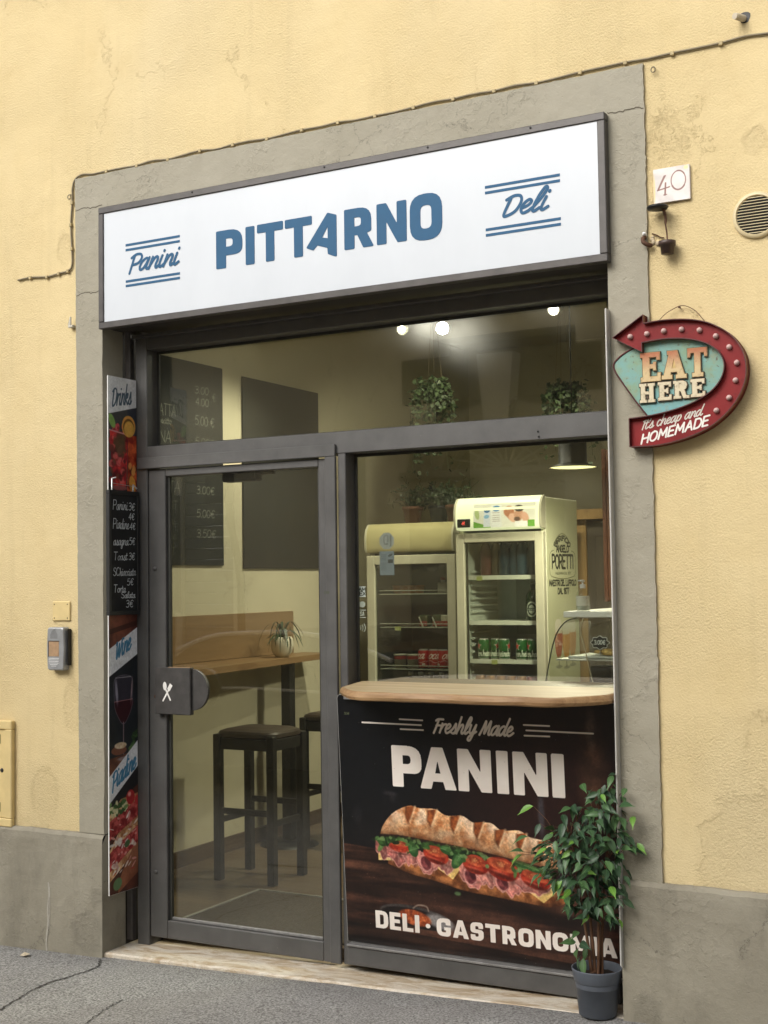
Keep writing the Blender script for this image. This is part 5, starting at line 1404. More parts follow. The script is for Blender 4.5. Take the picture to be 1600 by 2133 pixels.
# hole with a pipe end
hp_ = thing('pipe_stub', 'short pale pipe end poking from a dark hole high on the wall', 'pipe', (1.741, 0, 3.452))
h_ = [(1.752 + .019 * math.cos(a) * (1 + .15 * math.sin(3 * a)), 3.456 + .022 * math.sin(a) * (1 + .12 * math.cos(2 * a))) for a in np.linspace(0, 6.283, 15)[:-1]]
MB().sheet([h_], lambda u, v: (u, -.0012, v)).build('hole', BLACKM, hp_)
MB().tube([(1.748, -.001, 3.453), (1.738, -.035, 3.449), (1.730, -.052, 3.447)], [.0125, .012, .011], 10).build('pipe', simple('pale_pipe', (.50, .44, .34), .6, 0, .15, 80), hp_)

# telephone cable clipped along the surround
CAB = simple('painted_cable', (.20, .165, .10), .6, 0, .25, 30)
cab = thing('wall_cable', 'thin painted cable clipped along the top of the door surround', 'cable', (0, -.01, 3.38))
path = [(-1.577, 2.957), (-1.50, 2.960), (-1.40, 2.951), (-1.33, 2.957), (-1.275, 2.962), (-1.252, 2.985), (-1.252, 3.06), (-1.258, 3.17), (-1.250, 3.27), (-1.248, 3.335), (-1.232, 3.372), (-1.19, 3.388), (-1.13, 3.380)]
r = random.Random(9)
x = -1.05
while x < 2.4:
    path.append((x, 3.381 + r.uniform(-.005, .005) + (.004 if x > 1.3 else 0))); x += .085
P3 = smooth_pts([(a, -.0165 if -1.23 < a < 1.40 and b > 3.3 and b < 3.372 else -.007, b) for a, b in path], 5)
MB().tube(P3, .0042, 6).build('cable', CAB, cab)
clip = MB().box(-.007, .007, -.008, .004, -.008, .008, .002)
first = None
for (a, b) in path[1:5:1] + path[6:9] + path[13::2]:
    if first is None:
        first = clip.build('clip', simple('cable_clip', (.42, .33, .17), .6, 0, .2, 50), cab, local=True); k = first
    else:
        k = first.copy(); COL.objects.link(k)
    k.location = Vector((a, -.006, b - .002)) - cab.location
for nm, x, z in (('eye_hook', -1.262, 3.295), ('eye_hook', 1.432, 3.335)):
    e = MB().tube([(x + .008 * math.cos(a), -.014, z + .010 * math.sin(a)) for a in np.linspace(0, 6.0, 12)], .0022, 6).tube([(x, -.002, z + .012), (x, -.014, z + .010)], .0025, 6).build(nm, CAB)
    tag(e, 'small metal eye hook at the ' + ('left end of the surround top, under the cable bend' if x < 0 else 'right end of the surround top, below the cable'), 'hook', 'eye hooks on the wall')
jh = MB().box(-1.262, -1.236, -.024, -.001, 2.700, 2.712, .002).add([(-1.262, -.024, 2.712), (-1.250, -.024, 2.746), (-1.243, -.020, 2.746), (-1.250, -.018, 2.712)], [(0, 3, 2, 1)]).box(-1.252, -1.244, -.026, -.018, 2.710, 2.748, .002).build('wall_hook', simple('off_white_metal', (.55, .52, .44), .5, 0, .15, 80))
tag(jh, 'small off-white metal hook on the wall left of the sign', 'hook')

# cover plate, intercom, meter cabinet
YPAINT = simple('yellow_painted_metal', (.64, .50, .235), .6, 0, .08, 14, .15, 60)
cp = MB().box(-1.369, -1.266, -.008, -.0005, 1.395, 1.482, .0035).build('cover_plate', YPAINT)
tag(cp, 'blank square yellow painted cover plate on the wall above the intercom', 'cover plate')
for x in (-1.356, -1.280):
    for z in (1.408, 1.469):
        MB().lathe([(0, .0015), (.0028, .0015), (.003, 0)], (x, -.008, z), 8, 'y').build('screw', simple('screw_dark', (.14, .10, .05), .6), cp)
SILV = simple('silver_grey_plastic', (.33, .34, .35), .35, .3, .08, 30)
ic = thing('intercom', 'grey intercom panel with a speaker grille on the wall left of the door', 'intercom', (-1.315, 0, 1.275))
x0, x1, z0, z1 = -1.376, -1.272, 1.178, 1.368
body = rounded([(x0 + .006, z0, .012), (x0, (z0 + z1) / 2, .3), (x0 + .006, z1, .012), (x1 - .006, z1, .012), (x1, (z0 + z1) / 2, .3), (x1 - .006, z0, .012)], 6)
mb = MB(); m = len(body)
bx = lambda s, y: [((x0 + x1) / 2 + (p[0] - (x0 + x1) / 2) * s, y, (z0 + z1) / 2 + (p[1] - (z0 + z1) / 2) * s) for p in body]
Ls = [bx(1, -.001), bx(1, -.030), bx(.975, -.036), bx(.93, -.0385)]
for a, b in zip(Ls[:-1], Ls[1:]): mb.add(a + b, [(i, (i + 1) % m, (i + 1) % m + m, i + m) for i in range(m)], True)
mb.add(Ls[-1], [tuple(range(m))])
mb.build('body', SILV, ic)
MB().box(-1.268, -1.262, -.024, -.001, 1.20, 1.36, .002).build('back_edge', BLACKM, ic)
MB().box(-1.360, -1.302, -.0395, -.0386, 1.240, 1.305).build('name_window', simple('brown_paper', (.36, .23, .13), .5, 0, .15, 60), ic)
MB().box(-1.362, -1.300, -.0402, -.0386, 1.3055, 1.3085).box(-1.363, -1.3602, -.0402, -.0386, 1.238, 1.305).build('window_edge', BLACKM, ic)
for k in range(6):
    hw = .029 - max(0, k - 3) * .007
    MB().box(-1.331 - hw, -1.331 + hw, -.0405, -.0386, 1.229 - k * .0068, 1.2322 - k * .0068, .0008).build('speaker_slot', simple('slot_pale', (.60, .60, .60), .4), ic)
arch = [(-1.352, 1.318), (-1.352, 1.335), (-1.342, 1.353), (-1.331, 1.358), (-1.320, 1.353), (-1.310, 1.335), (-1.310, 1.318)]
MB().sheet([arch], lambda u, v: (u, -.0391, v)).build('button_arch', simple('arch_grey', (.25, .255, .26), .3, .3), ic)
MB().lathe([(0, .003), (.004, .002), (.005, 0)], (-1.331, -.0385, 1.361), 10, 'y').build('screw', STEEL, ic)

mc = thing('meter_cabinet', 'yellow painted meter cabinet door with vent slots low on the wall', 'cabinet', (-1.9, 0, .7))
for a in ((-2.2, -1.597, .905, .945), (-2.2, -1.597, .470, .507), (-1.640, -1.597, .507, .905)):
    MB().box(a[0], a[1], -.026, -.0005, a[2], a[3], .004).build('frame', YPAINT, mc)
MB().box(-2.2, -1.6415, -.017, -.0005, .5085, .9035, .002).build('door', YPAINT, mc)
for z in (.86, .555):
    for x in (-1.675, -1.690, -1.705):
        MB().box(x - .0035, x + .0035, -.0185, -.0172, z - .021, z + .021).build('vent_slot', simple('slot_dark', (.10, .065, .02), .8), mc)
MB().lathe([(0, .002), (.009, .002), (.010, 0)], (-1.662, -.0172, .72), 12, 'y').build('lock', BLACKM, mc)
fl = MB().add([(-1.43, -.145, 0), (-1.40, -.15, .002), (-1.385, -.13, .006), (-1.40, -.115, .003), (-1.425, -.12, .008)], [(0, 1, 2, 3, 4)])
fl.v = [(a, b, ground_z(a, b) + .008 + c_) for a, b, c_ in fl.v]
tag(fl.build('dry_leaf', simple('dry_leaf', (.55, .47, .34), .7, 0, .2, 80)), 'pale dry leaf lying on the pavement at the foot of the wall', 'leaf')

# ================================================================== POTTED FICUS
fx, fy = 1.148, -.012
fz = ground_z(fx, fy) + .003
fi = thing('potted_ficus', 'leafy weeping fig in a grey plastic pot on the marble threshold', 'potted plant', (fx, fy, fz))
POT = simple('grey_plastic_pot', (.098, .112, .136), .5, 0, .12, 18, .1, 120)
MB().lathe([(0, .003), (.060, .001), (.066, .006), (.0765, .118), (.0795, .119), (.0815, .122), (.088, .160), (.0885, .1635), (.086, .1645), (.0835, .160), (.078, .12), (.075, .10)], (fx, fy, fz), 40).build('pot', POT, fi)
SOIL = simple('potting_soil', (.028, .017, .010), .95, 0, .5, 90, .8, 90)
mb = MB(); r = random.Random(2); rings = []
for k in range(6):
    q = .078 * k / 5
    rings.append([(q * math.cos(a) + r.uniform(-.003, .003), q * math.sin(a) + r.uniform(-.003, .003), .134 + r.uniform(-.003, .004) + .006 * (1 - k / 5)) for a in np.linspace(0, 6.283, 19)[:-1]])
for a, b in zip(rings[:-1], rings[1:]):
    mb.add([(fx + p[0], fy + p[1], fz + p[2]) for p in a + b], [(i, (i + 1) % 18, (i + 1) % 18 + 18, i + 18) for i in range(18)], True)
mb.build('soil', SOIL, fi)
BARK = m_wood('ficus_bark', (.10, .045, .022), (.20, .10, .05), 'z', 2.0, .7)
stems = [
    [(.008, -.012, .13), (.012, -.008, .25), (.010, -.004, .38), (.008, -.01, .52), (.016, -.012, .66), (.03, -.01, .76)],
    [(-.006, -.002, .13), (-.014, .0, .25), (-.026, -.004, .38), (-.05, -.012, .50), (-.08, -.02, .60), (-.10, -.025, .68)],
    [(-.014, -.012, .13), (-.024, -.012, .22), (-.040, -.012, .33), (-.055, -.02, .43), (-.06, -.03, .55), (-.05, -.035, .68)],
    [(.016, .004, .13), (.018, .01, .28), (.03, .012, .45), (.05, .006, .60), (.085, -.002, .74)],
]
axes = []
for sp in stems:
    P = smooth_pts([(fx + a, fy + b, fz + c_) for a, b, c_ in sp], 6); axes.append(P)
    nP = len(P)
    MB().tube(P, [.0068 * (1 - .72 * i / nP) for i in range(nP)], 7).build('stem', BARK, fi)
MB().tube(smooth_pts([(fx - .004, fy - .012, fz + .15), (fx - .018, fy - .03, fz + .143), (fx - .034, fy - .044, fz + .135)], 4), [.005, .0045, .0045, .004, .004, .0035, .003, .003, .002], 6).build('root', BARK, fi)
# crown: leaves hang from twigs that leave the stems inside an uneven volume
def leafmesh(name, L, Wd, fold, curl):
    N = 6; v = []
    for i in range(N + 1):
        t = i / N
        hw = Wd * (math.sin(math.pi * min(1, t * 1.12) ** .8) if t < .88 else .26 * (1 - t) / .12) * .5
        hw = max(hw, .0003)
        zc = -curl * t * t * L
        v += [(-hw, t * L, zc + fold * hw), (0, t * L, zc), (hw, t * L, zc + fold * hw)]
    f = []
    for i in range(N):
        a = 3 * i
        f += [(a, a + 1, a + 4, a + 3), (a + 1, a + 2, a + 5, a + 4)]
    me = bpy.data.meshes.new(name); me.from_pydata(v, [], f)
    for p in me.polygons: p.use_smooth = True
    return me
def m_leaf(name, lo, hi, back):
    t = NT(name)
    oi = t.n.new('ShaderNodeObjectInfo')
    g = t.n.new('ShaderNodeNewGeometry')
    a = t.ramp(oi.outputs['Random'], [(0, lo), (1, hi)])
    # pale midrib
    sep_ = t.n.new('ShaderNodeSeparateXYZ'); t.l.new(t.obj, sep_.inputs[0])
    rib = t.math('LESS_THAN', t.math('ABSOLUTE', sep_.outputs[0]), .0007)
    a = t.mix(t.math('MULTIPLY', rib, .5), a, tuple(min(1, q * 2.0) for q in hi[:3]) + (1,))
    t.set(color=t.mix(g.outputs['Backfacing'], a, back), rough=.42, spec=.4, sss=0.0)
    return t.m
LEAF_D = m_leaf('ficus_leaf_dark', (.022, .054, .026, 1), (.046, .094, .040, 1), (.045, .085, .045, 1))
LEAF_M = m_leaf('ficus_leaf_mid', (.036, .086, .032, 1), (.068, .138, .048, 1), (.07, .12, .05, 1))
LEAF_L = m_leaf('ficus_leaf_young', (.095, .22, .035, 1), (.15, .30, .05, 1), (.13, .24, .06, 1))
LEAF_Y = m_leaf('ficus_leaf_dry', (.36, .30, .12, 1), (.45, .36, .18, 1), (.36, .28, .13, 1))
lm = {}
for key, mt in (('d', LEAF_D), ('m', LEAF_M), ('l', LEAF_L), ('y', LEAF_Y)):
    lm[key] = []
    for i in range(4):
        me = leafmesh('leaf', .056 + .006 * i, .0235 + .002 * i, .25 + .1 * i, .15 + .12 * (i % 3)); me.materials.append(mt); lm[key].append(me)
rl = random.Random(21)
def inside(p):       # uneven crown: main body, a left flank, a top tuft, a thin right side
    x, y, z = p[0] - fx, p[1] - fy, p[2] - fz
    y2 = ((y + .035) / .105) ** 2
    a = ((x - .0) / .135) ** 2 + y2 + ((z - .59) / .165) ** 2
    b = ((x + .08) / .130) ** 2 + y2 + ((z - .54) / .125) ** 2
    c_ = ((x - .06) / .075) ** 2 + y2 + ((z - .48) / .16) ** 2
    d = ((x - .06) / .070) ** 2 + y2 + ((z - .735) / .075) ** 2
    e = ((x + .02) / .06) ** 2 + y2 + ((z - .43) / .09) ** 2
    return min(a, b, c_, d, e)
def place_leaf(p, out_dir, key, sc):
    o_ = bpy.data.objects.new('leaf', rl.choice(lm[key])); COL.objects.link(o_); o_.parent = fi
    d = Vector(out_dir); d.z = 0
    d = d.normalized() if d.length > 1e-4 else Vector((0, -1, 0))
    droop = rl.uniform(-.35, 1.1)
    y_ax = (d + Vector((rl.gauss(0, .6), rl.gauss(0, .35), -droop))).normalized()
    up = (Vector((0, -.35, 1)) + d * .8 + Vector((rl.gauss(0, .4), rl.gauss(0, .4), rl.gauss(0, .2))))
    x_ax = y_ax.cross(up).normalized(); z_ax = x_ax.cross(y_ax).normalized()
    M = Matrix((x_ax, y_ax, z_ax)).transposed().to_4x4()
    o_.matrix_local = Matrix.Translation(Vector(p) - fi.location) @ M @ Matrix.Scale(sc, 4)
twigs = MB()
count = 0; tries = 0
nodes = []
while count < 278 and tries < 20000:
    tries += 1
    p = (fx + rl.uniform(-.26, .19), fy + rl.uniform(-.17, .035), fz + rl.uniform(.34, .83))
    q = inside(p)
    if q > 1: continue
    if q < .30 and rl.random() < .7: continue
    g = math.sin(p[0] * 47) * math.sin(p[2] * 41 + 1.3) * math.sin(p[1] * 53 + .5)
    if g < -.24: continue
    best = min((Vector(p) - Vector(s)).length_squared + 4 * max(0, s[2] - p[2] + .02) ** 2 for ax in axes for s in ax[::3])
    s = min((s for ax in axes for s in ax[::3]), key=lambda s: (Vector(p) - Vector(s)).length_squared + 6 * max(0, s[2] - p[2] + .03) ** 2)
    dirv = Vector(p) - Vector(s)
    key = 'd' if rl.random() < .66 else 'm'
    if q > .55 and rl.random() < .085: key = 'l'
    if rl.random() < .008: key = 'y'
    place_leaf(p, dirv + Vector((0, -.02, 0)), key, rl.uniform(.64, 1.0))
    if count % 3 == 0:
        mid = (Vector(s) + Vector(p)) / 2 + Vector((0, 0, .02))
        twigs.tube([s, tuple(mid), p], [.0018, .0013, .0008], 4, False)
    count += 1
for dx, dz in ((-.055, .285), (-.045, .25), (-.075, .27), (-.03, .23), (-.06, .225), (-.035, .20), (-.07, .245), (-.05, .205)):
    place_leaf((fx + dx, fy - .02 + rl.uniform(-.02, .01), fz + dz), (-.4 + rl.uniform(-.5, .6), -.6, 0), rl.choice('mmd'), rl.uniform(.75, 1.0))
for dx, dz, tx, tz, key in ((-.215, .71, -.12, .60, 'l'), (-.235, .60, -.12, .56, 'm'), (.13, .795, .06, .70, 'm'), (.155, .70, .08, .62, 'l'), (.165, .61, .08, .55, 'l'), (.15, .60, .07, .58, 'm'), (-.03, .80, .01, .70, 'm'), (.085, .835, .05, .72, 'm'), (-.19, .65, -.1, .58, 'd'), (-.255, .545, -.14, .52, 'm'), (-.26, .535, -.14, .52, 'l'), (.10, .84, .05, .72, 'd')):
    twigs.tube([(fx + tx, fy - .02, fz + tz), (fx + (tx + dx) / 2, fy - .025, fz + (tz + dz) / 2 + .01), (fx + dx, fy - .03, fz + dz)], [.0016, .0012, .0007], 4, False)
    place_leaf((fx + dx, fy - .03, fz + dz), (dx, -.3, 0), key, rl.uniform(.8, 1.05))
twigs.build('twigs', BARK, fi)
# the small shaded leaves deep in the crown, too many to pick apart
mb = MB(); tries = 0; done = 0
while done < 230 and tries < 9000:
    tries += 1
    p = Vector((fx + rl.uniform(-.22, .17), fy + rl.uniform(-.10, .05), fz + rl.uniform(.30, .78)))
    if inside(p) > .72: continue
    src = rl.choice(lm['d']); sc = rl.uniform(.5, .8)
    d = Vector((p.x - fx, p.y - fy - .03, 0)); d = d.normalized() if d.length > 1e-4 else Vector((0, -1, 0))
    ya = (d + Vector((rl.gauss(0, .5), rl.gauss(0, .4), -rl.uniform(.3, 1.4)))).normalized()
    xa = ya.cross(Vector((rl.gauss(0, .4), -.3, 1))).normalized(); za = xa.cross(ya).normalized()
    mb.add([tuple(p + (xa * v_.co.x + ya * v_.co.y + za * v_.co.z) * sc) for v_ in src.vertices], [tuple(q.vertices) for q in src.polygons], True)
    done += 1
o = mb.build('inner_foliage', LEAF_D, fi); o['kind'] = 'stuff'

# ================================================================== INTERIOR
def lathe_uv(name, prof, r_mat, parent=None, n=20, loc=None, turn=0.0):
    """turned body with a wrap-round print: u once round, v over the height"""
    mb = MB(); mb.lathe(prof, (0, 0, 0), n)
    me = bpy.data.meshes.new(name); me.from_pydata(mb.v, [], mb.f); me.materials.append(r_mat)
    for p in me.polygons: p.use_smooth = True
    uv = me.uv_layers.new(name='uv'); z1 = max(p[1] for p in prof)
    for p in me.polygons:
        us = []
        for li in p.loop_indices:
            co = me.vertices[me.loops[li].vertex_index].co
            us.append((li, (math.atan2(co.y, co.x) / (2 * math.pi) + turn) % 1.0, co.z / z1))
        mx = max(u for _, u, _ in us)
        for li, u, v_ in us:
            if mx - u > .5: u += 1
            uv.data[li].uv = (u, v_)
    o_ = bpy.data.objects.new(name, me); COL.objects.link(o_)
    if parent is not None: o_.parent = parent
    if loc is not None: o_.location = loc
    return o_

# menu boards on the left wall
BOARDM = [
  [('3.00', .575, .950, .040, .13, .9), ('4.00', .58, .885, .040, .125, .9), ('€', .735, .920, .045, .04, .7), ('CIATTA', .215, .80, .060, .19, .9), ('Prosciutto', .215, .755, .035, .15, .8), ('5.00 €', .575, .775, .050, .18, .9), ('LASAGNA', .02, .655, .062, .345, .9), ('5.00€', .575, .655, .050, .18, .8), ('ZUPPE', .02, .52, .06, .24, .7), ('TORTA', .20, .395, .055, .24, .7), ('3.00€', .585, .395, .042, .17, .85), ('TOAST', .2, .30, .045, .22, .45), ('5.00€', .585, .265, .042, .17, .85), ('Panini', .2, .22, .045, .2, .4), ('3.50€', .585, .155, .042, .18, .8), ('Piadine', .2, .14, .045, .2, .4), ('SPRITZ', .2, .05, .045, .2, .4)],
  [('ESPRESSO', .10, .86, .07, .40, .22), ('CAPPUCCINO', .12, .74, .06, .45, .16), ('TE', .16, .63, .06, .1, .12)],
]
for i, (ya, yb, z0) in enumerate(((.80, 1.635, 1.652), (1.835, 2.675, 1.635))):
    bt = thing('menu_board', ('tall black menu board with chalk prices on the left wall inside, nearest the door', 'dark green menu board with faint chalk on the left wall inside, deeper in the room')[i], 'menu board', (-1.618, ya, z0), 0, 'menu boards on the inside wall')
    MB().box(0, .010, 0, yb - ya, 0, 1.12, .002).build('panel', simple('board_black', (.020, .021, .019), .6, 0, .2, 20), bt, local=True)
    im = paint_board(BOARDM[i], 90 + i)
    o = MB().quad((.0106, .001, .001), (.0106, yb - ya - .001, .001), (.0106, yb - ya - .001, 1.119), (.0106, .001, 1.119)).build('writing', printed('menu_writing', im, .75), bt, local=True)
    uvmap(o, lambda x, y, z: (y / .84, z / 1.12))

# wall bar: back board, slanting top, black post
TW = m_wood('bar_table_wood', (.22, .125, .055), (.36, .23, .115), 'y', .9, .45)
bt = thing('bar_table', 'wooden wall bar with a plywood back panel and a black metal leg', 'table', (-1.42, 1.7, .05))
def slab3(P, z0, z1):
    return MB().add([(x, y, z0) for x, y in P] + [(x, y, z1) for x, y in P], [tuple(reversed(range(4))), (4, 5, 6, 7)] + [(i, (i + 1) % 4, (i + 1) % 4 + 4, i + 4) for i in range(4)])
slab3([(-1.605, .62), (-1.215, .62), (-1.405, 2.45), (-1.605, 2.45)], 1.088, 1.122).build('tabletop', TW, bt)
MB().box(-1.619, -1.606, .62, 2.355, 1.123, 1.378, .002).build('back_panel', m_wood('plywood_panel', (.23, .145, .072), (.34, .225, .12), 'y', .45, .4), bt)
MB().box(-1.445, -1.385, 1.96, 2.02, .065, 1.087, .003).build('leg', BLACKM, bt)
MB().lathe([(0, .03), (.05, .03), (.16, .012), (.17, 0)], (-1.415, 1.99, .05), 24).build('base', BLACKM, bt)
for y, x in ((.98, -1.26), (2.28, -1.36)):
    MB().tube(smooth_pts([(x, y, 1.088), (x + .01, y, 1.06), (x + .02, y, 1.03), (x + .012, y, 1.005), (x - .006, y, 1.01), (x - .01, y, 1.025)], 4), .0028, 6).build('bag_hook', RUST, bt)
pp = thing('table_plant', 'small strappy plant in a white egg-shaped pot on the wall bar', 'potted plant', (-1.415, 1.93, 1.122))
MB().lathe([(0, 0), (.035, .001), (.058, .03), (.068, .07), (.064, .105), (.056, .118), (.050, .112), (.0, .108)], (-1.415, 1.93, 1.122), 24).build('pot', simple('white_ceramic', (.66, .62, .50), .35, 0, .05), pp)
STRAP = simple('strappy_leaf', (.030, .055, .024), .45, 0, .4, 40)
r = random.Random(5)
for k in range(22):
    a = r.uniform(0, 6.28); Lr = r.uniform(.07, .17); up_ = r.uniform(.0, .09); w_ = r.uniform(.006, .010)
    pts = [(0, .105), (Lr * .35, .105 + up_ * .8 + .03), (Lr * .75, .105 + up_ * .7), (Lr, .105 + up_ * .15 - r.uniform(.0, .09))]
    pts = smooth_pts(pts, 4); mb = MB(); v = []
    for i, (q, z) in enumerate(pts):
        ww = w_ * (1 - (i / (len(pts) - 1)) ** 2) + .0006
        c_, s_ = math.cos(a), math.sin(a)
        v += [(-1.415 + q * c_ - s_ * ww, 1.93 + q * s_ + c_ * ww, 1.122 + z), (-1.415 + q * c_ + s_ * ww, 1.93 + q * s_ - c_ * ww, 1.122 + z)]
    mb.add(v, [(2 * i, 2 * i + 1, 2 * i + 3, 2 * i + 2) for i in range(len(pts) - 1)], True)
    mb.build('leaf', STRAP, pp)

# bar stools
STW = simple('black_stool_wood', (.013, .012, .011), .45, 0, .3, 20)
CUSH = simple('brown_leatherette', (.060, .045, .034), .4, 0, .2, 14, .15, 50)
st = thing('bar_stool', 'black wooden bar stool with a brown padded seat in front of the wall bar', 'stool', (-1.085, 1.207, .05), 0, 'bar stools inside')
w, d, h = .162, .137, .735
for sx, sy in ((-1, -1), (1, -1), (-1, 1), (1, 1)):
    MB().box(sx * w - .021, sx * w + .021, sy * d - .021, sy * d + .021, 0, h, .004).build('leg', STW, st, local=True)
MB().box(-w + .022, w - .022, -d - .012, -d + .012, h - .075, h - .02, .002).box(-w + .022, w - .022, d - .012, d + .012, h - .075, h - .02, .002).box(-w - .012, -w + .012, -d + .022, d - .022, h - .075, h - .02, .002).box(w - .012, w + .012, -d + .022, d - .022, h - .075, h - .02, .002).build('seat_frame', STW, st, local=True)
for z, sy in ((.335, -1), (.355, 1)):
    MB().box(-w + .022, w - .022, sy * d - .009, sy * d + .009, z, z + .03, .002).build('stretcher', STW, st, local=True)
for sx in (-1, 1):
    MB().box(sx * w - .009, sx * w + .009, -d + .022, d - .022, .285, .315, .002).build('stretcher', STW, st, local=True)
mb = MB(); rows = []
for z, s in ((h - .02, .93), (h - .012, 1.0), (h + .006, 1.0), (h + .016, .96), (h + .026, .80), (h + .033, .45), (h + .035, .0)):
    ring = []
    for k in range(28):
        a = 2 * math.pi * k / 28; q = (abs(math.cos(a)) ** 14 + abs(math.sin(a)) ** 14) ** (-1 / 14)
        ring.append(((w + .012) * s * q * math.cos(a), (d + .012) * s * q * math.sin(a), z))
    rows.append(ring)
for a, b in zip(rows[:-1], rows[1:]): mb.add(a + b, [(i, (i + 1) % 28, (i + 1) % 28 + 28, i + 28) for i in range(28)], True)
mb.build('seat', CUSH, st, local=True)
st2 = copy_tree(st); st2.location = (-1.105, 2.06, .05)
st2['label'] = 'second bar stool, mostly hidden behind the right edge of the glass door'

# doormat in a metal-edged recess
dm = thing('doormat', 'brown doormat with a pale metal edge strip just inside the door', 'doormat', (-.45, .6, .05))
MB().box(-.905, .0, .30, .93, .0505, .060, .002).build('mat', simple('coir_mat', (.055, .040, .026), .95, 0, .3, 60, .7, 160), dm)
MB().box(-.922, -.908, .30, .945, .0505, .064, .001).box(-.922, .0, .933, .945, .0505, .064, .001).build('edge_strip', STEEL, dm)

# drinks fridges
FRW = simple('fridge_cream', (.66, .66, .52), .4, 0, .04, 8)
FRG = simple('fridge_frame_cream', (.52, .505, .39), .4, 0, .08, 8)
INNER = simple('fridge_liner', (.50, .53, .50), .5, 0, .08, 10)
DKIN = simple('fridge_liner_dark', (.05, .052, .045), .6, 0, .2, 10)
SHELFW = simple('white_shelf', (.80, .80, .74), .4, 0, .03)
def fridge(name, label, loc, rz, w, d, h, hh, body, frame, header_mat, liner, st, shelves, shelf_mat, wire=False):
    t = thing(name, label, 'fridge', loc, rz, 'drinks fridges')
    b = MB().box(0, .03, .0, d, .0, h - .01, .004).box(w - .03, w, .0, d, .0, h - .01, .004).box(.03, w - .03, d - .03, d, 0, h - .01).box(.03, w - .03, .0, d - .03, h - hh, h - .012).box(.03, w - .03, 0, d - .03, 0, .12)
    b.build('cabinet', body, t, local=True)
    MB().box(.0305, .033, .01, d - .031, .12, h - hh - .002).box(w - .033, w - .0305, .01, d - .031, .12, h - hh - .002).box(.0335, w - .0335, d - .034, d - .0305, .12, h - hh - .002).build('liner', liner, t, local=True)
    prof = [(0.0, h - hh), (-.052, h - hh + .004), (-.060, h - hh + .03), (-.062, h - hh * .5), (-.050, h - hh * .22), (-.028, h - .012), (-.01, h), (0.0, h)]
    mb = MB(); P = smooth_pts(prof[1:-1], 3); P = [prof[0]] + P + [prof[-1]]; n = len(P)
    v = [(.012, y, z) for y, z in P] + [(w - .012, y, z) for y, z in P]
    mb.add(v, [(i, i + n, i + 1 + n, i + 1) for i in range(n - 1)], True)
    hd = mb.build('header', header_mat, t, local=True)
    for x0, x1 in ((0, .0118), (w - .0118, w)):
        mb = MB().prism([[(y - (.004 if y < -.001 else 0), z) for y, z in P]], lambda u, v_, dd: (dd, u, v_), x0, x1)
        fix_normals(mb.build('header_end', FRG, t, local=True))
    z0, z1 = .10, h - hh - .016
    MB().box(0, st, -.045, -.004, z0, z1, .004).box(w - st, w, -.045, -.004, z0, z1, .004).box(st, w - st, -.0448, -.004, z1 - st, z1, .003).box(st, w - st, -.0448, -.004, z0, z0 + st, .003).build('door_frame', frame, t, local=True)
    MB().box(st, w - st, -.030, -.024, z0 + st, z1 - st).build('door_glass', CLEAR, t, local=True)
    MB().box(st - .002, st + .007, -.023, -.006, z0 + st, z1 - st).box(w - st - .007, w - st + .002, -.023, -.006, z0 + st, z1 - st).box(st + .007, w - st - .007, -.023, -.006, z1 - st - .007, z1 - st).build('door_seal', RUB, t, local=True)
    for z in shelves:
        if wire:
            mb = MB()
            for zz in (z, z + .022): mb.tube([(.05, .03, zz), (w - .05, .03, zz)], .0028, 6)
            for k in range(9): mb.tube([(.06 + (w - .12) * k / 8, .03, z), (.06 + (w - .12) * k / 8, d - .06, z)], .002, 5)
            mb.build('shelf', shelf_mat, t, local=True)
        else:
            MB().box(.036, w - .036, .030, .034, z - .022, z + .002).box(.036, w - .036, .0345, d - .05, z - .006, z - .001).build('shelf', shelf_mat, t, local=True)
    return t
HLIT = NT('lit_fridge_header')
HLIT.set(color=(.70, .70, .50, 1), rough=.3, emit=(.80, .83, .50, 1), estr=.78)
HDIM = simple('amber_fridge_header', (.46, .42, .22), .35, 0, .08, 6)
WIRE = simple('white_wire', (.52, .52, .46), .4, 0, .05)
RFX, RFY, RFA = -.482, 2.36, R_(-1.5)
rf = fridge('drinks_fridge', 'bright cream drinks fridge with lit header, beer cans and a brewery logo', (RFX, RFY, .05), RFA, .538, .46, 1.965, .185, FRW, FRG, HLIT.m, INNER, .052, (1.523, 1.267, 1.05, .82), SHELFW)
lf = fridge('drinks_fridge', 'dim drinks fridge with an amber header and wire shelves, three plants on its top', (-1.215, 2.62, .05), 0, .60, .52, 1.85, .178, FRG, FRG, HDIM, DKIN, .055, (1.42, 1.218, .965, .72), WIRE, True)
sim = paint_fridge_side()
o = MB().quad((.5386, .004, .02), (.5386, .456, .02), (.5386, .456, 1.95), (.5386, .004, 1.95)).build('side_print', printed('fridge_side_print', sim, .45), rf, local=True)
uvmap(o, lambda x, y, z: (y / .46, (z - .0) / 1.95))
aim = paint_fridge_ad()
mb = MB()
yq = lambda z: -.0635 + max(0, (z - 1.872)) * .22
P = [(x, yq(z), z) for z in (1.792, 1.83, 1.872, 1.90, 1.925) for x in (.125, .505)]
mb.add(P, [(2 * i, 2 * i + 1, 2 * i + 3, 2 * i + 2) for i in range(4)], True)
o = mb.build('advert', printed('fridge_advert', aim, .4, .35), rf, local=True)
uvmap(o, lambda x, y, z: ((x - .125) / .38, (z - 1.792) / .133))
MB().box(.022, .105, -.0665, -.060, 1.797, 1.845, .004).build('display', BLACKM, rf, local=True)
mb = MB()
for p in strokes('-4', .052, 1.812, .018, 'sans', .2, .16): ribbon(mb, p, .003, lambda u, v, d=0.0: (u, -.0668 + d, v))
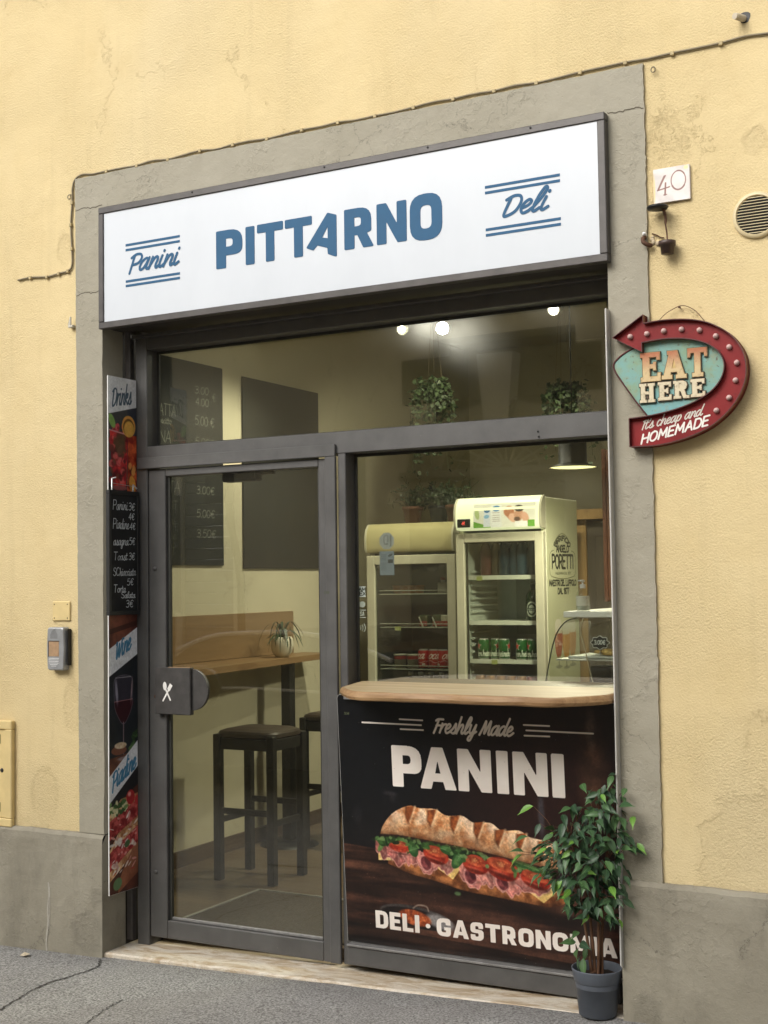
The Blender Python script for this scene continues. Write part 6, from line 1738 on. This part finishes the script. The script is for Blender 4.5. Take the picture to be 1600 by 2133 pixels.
for p in strokes('4', .060, 1.812, .018, 'sans', .2, .16): ribbon(mb, p, .003, lambda u, v, d=0.0: (u, -.0668 + d, v))
mb.build('display_digits', emitter('red_digits', (.8, .08, .06, 1), .8), rf, local=True)
TAGM = simple('lime_price_tag', (.46, .50, .17), .5, 0, .08)
for x, z in ((.095, 1.515), (.18, 1.042)):
    mb = MB().box(x, x + .034, .0255, .0295, z - .018, z + .006)
    g = mb.build('price_tag', TAGM, rf, local=True)
    mb = MB()
    for p in strokes('1.50€' if x < .1 else '2.50€', x + .004, z - .010, .009, 'sans', 0, .14, fit=.026): ribbon(mb, p, .0016, lambda u, v, d=0.0: (u, .0252 + d, v))
    mb.build('price', simple('ink', (.06, .07, .03), .6), g).parent = g
# ribbed side wall of the bright fridge
mb = MB()
for k in range(18):
    z = .90 + k * .038
    if abs(z - 1.523) < .02 or abs(z - 1.267) < .02 or abs(z - 1.05) < .02: continue
    mb.tube([(.045, .06, z), (.045, .40, z)], .008, 8)
mb.build('shelf_ribs', INNER, rf, local=True)
mb = MB().box(.16, .42, .418, .424, 1.18, 1.50, .01)
mb.build('evaporator_panel', simple('panel_grey', (.33, .35, .33), .5, 0, .05), rf, local=True)
for x, z in ((.155, 1.212),):
    MB().box(x, x + .04, .024, .0275, z - .012, z + .012).build('price_tag', TAGM, lf, local=True)
for z in (.985, 1.20, 1.42):
    pass

# goods in the fridges: each can and bottle is a thing of its own
GCAN = printed('green_beer_can', paint_can('green'), .3)
RCAN = printed('red_soda_can', paint_can('red'), .3)
canprof = [(0, 0), (.024, 0), (.029, .003), (.033, .012), (.033, .103), (.027, .113), (.026, .116), (.024, .1145), (0, .113)]
TOPM = simple('can_aluminium', (.50, .50, .48), .3, .7, .05)
Mrf = Matrix.Translation((RFX, RFY, .05)) @ Matrix.Rotation(RFA, 4, 'Z')
def can(name, mat, loc, label, group, cat='can', base=None, turn=0.0):
    if base is None:
        root = lathe_uv(name, canprof, mat, None, 20)
        lid = MB().lathe([(.0262, .1162), (.0245, .1172), (.0235, .1150), (0, .1148)], (0, 0, 0), 20).build('lid', TOPM, None)
        lid.parent = root
    else:
        root = copy_tree(base)
    root.location = loc; root.rotation_euler = (0, 0, turn)
    return tag(root, label, cat, group)
base = None
ordn = ('leftmost', 'second', 'third', 'fourth', 'rightmost')
for i, (x, y, tn) in enumerate(((.108, .075, .1), (.172, .10, 1.6), (.236, .075, -.9), (.345, .075, .2), (.414, .075, .0))):
    k = can('beer_can', GCAN, Mrf @ Vector((x, y, 1.051)), f'{ordn[i]} green beer can with a red star on the lower shelf of the bright fridge', 'green beer cans in the bright fridge', 'can', base, tn - math.pi / 2 * 0 + R_(-45))
    base = base or k
base = None
for i, (x, y, tn) in enumerate(((.32, .08, .3), (.388, .08, 1.4), (.452, .08, 2.3), (.515, .085, .5))):
    k = can('soda_can', RCAN, (-1.215 + x, 2.62 + y, .05 + .969), f'{("leftmost", "second", "third", "rightmost")[i]} red soda can on the lower wire shelf of the dim fridge', 'red soda cans in the dim fridge', 'can', base, tn)
    base = base or k
BGL = simple('dark_green_bottle_glass', (.012, .028, .014), .08, 0, .1); 
bprof = [(0, 0), (.040, 0), (.044, .006), (.044, .125), (.038, .150), (.022, .178), (.0165, .20), (.0165, .222), (.0, .223)]
bot = lathe_uv('beer_bottle', bprof, BGL, None, 24); bot.location = Mrf @ Vector((.420, .08, 1.268)); tag(bot, 'large dark green beer bottle on the middle shelf of the bright fridge', 'bottle')
lbm = printed('beer_label', paint_bottle_label(), .4)
mb = MB(); P = [(.0446 * math.cos(a), .0446 * math.sin(a), z) for z in (.018, .112) for a in np.linspace(-2.35, -.55, 13)]
mb.add(P, [(i, i + 1, i + 14, i + 13) for i in range(12)], True)
o = mb.build('label', lbm, bot, local=True); uvmap(o, lambda x, y, z: ((math.atan2(y, x) + 2.35) / 1.8, (z - .018) / .094))
MB().lathe([(.0172, .205), (.0176, .222), (0, .2245)], (0, 0, 0), 16).build('cap', simple('bottle_cap', (.25, .26, .22), .3, .5), bot, local=True)
b0 = None
cols = [(.09, .03, .03), (.05, .04, .03), (.03, .045, .06), (.025, .05, .075), (.03, .06, .09), (.03, .055, .08), (.035, .05, .03)]
wprof = [(0, 0), (.030, 0), (.034, .006), (.034, .135), (.026, .165), (.014, .185), (.013, .205), (.015, .207), (.015, .222), (0, .223)]
names7 = ('leftmost reddish', 'second, brownish', 'third, grey-blue', 'fourth, blue', 'fifth, bright blue', 'sixth, blue', 'rightmost greenish')
for i, cc in enumerate(cols):
    me = simple(f'drink_{i}', cc, .2, 0, .2)
    o = lathe_uv('drink_bottle', wprof, me, None, 16); o.location = Mrf @ Vector((.115 + i * .057, .11 + .02 * (i % 2), 1.525))
    tag(o, f'{names7[i]} bottle in the row on the dark top shelf of the bright fridge', 'bottle', 'bottles on the top shelf of the bright fridge')
    MB().lathe([(.0155, .206), (.0155, .2235), (0, .225)], (0, 0, 0), 12).build('cap', simple('pale_cap', (.22, .22, .22), .5), o, local=True)
cop = simple('copper_can', (.30, .14, .05), .35, .4, .2, 40); redc = simple('red_can_side', (.25, .03, .03), .35, .2, .2, 40)
base = None
for i in range(7):
    if i in (0, 5):
        base = None
    k = can('drink_can', cop if i < 5 else redc, Mrf @ Vector((.085 + i * .064, .08, .8215)), f'{("leftmost", "second", "third", "fourth", "fifth", "sixth", "rightmost")[i]} can in the bottom row of the bright fridge, just showing over the counter', 'cans at the bottom of the bright fridge', 'can', base)
    base = base or k
    k.scale = (1, 1, 1.18)
# dim fridge: snacks, cartons, ice cups
LX, LY = -1.215, 2.62
ORGP = simple('orange_tub', (.42, .17, .04), .5, 0, .25, 60)
for i in range(4):
    o = MB().lathe([(0, 0), (.022, 0), (.028, .045), (.030, .046), (.030, .050), (0, .050)], (0, 0, 0), 16).build('dessert_tub', ORGP, None); o.location = (LX + .135 + i * .052, LY + .10, 1.473)
    tag(o, f'{("leftmost", "second", "third", "rightmost")[i]} orange dessert tub on the top wire shelf of the dim fridge', 'tub', 'orange dessert tubs')
o = MB().box(-.03, .03, -.022, .022, 0, .065, .006).lathe([(.014, .065), (.014, .095), (0, .096)], (0, 0, 0), 12).build('milk_bottle', simple('white_carton', (.50, .48, .42), .5, 0, .1, 60), None); o.location = (LX + .46, LY + .08, 1.473)
tag(o, 'small white bottle with a red cap at the right of the top wire shelf', 'bottle')
MB().lathe([(.0146, .08), (.0146, .0965), (0, .0975)], (0, 0, 0), 12).build('cap', simple('red_cap', (.30, .03, .03), .4), o, local=True)
SALAD = simple('salad_tub_dark', (.06, .08, .04), .4, 0, .3, 50); SREDS = simple('salad_label_red', (.30, .035, .035), .5, 0, .2, 60)
for i, (x, mt, lb) in enumerate(((.33, SALAD, 'dark green salad tub, leftmost on the middle wire shelf, with a white spoon'), (.42, SALAD, 'dark green salad tub, second on the middle wire shelf, with a white spoon'), (.475, simple('white_tub', (.46, .44, .36), .5, 0, .2, 60), 'white and red salad tub, third on the middle wire shelf'), (.525, simple('pale_green_tub', (.40, .44, .28), .5, 0, .2, 60), 'pale green tub with a long white spoon, rightmost on the middle wire shelf'))):
    t_ = MB().box(-.030, .030, -.025, .025, 0, .072, .006).build('salad_tub', mt, None); t_.location = (LX + x, LY + .09, 1.271); tag(t_, lb, 'tub', 'salad tubs in the dim fridge')
    MB().box(-.026, .026, -.0262, -.0252, .006, .036).build('label', SREDS, t_, local=True)
    if i != 2:
        MB().box(-.004, .004, -.034, -.027, -.005, .066, .002).build('spoon', simple('spoon_white', (.6, .6, .54), .4), t_, local=True).rotation_euler = (0, R_(-24), 0)
for i, x in enumerate((.155, .245)):
    o = MB().lathe([(0, 0), (.033, 0), (.040, .078), (.042, .079), (.042, .086), (0, .087)], (0, 0, 0), 20).build('yoghurt_cup', simple('white_cup', (.52, .50, .42), .45, 0, .1, 50), None); o.location = (LX + x, LY + .09, 1.018)
    tag(o, ('white yoghurt cup at the left end of the lower wire shelf', 'white yoghurt cup beside the red soda cans')[i], 'cup', 'yoghurt cups in the dim fridge')
    MB().lathe([(.0396, .055), (.0412, .076)], (0, 0, 0), 20).build('band', SREDS, o, local=True)
for i in range(5):
    o = lathe_uv('drink_bottle', wprof, simple('cola_bottle', (.02, .012, .01), .2), None, 14); o.location = (LX + .22 + i * .07, LY + .10, .7725)
    tag(o, f'{("leftmost", "second", "third", "fourth", "rightmost")[i]} dark bottle whose cap shows over the counter at the bottom of the dim fridge', 'bottle', 'bottles at the bottom of the dim fridge')
    MB().lathe([(.0155, .206), (.0155, .2235), (0, .225)], (0, 0, 0), 12).build('cap', simple('silver_cap', (.55, .55, .52), .3, .3), o, local=True)
o = MB().prism([[(.44 + .045 * math.cos(a) + .006 * math.sin(a), 1.59 + .032 * math.sin(a) - .012 * math.cos(a)) for a in np.linspace(0, 6.283, 21)[:-1]]], lambda u, v, d: (LX + u, LY + d, .05 + v), -.0325, -.0312).build('door_sticker', simple('dark_sticker', (.035, .036, .028), .5), lf)

# plants on the dim fridge
TERRA = simple('terracotta', (.13, .055, .03), .8, 0, .2, 30)
PLD = simple('dark_plant_leaf', (.045, .068, .030), .5, 0, .5, 40)
def bushy(name, label, loc, n, L, spread, pot, seed, sprawl=.5, wide=.010):
    t = thing(name, label, 'potted plant', loc, 0, 'plants on top of the dim fridge')
    MB().lathe([(0, 0), (.045, 0), (.060, .085), (.066, .086), (.066, .105), (.060, .105), (.055, .09), (0, .088)], (0, 0, 0), 20).build('pot', pot, t, local=True)
    r = random.Random(seed); mb = MB(); sm = MB()
    for k in range(n):
        a = r.uniform(0, 6.28); el = r.uniform(.15, 1.45); q = r.uniform(.4, 1.0) * L
        e = Vector((math.cos(a) * math.cos(el) * q * spread, math.sin(a) * math.cos(el) * q * .7, .09 + math.sin(el) * q))
        s = Vector((e.x * .2, e.y * .2, .09)); m_ = (s + e) / 2 + Vector((0, 0, .03))
        sm.tube([s, m_, e], [.002, .0015, .0008], 4, False)
        for j in range(9):
            b = s.lerp(m_, j / 5) if j < 5 else m_.lerp(e, (j - 4) / 4)
            d_ = Vector((r.gauss(0, 1), r.gauss(0, 1), r.gauss(.3, .8))).normalized() * r.uniform(.025, .05)
            sd_ = d_.cross(Vector((r.gauss(0, 1), r.gauss(0, 1), r.gauss(0, 1)))).normalized() * wide * .5
            mb.add([tuple(b), tuple(b + d_ * .5 + sd_), tuple(b + d_), tuple(b + d_ * .5 - sd_)], [(0, 1, 2, 3)])
    sm.build('stems', PLD, t, local=True); f = mb.build('foliage', PLD, t, local=True); f['kind'] = 'stuff'
    return t
bushy('fridge_plant', 'feathery plant in a brown pot, left of three on the dim fridge', (-.985, 2.76, 1.902), 34, .22, 1.0, TERRA, 1)
bushy('fridge_plant', 'dense dark round-leaved plant, middle of three on the dim fridge', (-.825, 2.80, 1.902), 46, .19, .75, BLACKM, 2, .5, .024)
bushy('fridge_plant', 'spiky plant in a terracotta pot, right of three on the dim fridge', (-.69, 2.76, 1.902), 34, .24, 1.0, TERRA, 3)

# hanging plants
def hanging(name, label, x, y, ztop, zpot, seed, n, length, pot=True):
    t = thing(name, label, 'hanging plant', (x, y, zpot), 0, 'hanging plants inside')
    for k in range(3):
        a = k * 2.09
        MB().tube([(.055 * math.cos(a), .055 * math.sin(a), 0), (0, 0, ztop - zpot)], .0009, 4).build('cord', simple('jute_cord', (.16, .12, .07), .8), t, local=True)
    MB().lathe([(0, -.05), (.028, -.048), (.042, 0), (.038, 0), (0, -.01)], (0, 0, 0), 18).build('pot', BLACKM, t, local=True)
    r = random.Random(seed); mb = MB(); v_ = MB()
    for k in range(n):
        a = r.uniform(0, 6.28); q = r.uniform(.05, .16); Lg = r.uniform(.3, 1.0) ** 1.5 * length
        pts = smooth_pts([(0.03 * math.cos(a), .03 * math.sin(a), 0), (q * .7 * math.cos(a), q * .7 * math.sin(a), .04), (q * math.cos(a), q * math.sin(a), -.05), (q * 1.1 * math.cos(a), q * 1.1 * math.sin(a), -Lg)], 4)
        v_.tube(pts, .0012, 4, False)
        for p in pts[1:]:
            for j in range(2 if Lg > .25 else 3):
                d_ = Vector((r.gauss(0, 1), r.gauss(0, 1), r.gauss(-.5, .6))).normalized() * r.uniform(.025, .045)
                s_ = d_.cross(Vector((r.gauss(0, 1), r.gauss(0, 1), r.gauss(0, 1)))).normalized() * r.uniform(.010, .016)
                b = Vector(p) + Vector((r.gauss(0, .012), r.gauss(0, .012), r.gauss(0, .02)))
                mb.add([tuple(b), tuple(b + d_ * .45 + s_), tuple(b + d_), tuple(b + d_ * .45 - s_)], [(0, 1, 2, 3)])
    v_.build('vines', PLD, t, local=True); f = mb.build('foliage', PLD, t, local=True); f['kind'] = 'stuff'
hanging('hanging_plant', 'trailing ivy hanging behind the fanlight, left one of two', -.74, 2.6, 3.33, 2.68, 4, 30, .50)
hanging('hanging_plant', 'trailing ivy hanging above the pendant lamp, right one of two', .075, 2.6, 3.33, 2.60, 6, 24, .36)

# lamps
pl = thing('pendant_lamp', 'black pendant lamp with a glowing white inside over the display case', 'lamp', (.425, 1.8, 2.11))
MB().lathe([(.026, .25), (.030, .16), (.062, .155), (.070, .145), (.072, .02), (.125, -.003), (.1255, 0)], (0, 0, 0), 32).build('shade', simple('charcoal_shade', (.045, .046, .045), .45, .2, .1), pl, local=True)
GLOW = emitter('lamp_glow', (1.0, .92, .42, 1), 1.7)
MB().lathe([(.121, -.002), (.068, .018), (.066, .12), (0, .122)], (0, 0, 0), 32).build('shade_lining', simple('lamp_lining', (.8, .76, .6), .5), pl, local=True)
MB().lathe([(0, .0), (.118, .0)], (0, 0, 0.001), 32).build('diffuser', GLOW, pl, local=True)
MB().tube([(0, 0, .25), (0, 0, 1.24)], .003, 6).build('cord', BLACKM, pl, local=True)
def lamp(name, kind, loc, power, col, rad, parent=None, spot=None, aim=None):
    d = bpy.data.lights.new(name, kind); d.energy = power; d.color = col
    d.shadow_soft_size = rad
    o_ = bpy.data.objects.new(name, d); COL.objects.link(o_); o_.location = loc
    if spot: d.spot_size = spot; d.spot_blend = .6
    if aim is not None: o_.rotation_euler = (Vector(loc) - Vector(aim)).to_track_quat('Z', 'Y').to_euler()
    return o_
WARM = (1.0, .92, .68)
lamp('pendant_light', 'SPOT', (.425, 1.8, 2.10), 105, WARM, .08, spot=R_(172), aim=(.425, 1.8, 0))
SPM = emitter('spot_glow', (1.0, .95, .80, 1), 26)
SPB = emitter('bright_spot_glow', (1.0, .95, .80, 1), 330)
trk = MB().box(-1.2, 1.0, 1.985, 2.015, 3.335, 3.36).build('track', simple('white_track', (.5, .48, .40), .5)); tag(trk, 'slim lighting track along the ceiling inside the shop', 'lighting track')
for i, (x, z, aim, pw) in enumerate(((-.390, 2.935, (-.95, 3.1, 1.6), 34), (.262, 2.965, (.10, 2.4, 1.2), 48), (-.640, 2.955, (-1.6, 1.5, 1.0), 72))):
    s = thing('spotlight', ('brightest ceiling spotlight, glaring through the middle of the fanlight', 'lit ceiling spotlight near the right end of the fanlight', 'small lit spotlight left of the brightest one behind the fanlight')[i], 'spotlight', (x, 2.0, z), 0, 'ceiling spotlights')
    dv = (Vector(aim) - Vector((x, 2.0, z))).normalized()
    q = (Vector((.9, -3.0, 1.5)) - Vector((x, 2.0, z))).to_track_quat('Z', 'Y')
    hd = MB().lathe([(0, -.10), (.028, -.10), (.032, -.02), (.034, .0), (.030, .0)], (0, 0, 0), 18).build('head', simple('spot_white', (.5, .49, .42), .4), s, local=True); hd.rotation_euler = q.to_euler()
    rr_ = (.034, .026, .019)[i]
    gl = MB().lathe([(0, .0), (rr_, .0), (rr_ * .8, .012), (0, .02)], (0, 0, 0), 18).build('lens', SPB if i == 0 else SPM, s, local=True)
    gl.rotation_euler = (Vector((.9, -3.0, 1.5)) - s.location).to_track_quat('Z', 'Y').to_euler()
    MB().tube([(0, 0, .02), (0, 0, 3.336 - z)], .008, 8).build('stem', STEEL, s, local=True)
    lamp('spot_light', 'SPOT', tuple(Vector((x, 1.94, z - .05)) + dv * .03), pw, WARM, .03, spot=R_(110), aim=aim)

# display case, its goods and the bottle on top
PROF = smooth_pts([(.640, 1.00), (.652, 1.10), (.668, 1.18), (.690, 1.27), (.715, 1.33), (.755, 1.372), (.80, 1.385)], 3)
dc = thing('display_case', 'curved glass deli display case at the right end of the counter', 'display case', (.9, 1.1, .05))
ya, yb = .80, 1.55
n = len(PROF)
MB().add([(x, ya, z) for x, z in PROF] + [(x, yb, z) for x, z in PROF], [(i, i + 1, i + 1 + n, i + n) for i in range(n - 1)], True).build('curved_glass', CLEAR, dc)
MB().sheet([PROF + [(1.2, 1.385), (1.2, 1.00)]], lambda u, v: (u, ya + .002, v)).build('end_glass', CLEAR, dc)
MB().tube([(x, ya, z) for x, z in PROF], .003, 6).build('glass_edge', simple('dark_edge', (.07, .08, .06), .3), dc)
MB().box(.74, 1.2, ya, yb, 1.386, 1.412, .003).build('top', simple('white_case_top', (.82, .82, .76), .35, 0, .03), dc)
MB().box(.655, 1.2, ya + .01, yb, 1.00, 1.02).box(.70, 1.2, ya + .01, yb, 1.205, 1.211).build('shelf', STEEL, dc)
MB().box(.66, 1.2, ya, yb, .05, .999, .004).build('base', simple('case_base', (.05, .05, .045), .4), dc)
MB().box(.78, 1.2, ya + .20, ya + .30, 1.03, 1.17, .006).build('cooling_unit', BLACKM, dc)
tr = MB().box(.74, 1.08, ya + .04, ya + .30, 1.2112, 1.222, .004).build('serving_tray', simple('tray_white', (.6, .6, .55), .4)); tag(tr, 'pale tray on the glass shelf of the display case under the pastry', 'tray')
pa = MB(); r = random.Random(8)
for k in range(16):
    s_ = r.uniform(.016, .03); pa.lathe([(0, 0), (s_, s_ * .2), (s_ * .8, s_ * .7), (0, s_ * .85)], (.90 + r.uniform(-.05, .06), ya + .10 + r.uniform(-.03, .03), 1.222 + r.uniform(0, .008)), 10)
o = pa.build('pastry', simple('golden_pastry', (.50, .32, .09), .5, 0, .35, 50, .3, 80)); tag(o, 'golden yellow pastry on the tray in the display case', 'pastry')
pg = thing('price_sign', 'small black scalloped price sign with white border in the display case', 'price sign', (.878, ya + .06, 1.28))
sc = [(.878 + (.036 + .004 * math.cos(8 * a)) * math.cos(a), 1.279 + (.024 + .003 * math.cos(8 * a)) * math.sin(a)) for a in np.linspace(0, 6.283, 49)[:-1]]
MB().prism([grow(sc, .003)], XZ(ya + .06), .0, .002).build('border', WHITEP, pg); MB().prism([sc], XZ(ya + .06), -.002, -.0004).build('plate', BLACKM, pg)
mb = MB()
for p in strokes('3.00€', .853, 1.272, .017, 'sans', .1, .14, fit=.05): ribbon(mb, p, .0032, lambda u, v, d=0.0: (u, ya + .0575 + d, v))
mb.build('price', WHITEP, pg)
MB().tube([(.878, ya + .06, 1.255), (.878, ya + .06, 1.222)], .0015, 5).build('stick', STEEL, pg)
sb_ = thing('sanitizer_bottle', 'clear pump bottle with a white label on top of the display case', 'bottle', (.80, .88, 1.4125))
MB().lathe([(0, 0), (.026, 0), (.030, .006), (.030, .068), (.024, .082), (.011, .090), (.011, .098)], (0, 0, 0), 24).build('body', CLEAR, sb_, local=True)
MB().lathe([(0, .002), (.026, .003), (.0275, .03), (0, .031)], (0, 0, 0), 20).build('gel', simple('clear_gel', (.42, .44, .38), .15), sb_, local=True)
MB().lathe([(.0125, .096), (.0125, .112), (.004, .113), (.004, .124), (.010, .125), (.010, .131), (0, .132)], (0, 0, 0), 14).box(-.022, .004, -.004, .004, .125, .131, .002).build('pump', WHITEP, sb_, local=True)
P = [(.0306 * math.cos(a), .0306 * math.sin(a), z) for z in (.022, .064) for a in np.linspace(-2.5, -.2, 12)]
MB().add(P, [(i, i + 1, i + 13, i + 12) for i in range(11)], True).build('label', simple('paper_label', (.60, .60, .52), .6, 0, .1, 90), sb_, local=True)
MB().tube(smooth_pts([(.83, ya - .003, 1.385), (.815, ya - .003, 1.33), (.835, ya - .003, 1.25), (.85, ya - .003, 1.18), (.87, ya - .003, 1.10)], 4), .0025, 5).build('glass_cable', simple('cream_cable', (.5, .45, .30), .5), dc)

# picture frame edge-on and a tall dark cupboard behind the fridge
pf = MB().box(1.028, 1.045, .50, .515, 1.458, 2.06, .002).box(1.045, 1.075, .502, 1.0, 1.462, 2.055, .002).build('picture_frame', m_wood('reddish_frame_wood', (.20, .07, .03), (.33, .13, .06), 'z', 1.2, .4)); tag(pf, 'reddish wooden picture frame seen edge-on at the right side of the window', 'picture frame')
pw = MB().box(1.08, 1.20, .45, 1.05, 1.15, 2.9).build('pillar', simple('pillar_paint', (.20, .18, .12), .7)); tag(pw, 'dim pillar behind the edge-on picture frame at the right of the window', 'pillar')
cu = thing('cupboard', 'tall dark wooden cupboard with a pale side behind the bright fridge', 'cupboard', (.4, 3.0, .05))
LWD = m_wood('cupboard_side_wood', (.26, .15, .05), (.36, .23, .09), 'z', 1, .5); DWD = m_wood('cupboard_front_wood', (.055, .045, .032), (.09, .07, .05), 'z', 1, .5)
MB().box(-.01, .055, 2.985, 3.26, .051, 1.90, .003).build('side', LWD, cu)
MB().box(.056, .75, 3.0, 3.26, .051, 1.88, .003).build('front', DWD, cu)
MB().box(.11, .30, 2.988, 2.999, .15, 1.80, .003).build('door', DWD, cu); MB().box(.32, .52, 2.988, 2.999, .15, 1.80, .003).build('door', DWD, cu)
slab3([(-.03, 2.95), (.80, 2.95), (.80, 3.27), (-.03, 3.27)], 1.9005, 1.96).build('cornice', LWD, cu)

# ================================================================== ACROSS THE STREET (seen as reflections in the glass)
OY = -8.0
STU = m_greywall('opposite_stucco', (.60, .56, .47, 1), (.68, .64, .55, 1), .15, .3)
STONE = m_greywall('grey_stone', (.17, .16, .145, 1), (.24, .23, .205, 1), .3, .4)
ob = thing('opposite_building', 'pale stucco building across the street with an arched stone portal and shutters', 'building', (-3, OY, 0))
mb = MB()
for x0, x1, z0, z1 in ((-14, -7.05, -1, 4.9), (-6.3, -3.65, -1, 4.9), (-2.0, 14, -1, 4.9), (-7.05, -6.3, 2.9, 5.9), (-3.65, -2.0, 4.2, 5.9)):
    mb.box(x0, x1, OY - .5, OY, z0, z1)
mb.build('wall', STU, ob)
for x0, x1 in ((-3.95, -3.52), (-2.14, -1.70)):
    MB().box(x0, x1, OY - .3, OY + .09, -.3, 2.65, .02).build('portal_pier', STONE, ob)
MB().box(-4.05, -1.60, OY - .3, OY + .14, 2.6505, 2.74, .02).build('impost', STONE, ob)
for k in range(9):
    a0, a1 = math.pi * k / 9, math.pi * (k + 1) / 9
    q = [(-2.83 + r_ * math.cos(a), 2.745 + r_ * math.sin(a) * .62) for r_, a in ((.70, a0), (1.14, a0), (1.14, a1), (.70, a1))]
    fix_normals(MB().prism([q], lambda u, v, d: (u, OY + d, v), -.28, .10 + (.08 if k == 4 else 0)).build('voussoir', STONE, ob))
MB().prism([[(-2.96, 3.16), (-2.70, 3.16), (-2.62, 3.95), (-3.04, 3.95)]], lambda u, v, d: (u, OY + d, v), .0, .22).build('keystone', simple('pale_keystone', (.52, .51, .48), .8), ob)
MB().box(-3.52, -2.14, OY - .32, OY - .26, -.3, 2.65).build('door', m_wood('old_door', (.06, .045, .032), (.10, .075, .05), 'z', .7, .6), ob)
mb = MB()
for k in range(11):
    a = math.pi * k / 10
    mb.tube([(-2.83 + .10 * math.cos(a), OY - .05, 2.745 + .06 * math.sin(a)), (-2.83 + .69 * math.cos(a), OY - .05, 2.745 + .43 * math.sin(a))], .014, 6)
for r_ in (.1, .38, .66): mb.tube([(-2.83 + r_ * math.cos(a), OY - .05, 2.745 + r_ * .62 * math.sin(a)) for a in np.linspace(0, math.pi, 20)], .014, 6)
mb.build('lunette_grille', simple('wrought_iron', (.30, .28, .24), .6), ob)
MB().box(-3.65, -2.0, OY - .45, OY - .40, 2.7, 4.2).build('lunette_backing', DARK, ob)
for x0, x1 in ((-4.05, -3.06), (-2.60, -1.72)):
    MB().box(x0, x1, OY - .2, OY + .012, 3.50, 4.0).build('window', simple('dark_window', (.03, .035, .032), .15), ob)
MB().box(-14, 14, OY + .001, OY + .12, 4.42, 4.62, .01).build('string_course', STONE, ob)
for k in range(24):
    MB().box(-7.05, -6.3, OY - .10, OY - .06 + .015 * (k % 2), -.3 + k * .134, -.3 + k * .134 + .13, .01).build('shutter_slat', simple('grey_roller', (.20, .20, .20), .5, .3), ob)
MB().box(-14, 14, OY - .6, OY + .4, 4.9, 5.05).build('eaves', DARK, ob)
sp = thing('street_sign_post', 'dark bent street sign post across the street', 'sign post', (-5.85, -7.3, -.2))
MB().tube(smooth_pts([(-5.70, -7.3, -.3), (-5.70, -7.3, 1.2), (-5.72, -7.3, 1.7), (-5.84, -7.3, 2.3), (-5.86, -7.3, 3.0)], 5), .045, 10).build('pole', BLACKM, sp)
MB().box(-6.15, -5.75, -7.26, -7.24, 2.45, 2.95, .01).build('plate', simple('sign_back', (.12, .12, .12), .5, .5), sp)
car = thing('parked_car', 'dark parked car on the street behind the viewer, seen only as a reflection', 'car', (-3.5, -4.9, -.2))
CARP = simple('car_paint', (.045, .048, .052), .2, .3, .05)
bodyp = smooth_pts([(-5.45, .12), (-5.5, .45), (-5.35, .68), (-4.9, .76), (-4.45, .80), (-3.9, 1.13), (-3.4, 1.19), (-2.7, 1.17), (-2.1, .98), (-1.75, .82), (-1.45, .74), (-1.4, .3), (-1.5, .10)], 4)
fix_normals(MB().prism([bodyp], lambda u, v, d: (u, d, v - .05), -5.7, -4.1).build('body', CARP, car))
win = smooth_pts([(-4.35, .80), (-3.85, 1.06), (-3.4, 1.12), (-2.75, 1.10), (-2.2, .93), (-2.05, .80)], 4)
fix_normals(MB().prism([win], lambda u, v, d: (u, d, v - .05), -4.098, -4.09).build('side_window', simple('car_glass', (.02, .022, .02), .1), car))
MB().tube([(x, -4.085, z - .02) for x, z in smooth_pts([(-4.5, .84), (-3.88, 1.105), (-3.4, 1.165), (-2.72, 1.145), (-2.12, .955)], 6)], .02, 8).build('roof_trim', simple('bright_trim', (.75, .76, .80), .25, .3), car)
MB().tube([(-4.9, -4.085, .66), (-3.4, -4.08, .70), (-1.7, -4.085, .66)], .014, 8).build('door_trim', simple('bright_trim2', (.7, .7, .74), .25, .3), car)
for x in (-4.75, -2.15):
    wh = MB().lathe([(0, .02), (.20, .03), (.31, .02), (.32, -.03), (.32, -.16), (.28, -.18)], (x, -4.10, .06), 28, 'y').build('wheel', simple('tyre', (.02, .02, .02), .8), car)
    MB().lathe([(0, .035), (.18, .040), (.20, .031)], (x, -4.10, .06), 20, 'y').build('rim', STEEL, wh).parent = wh
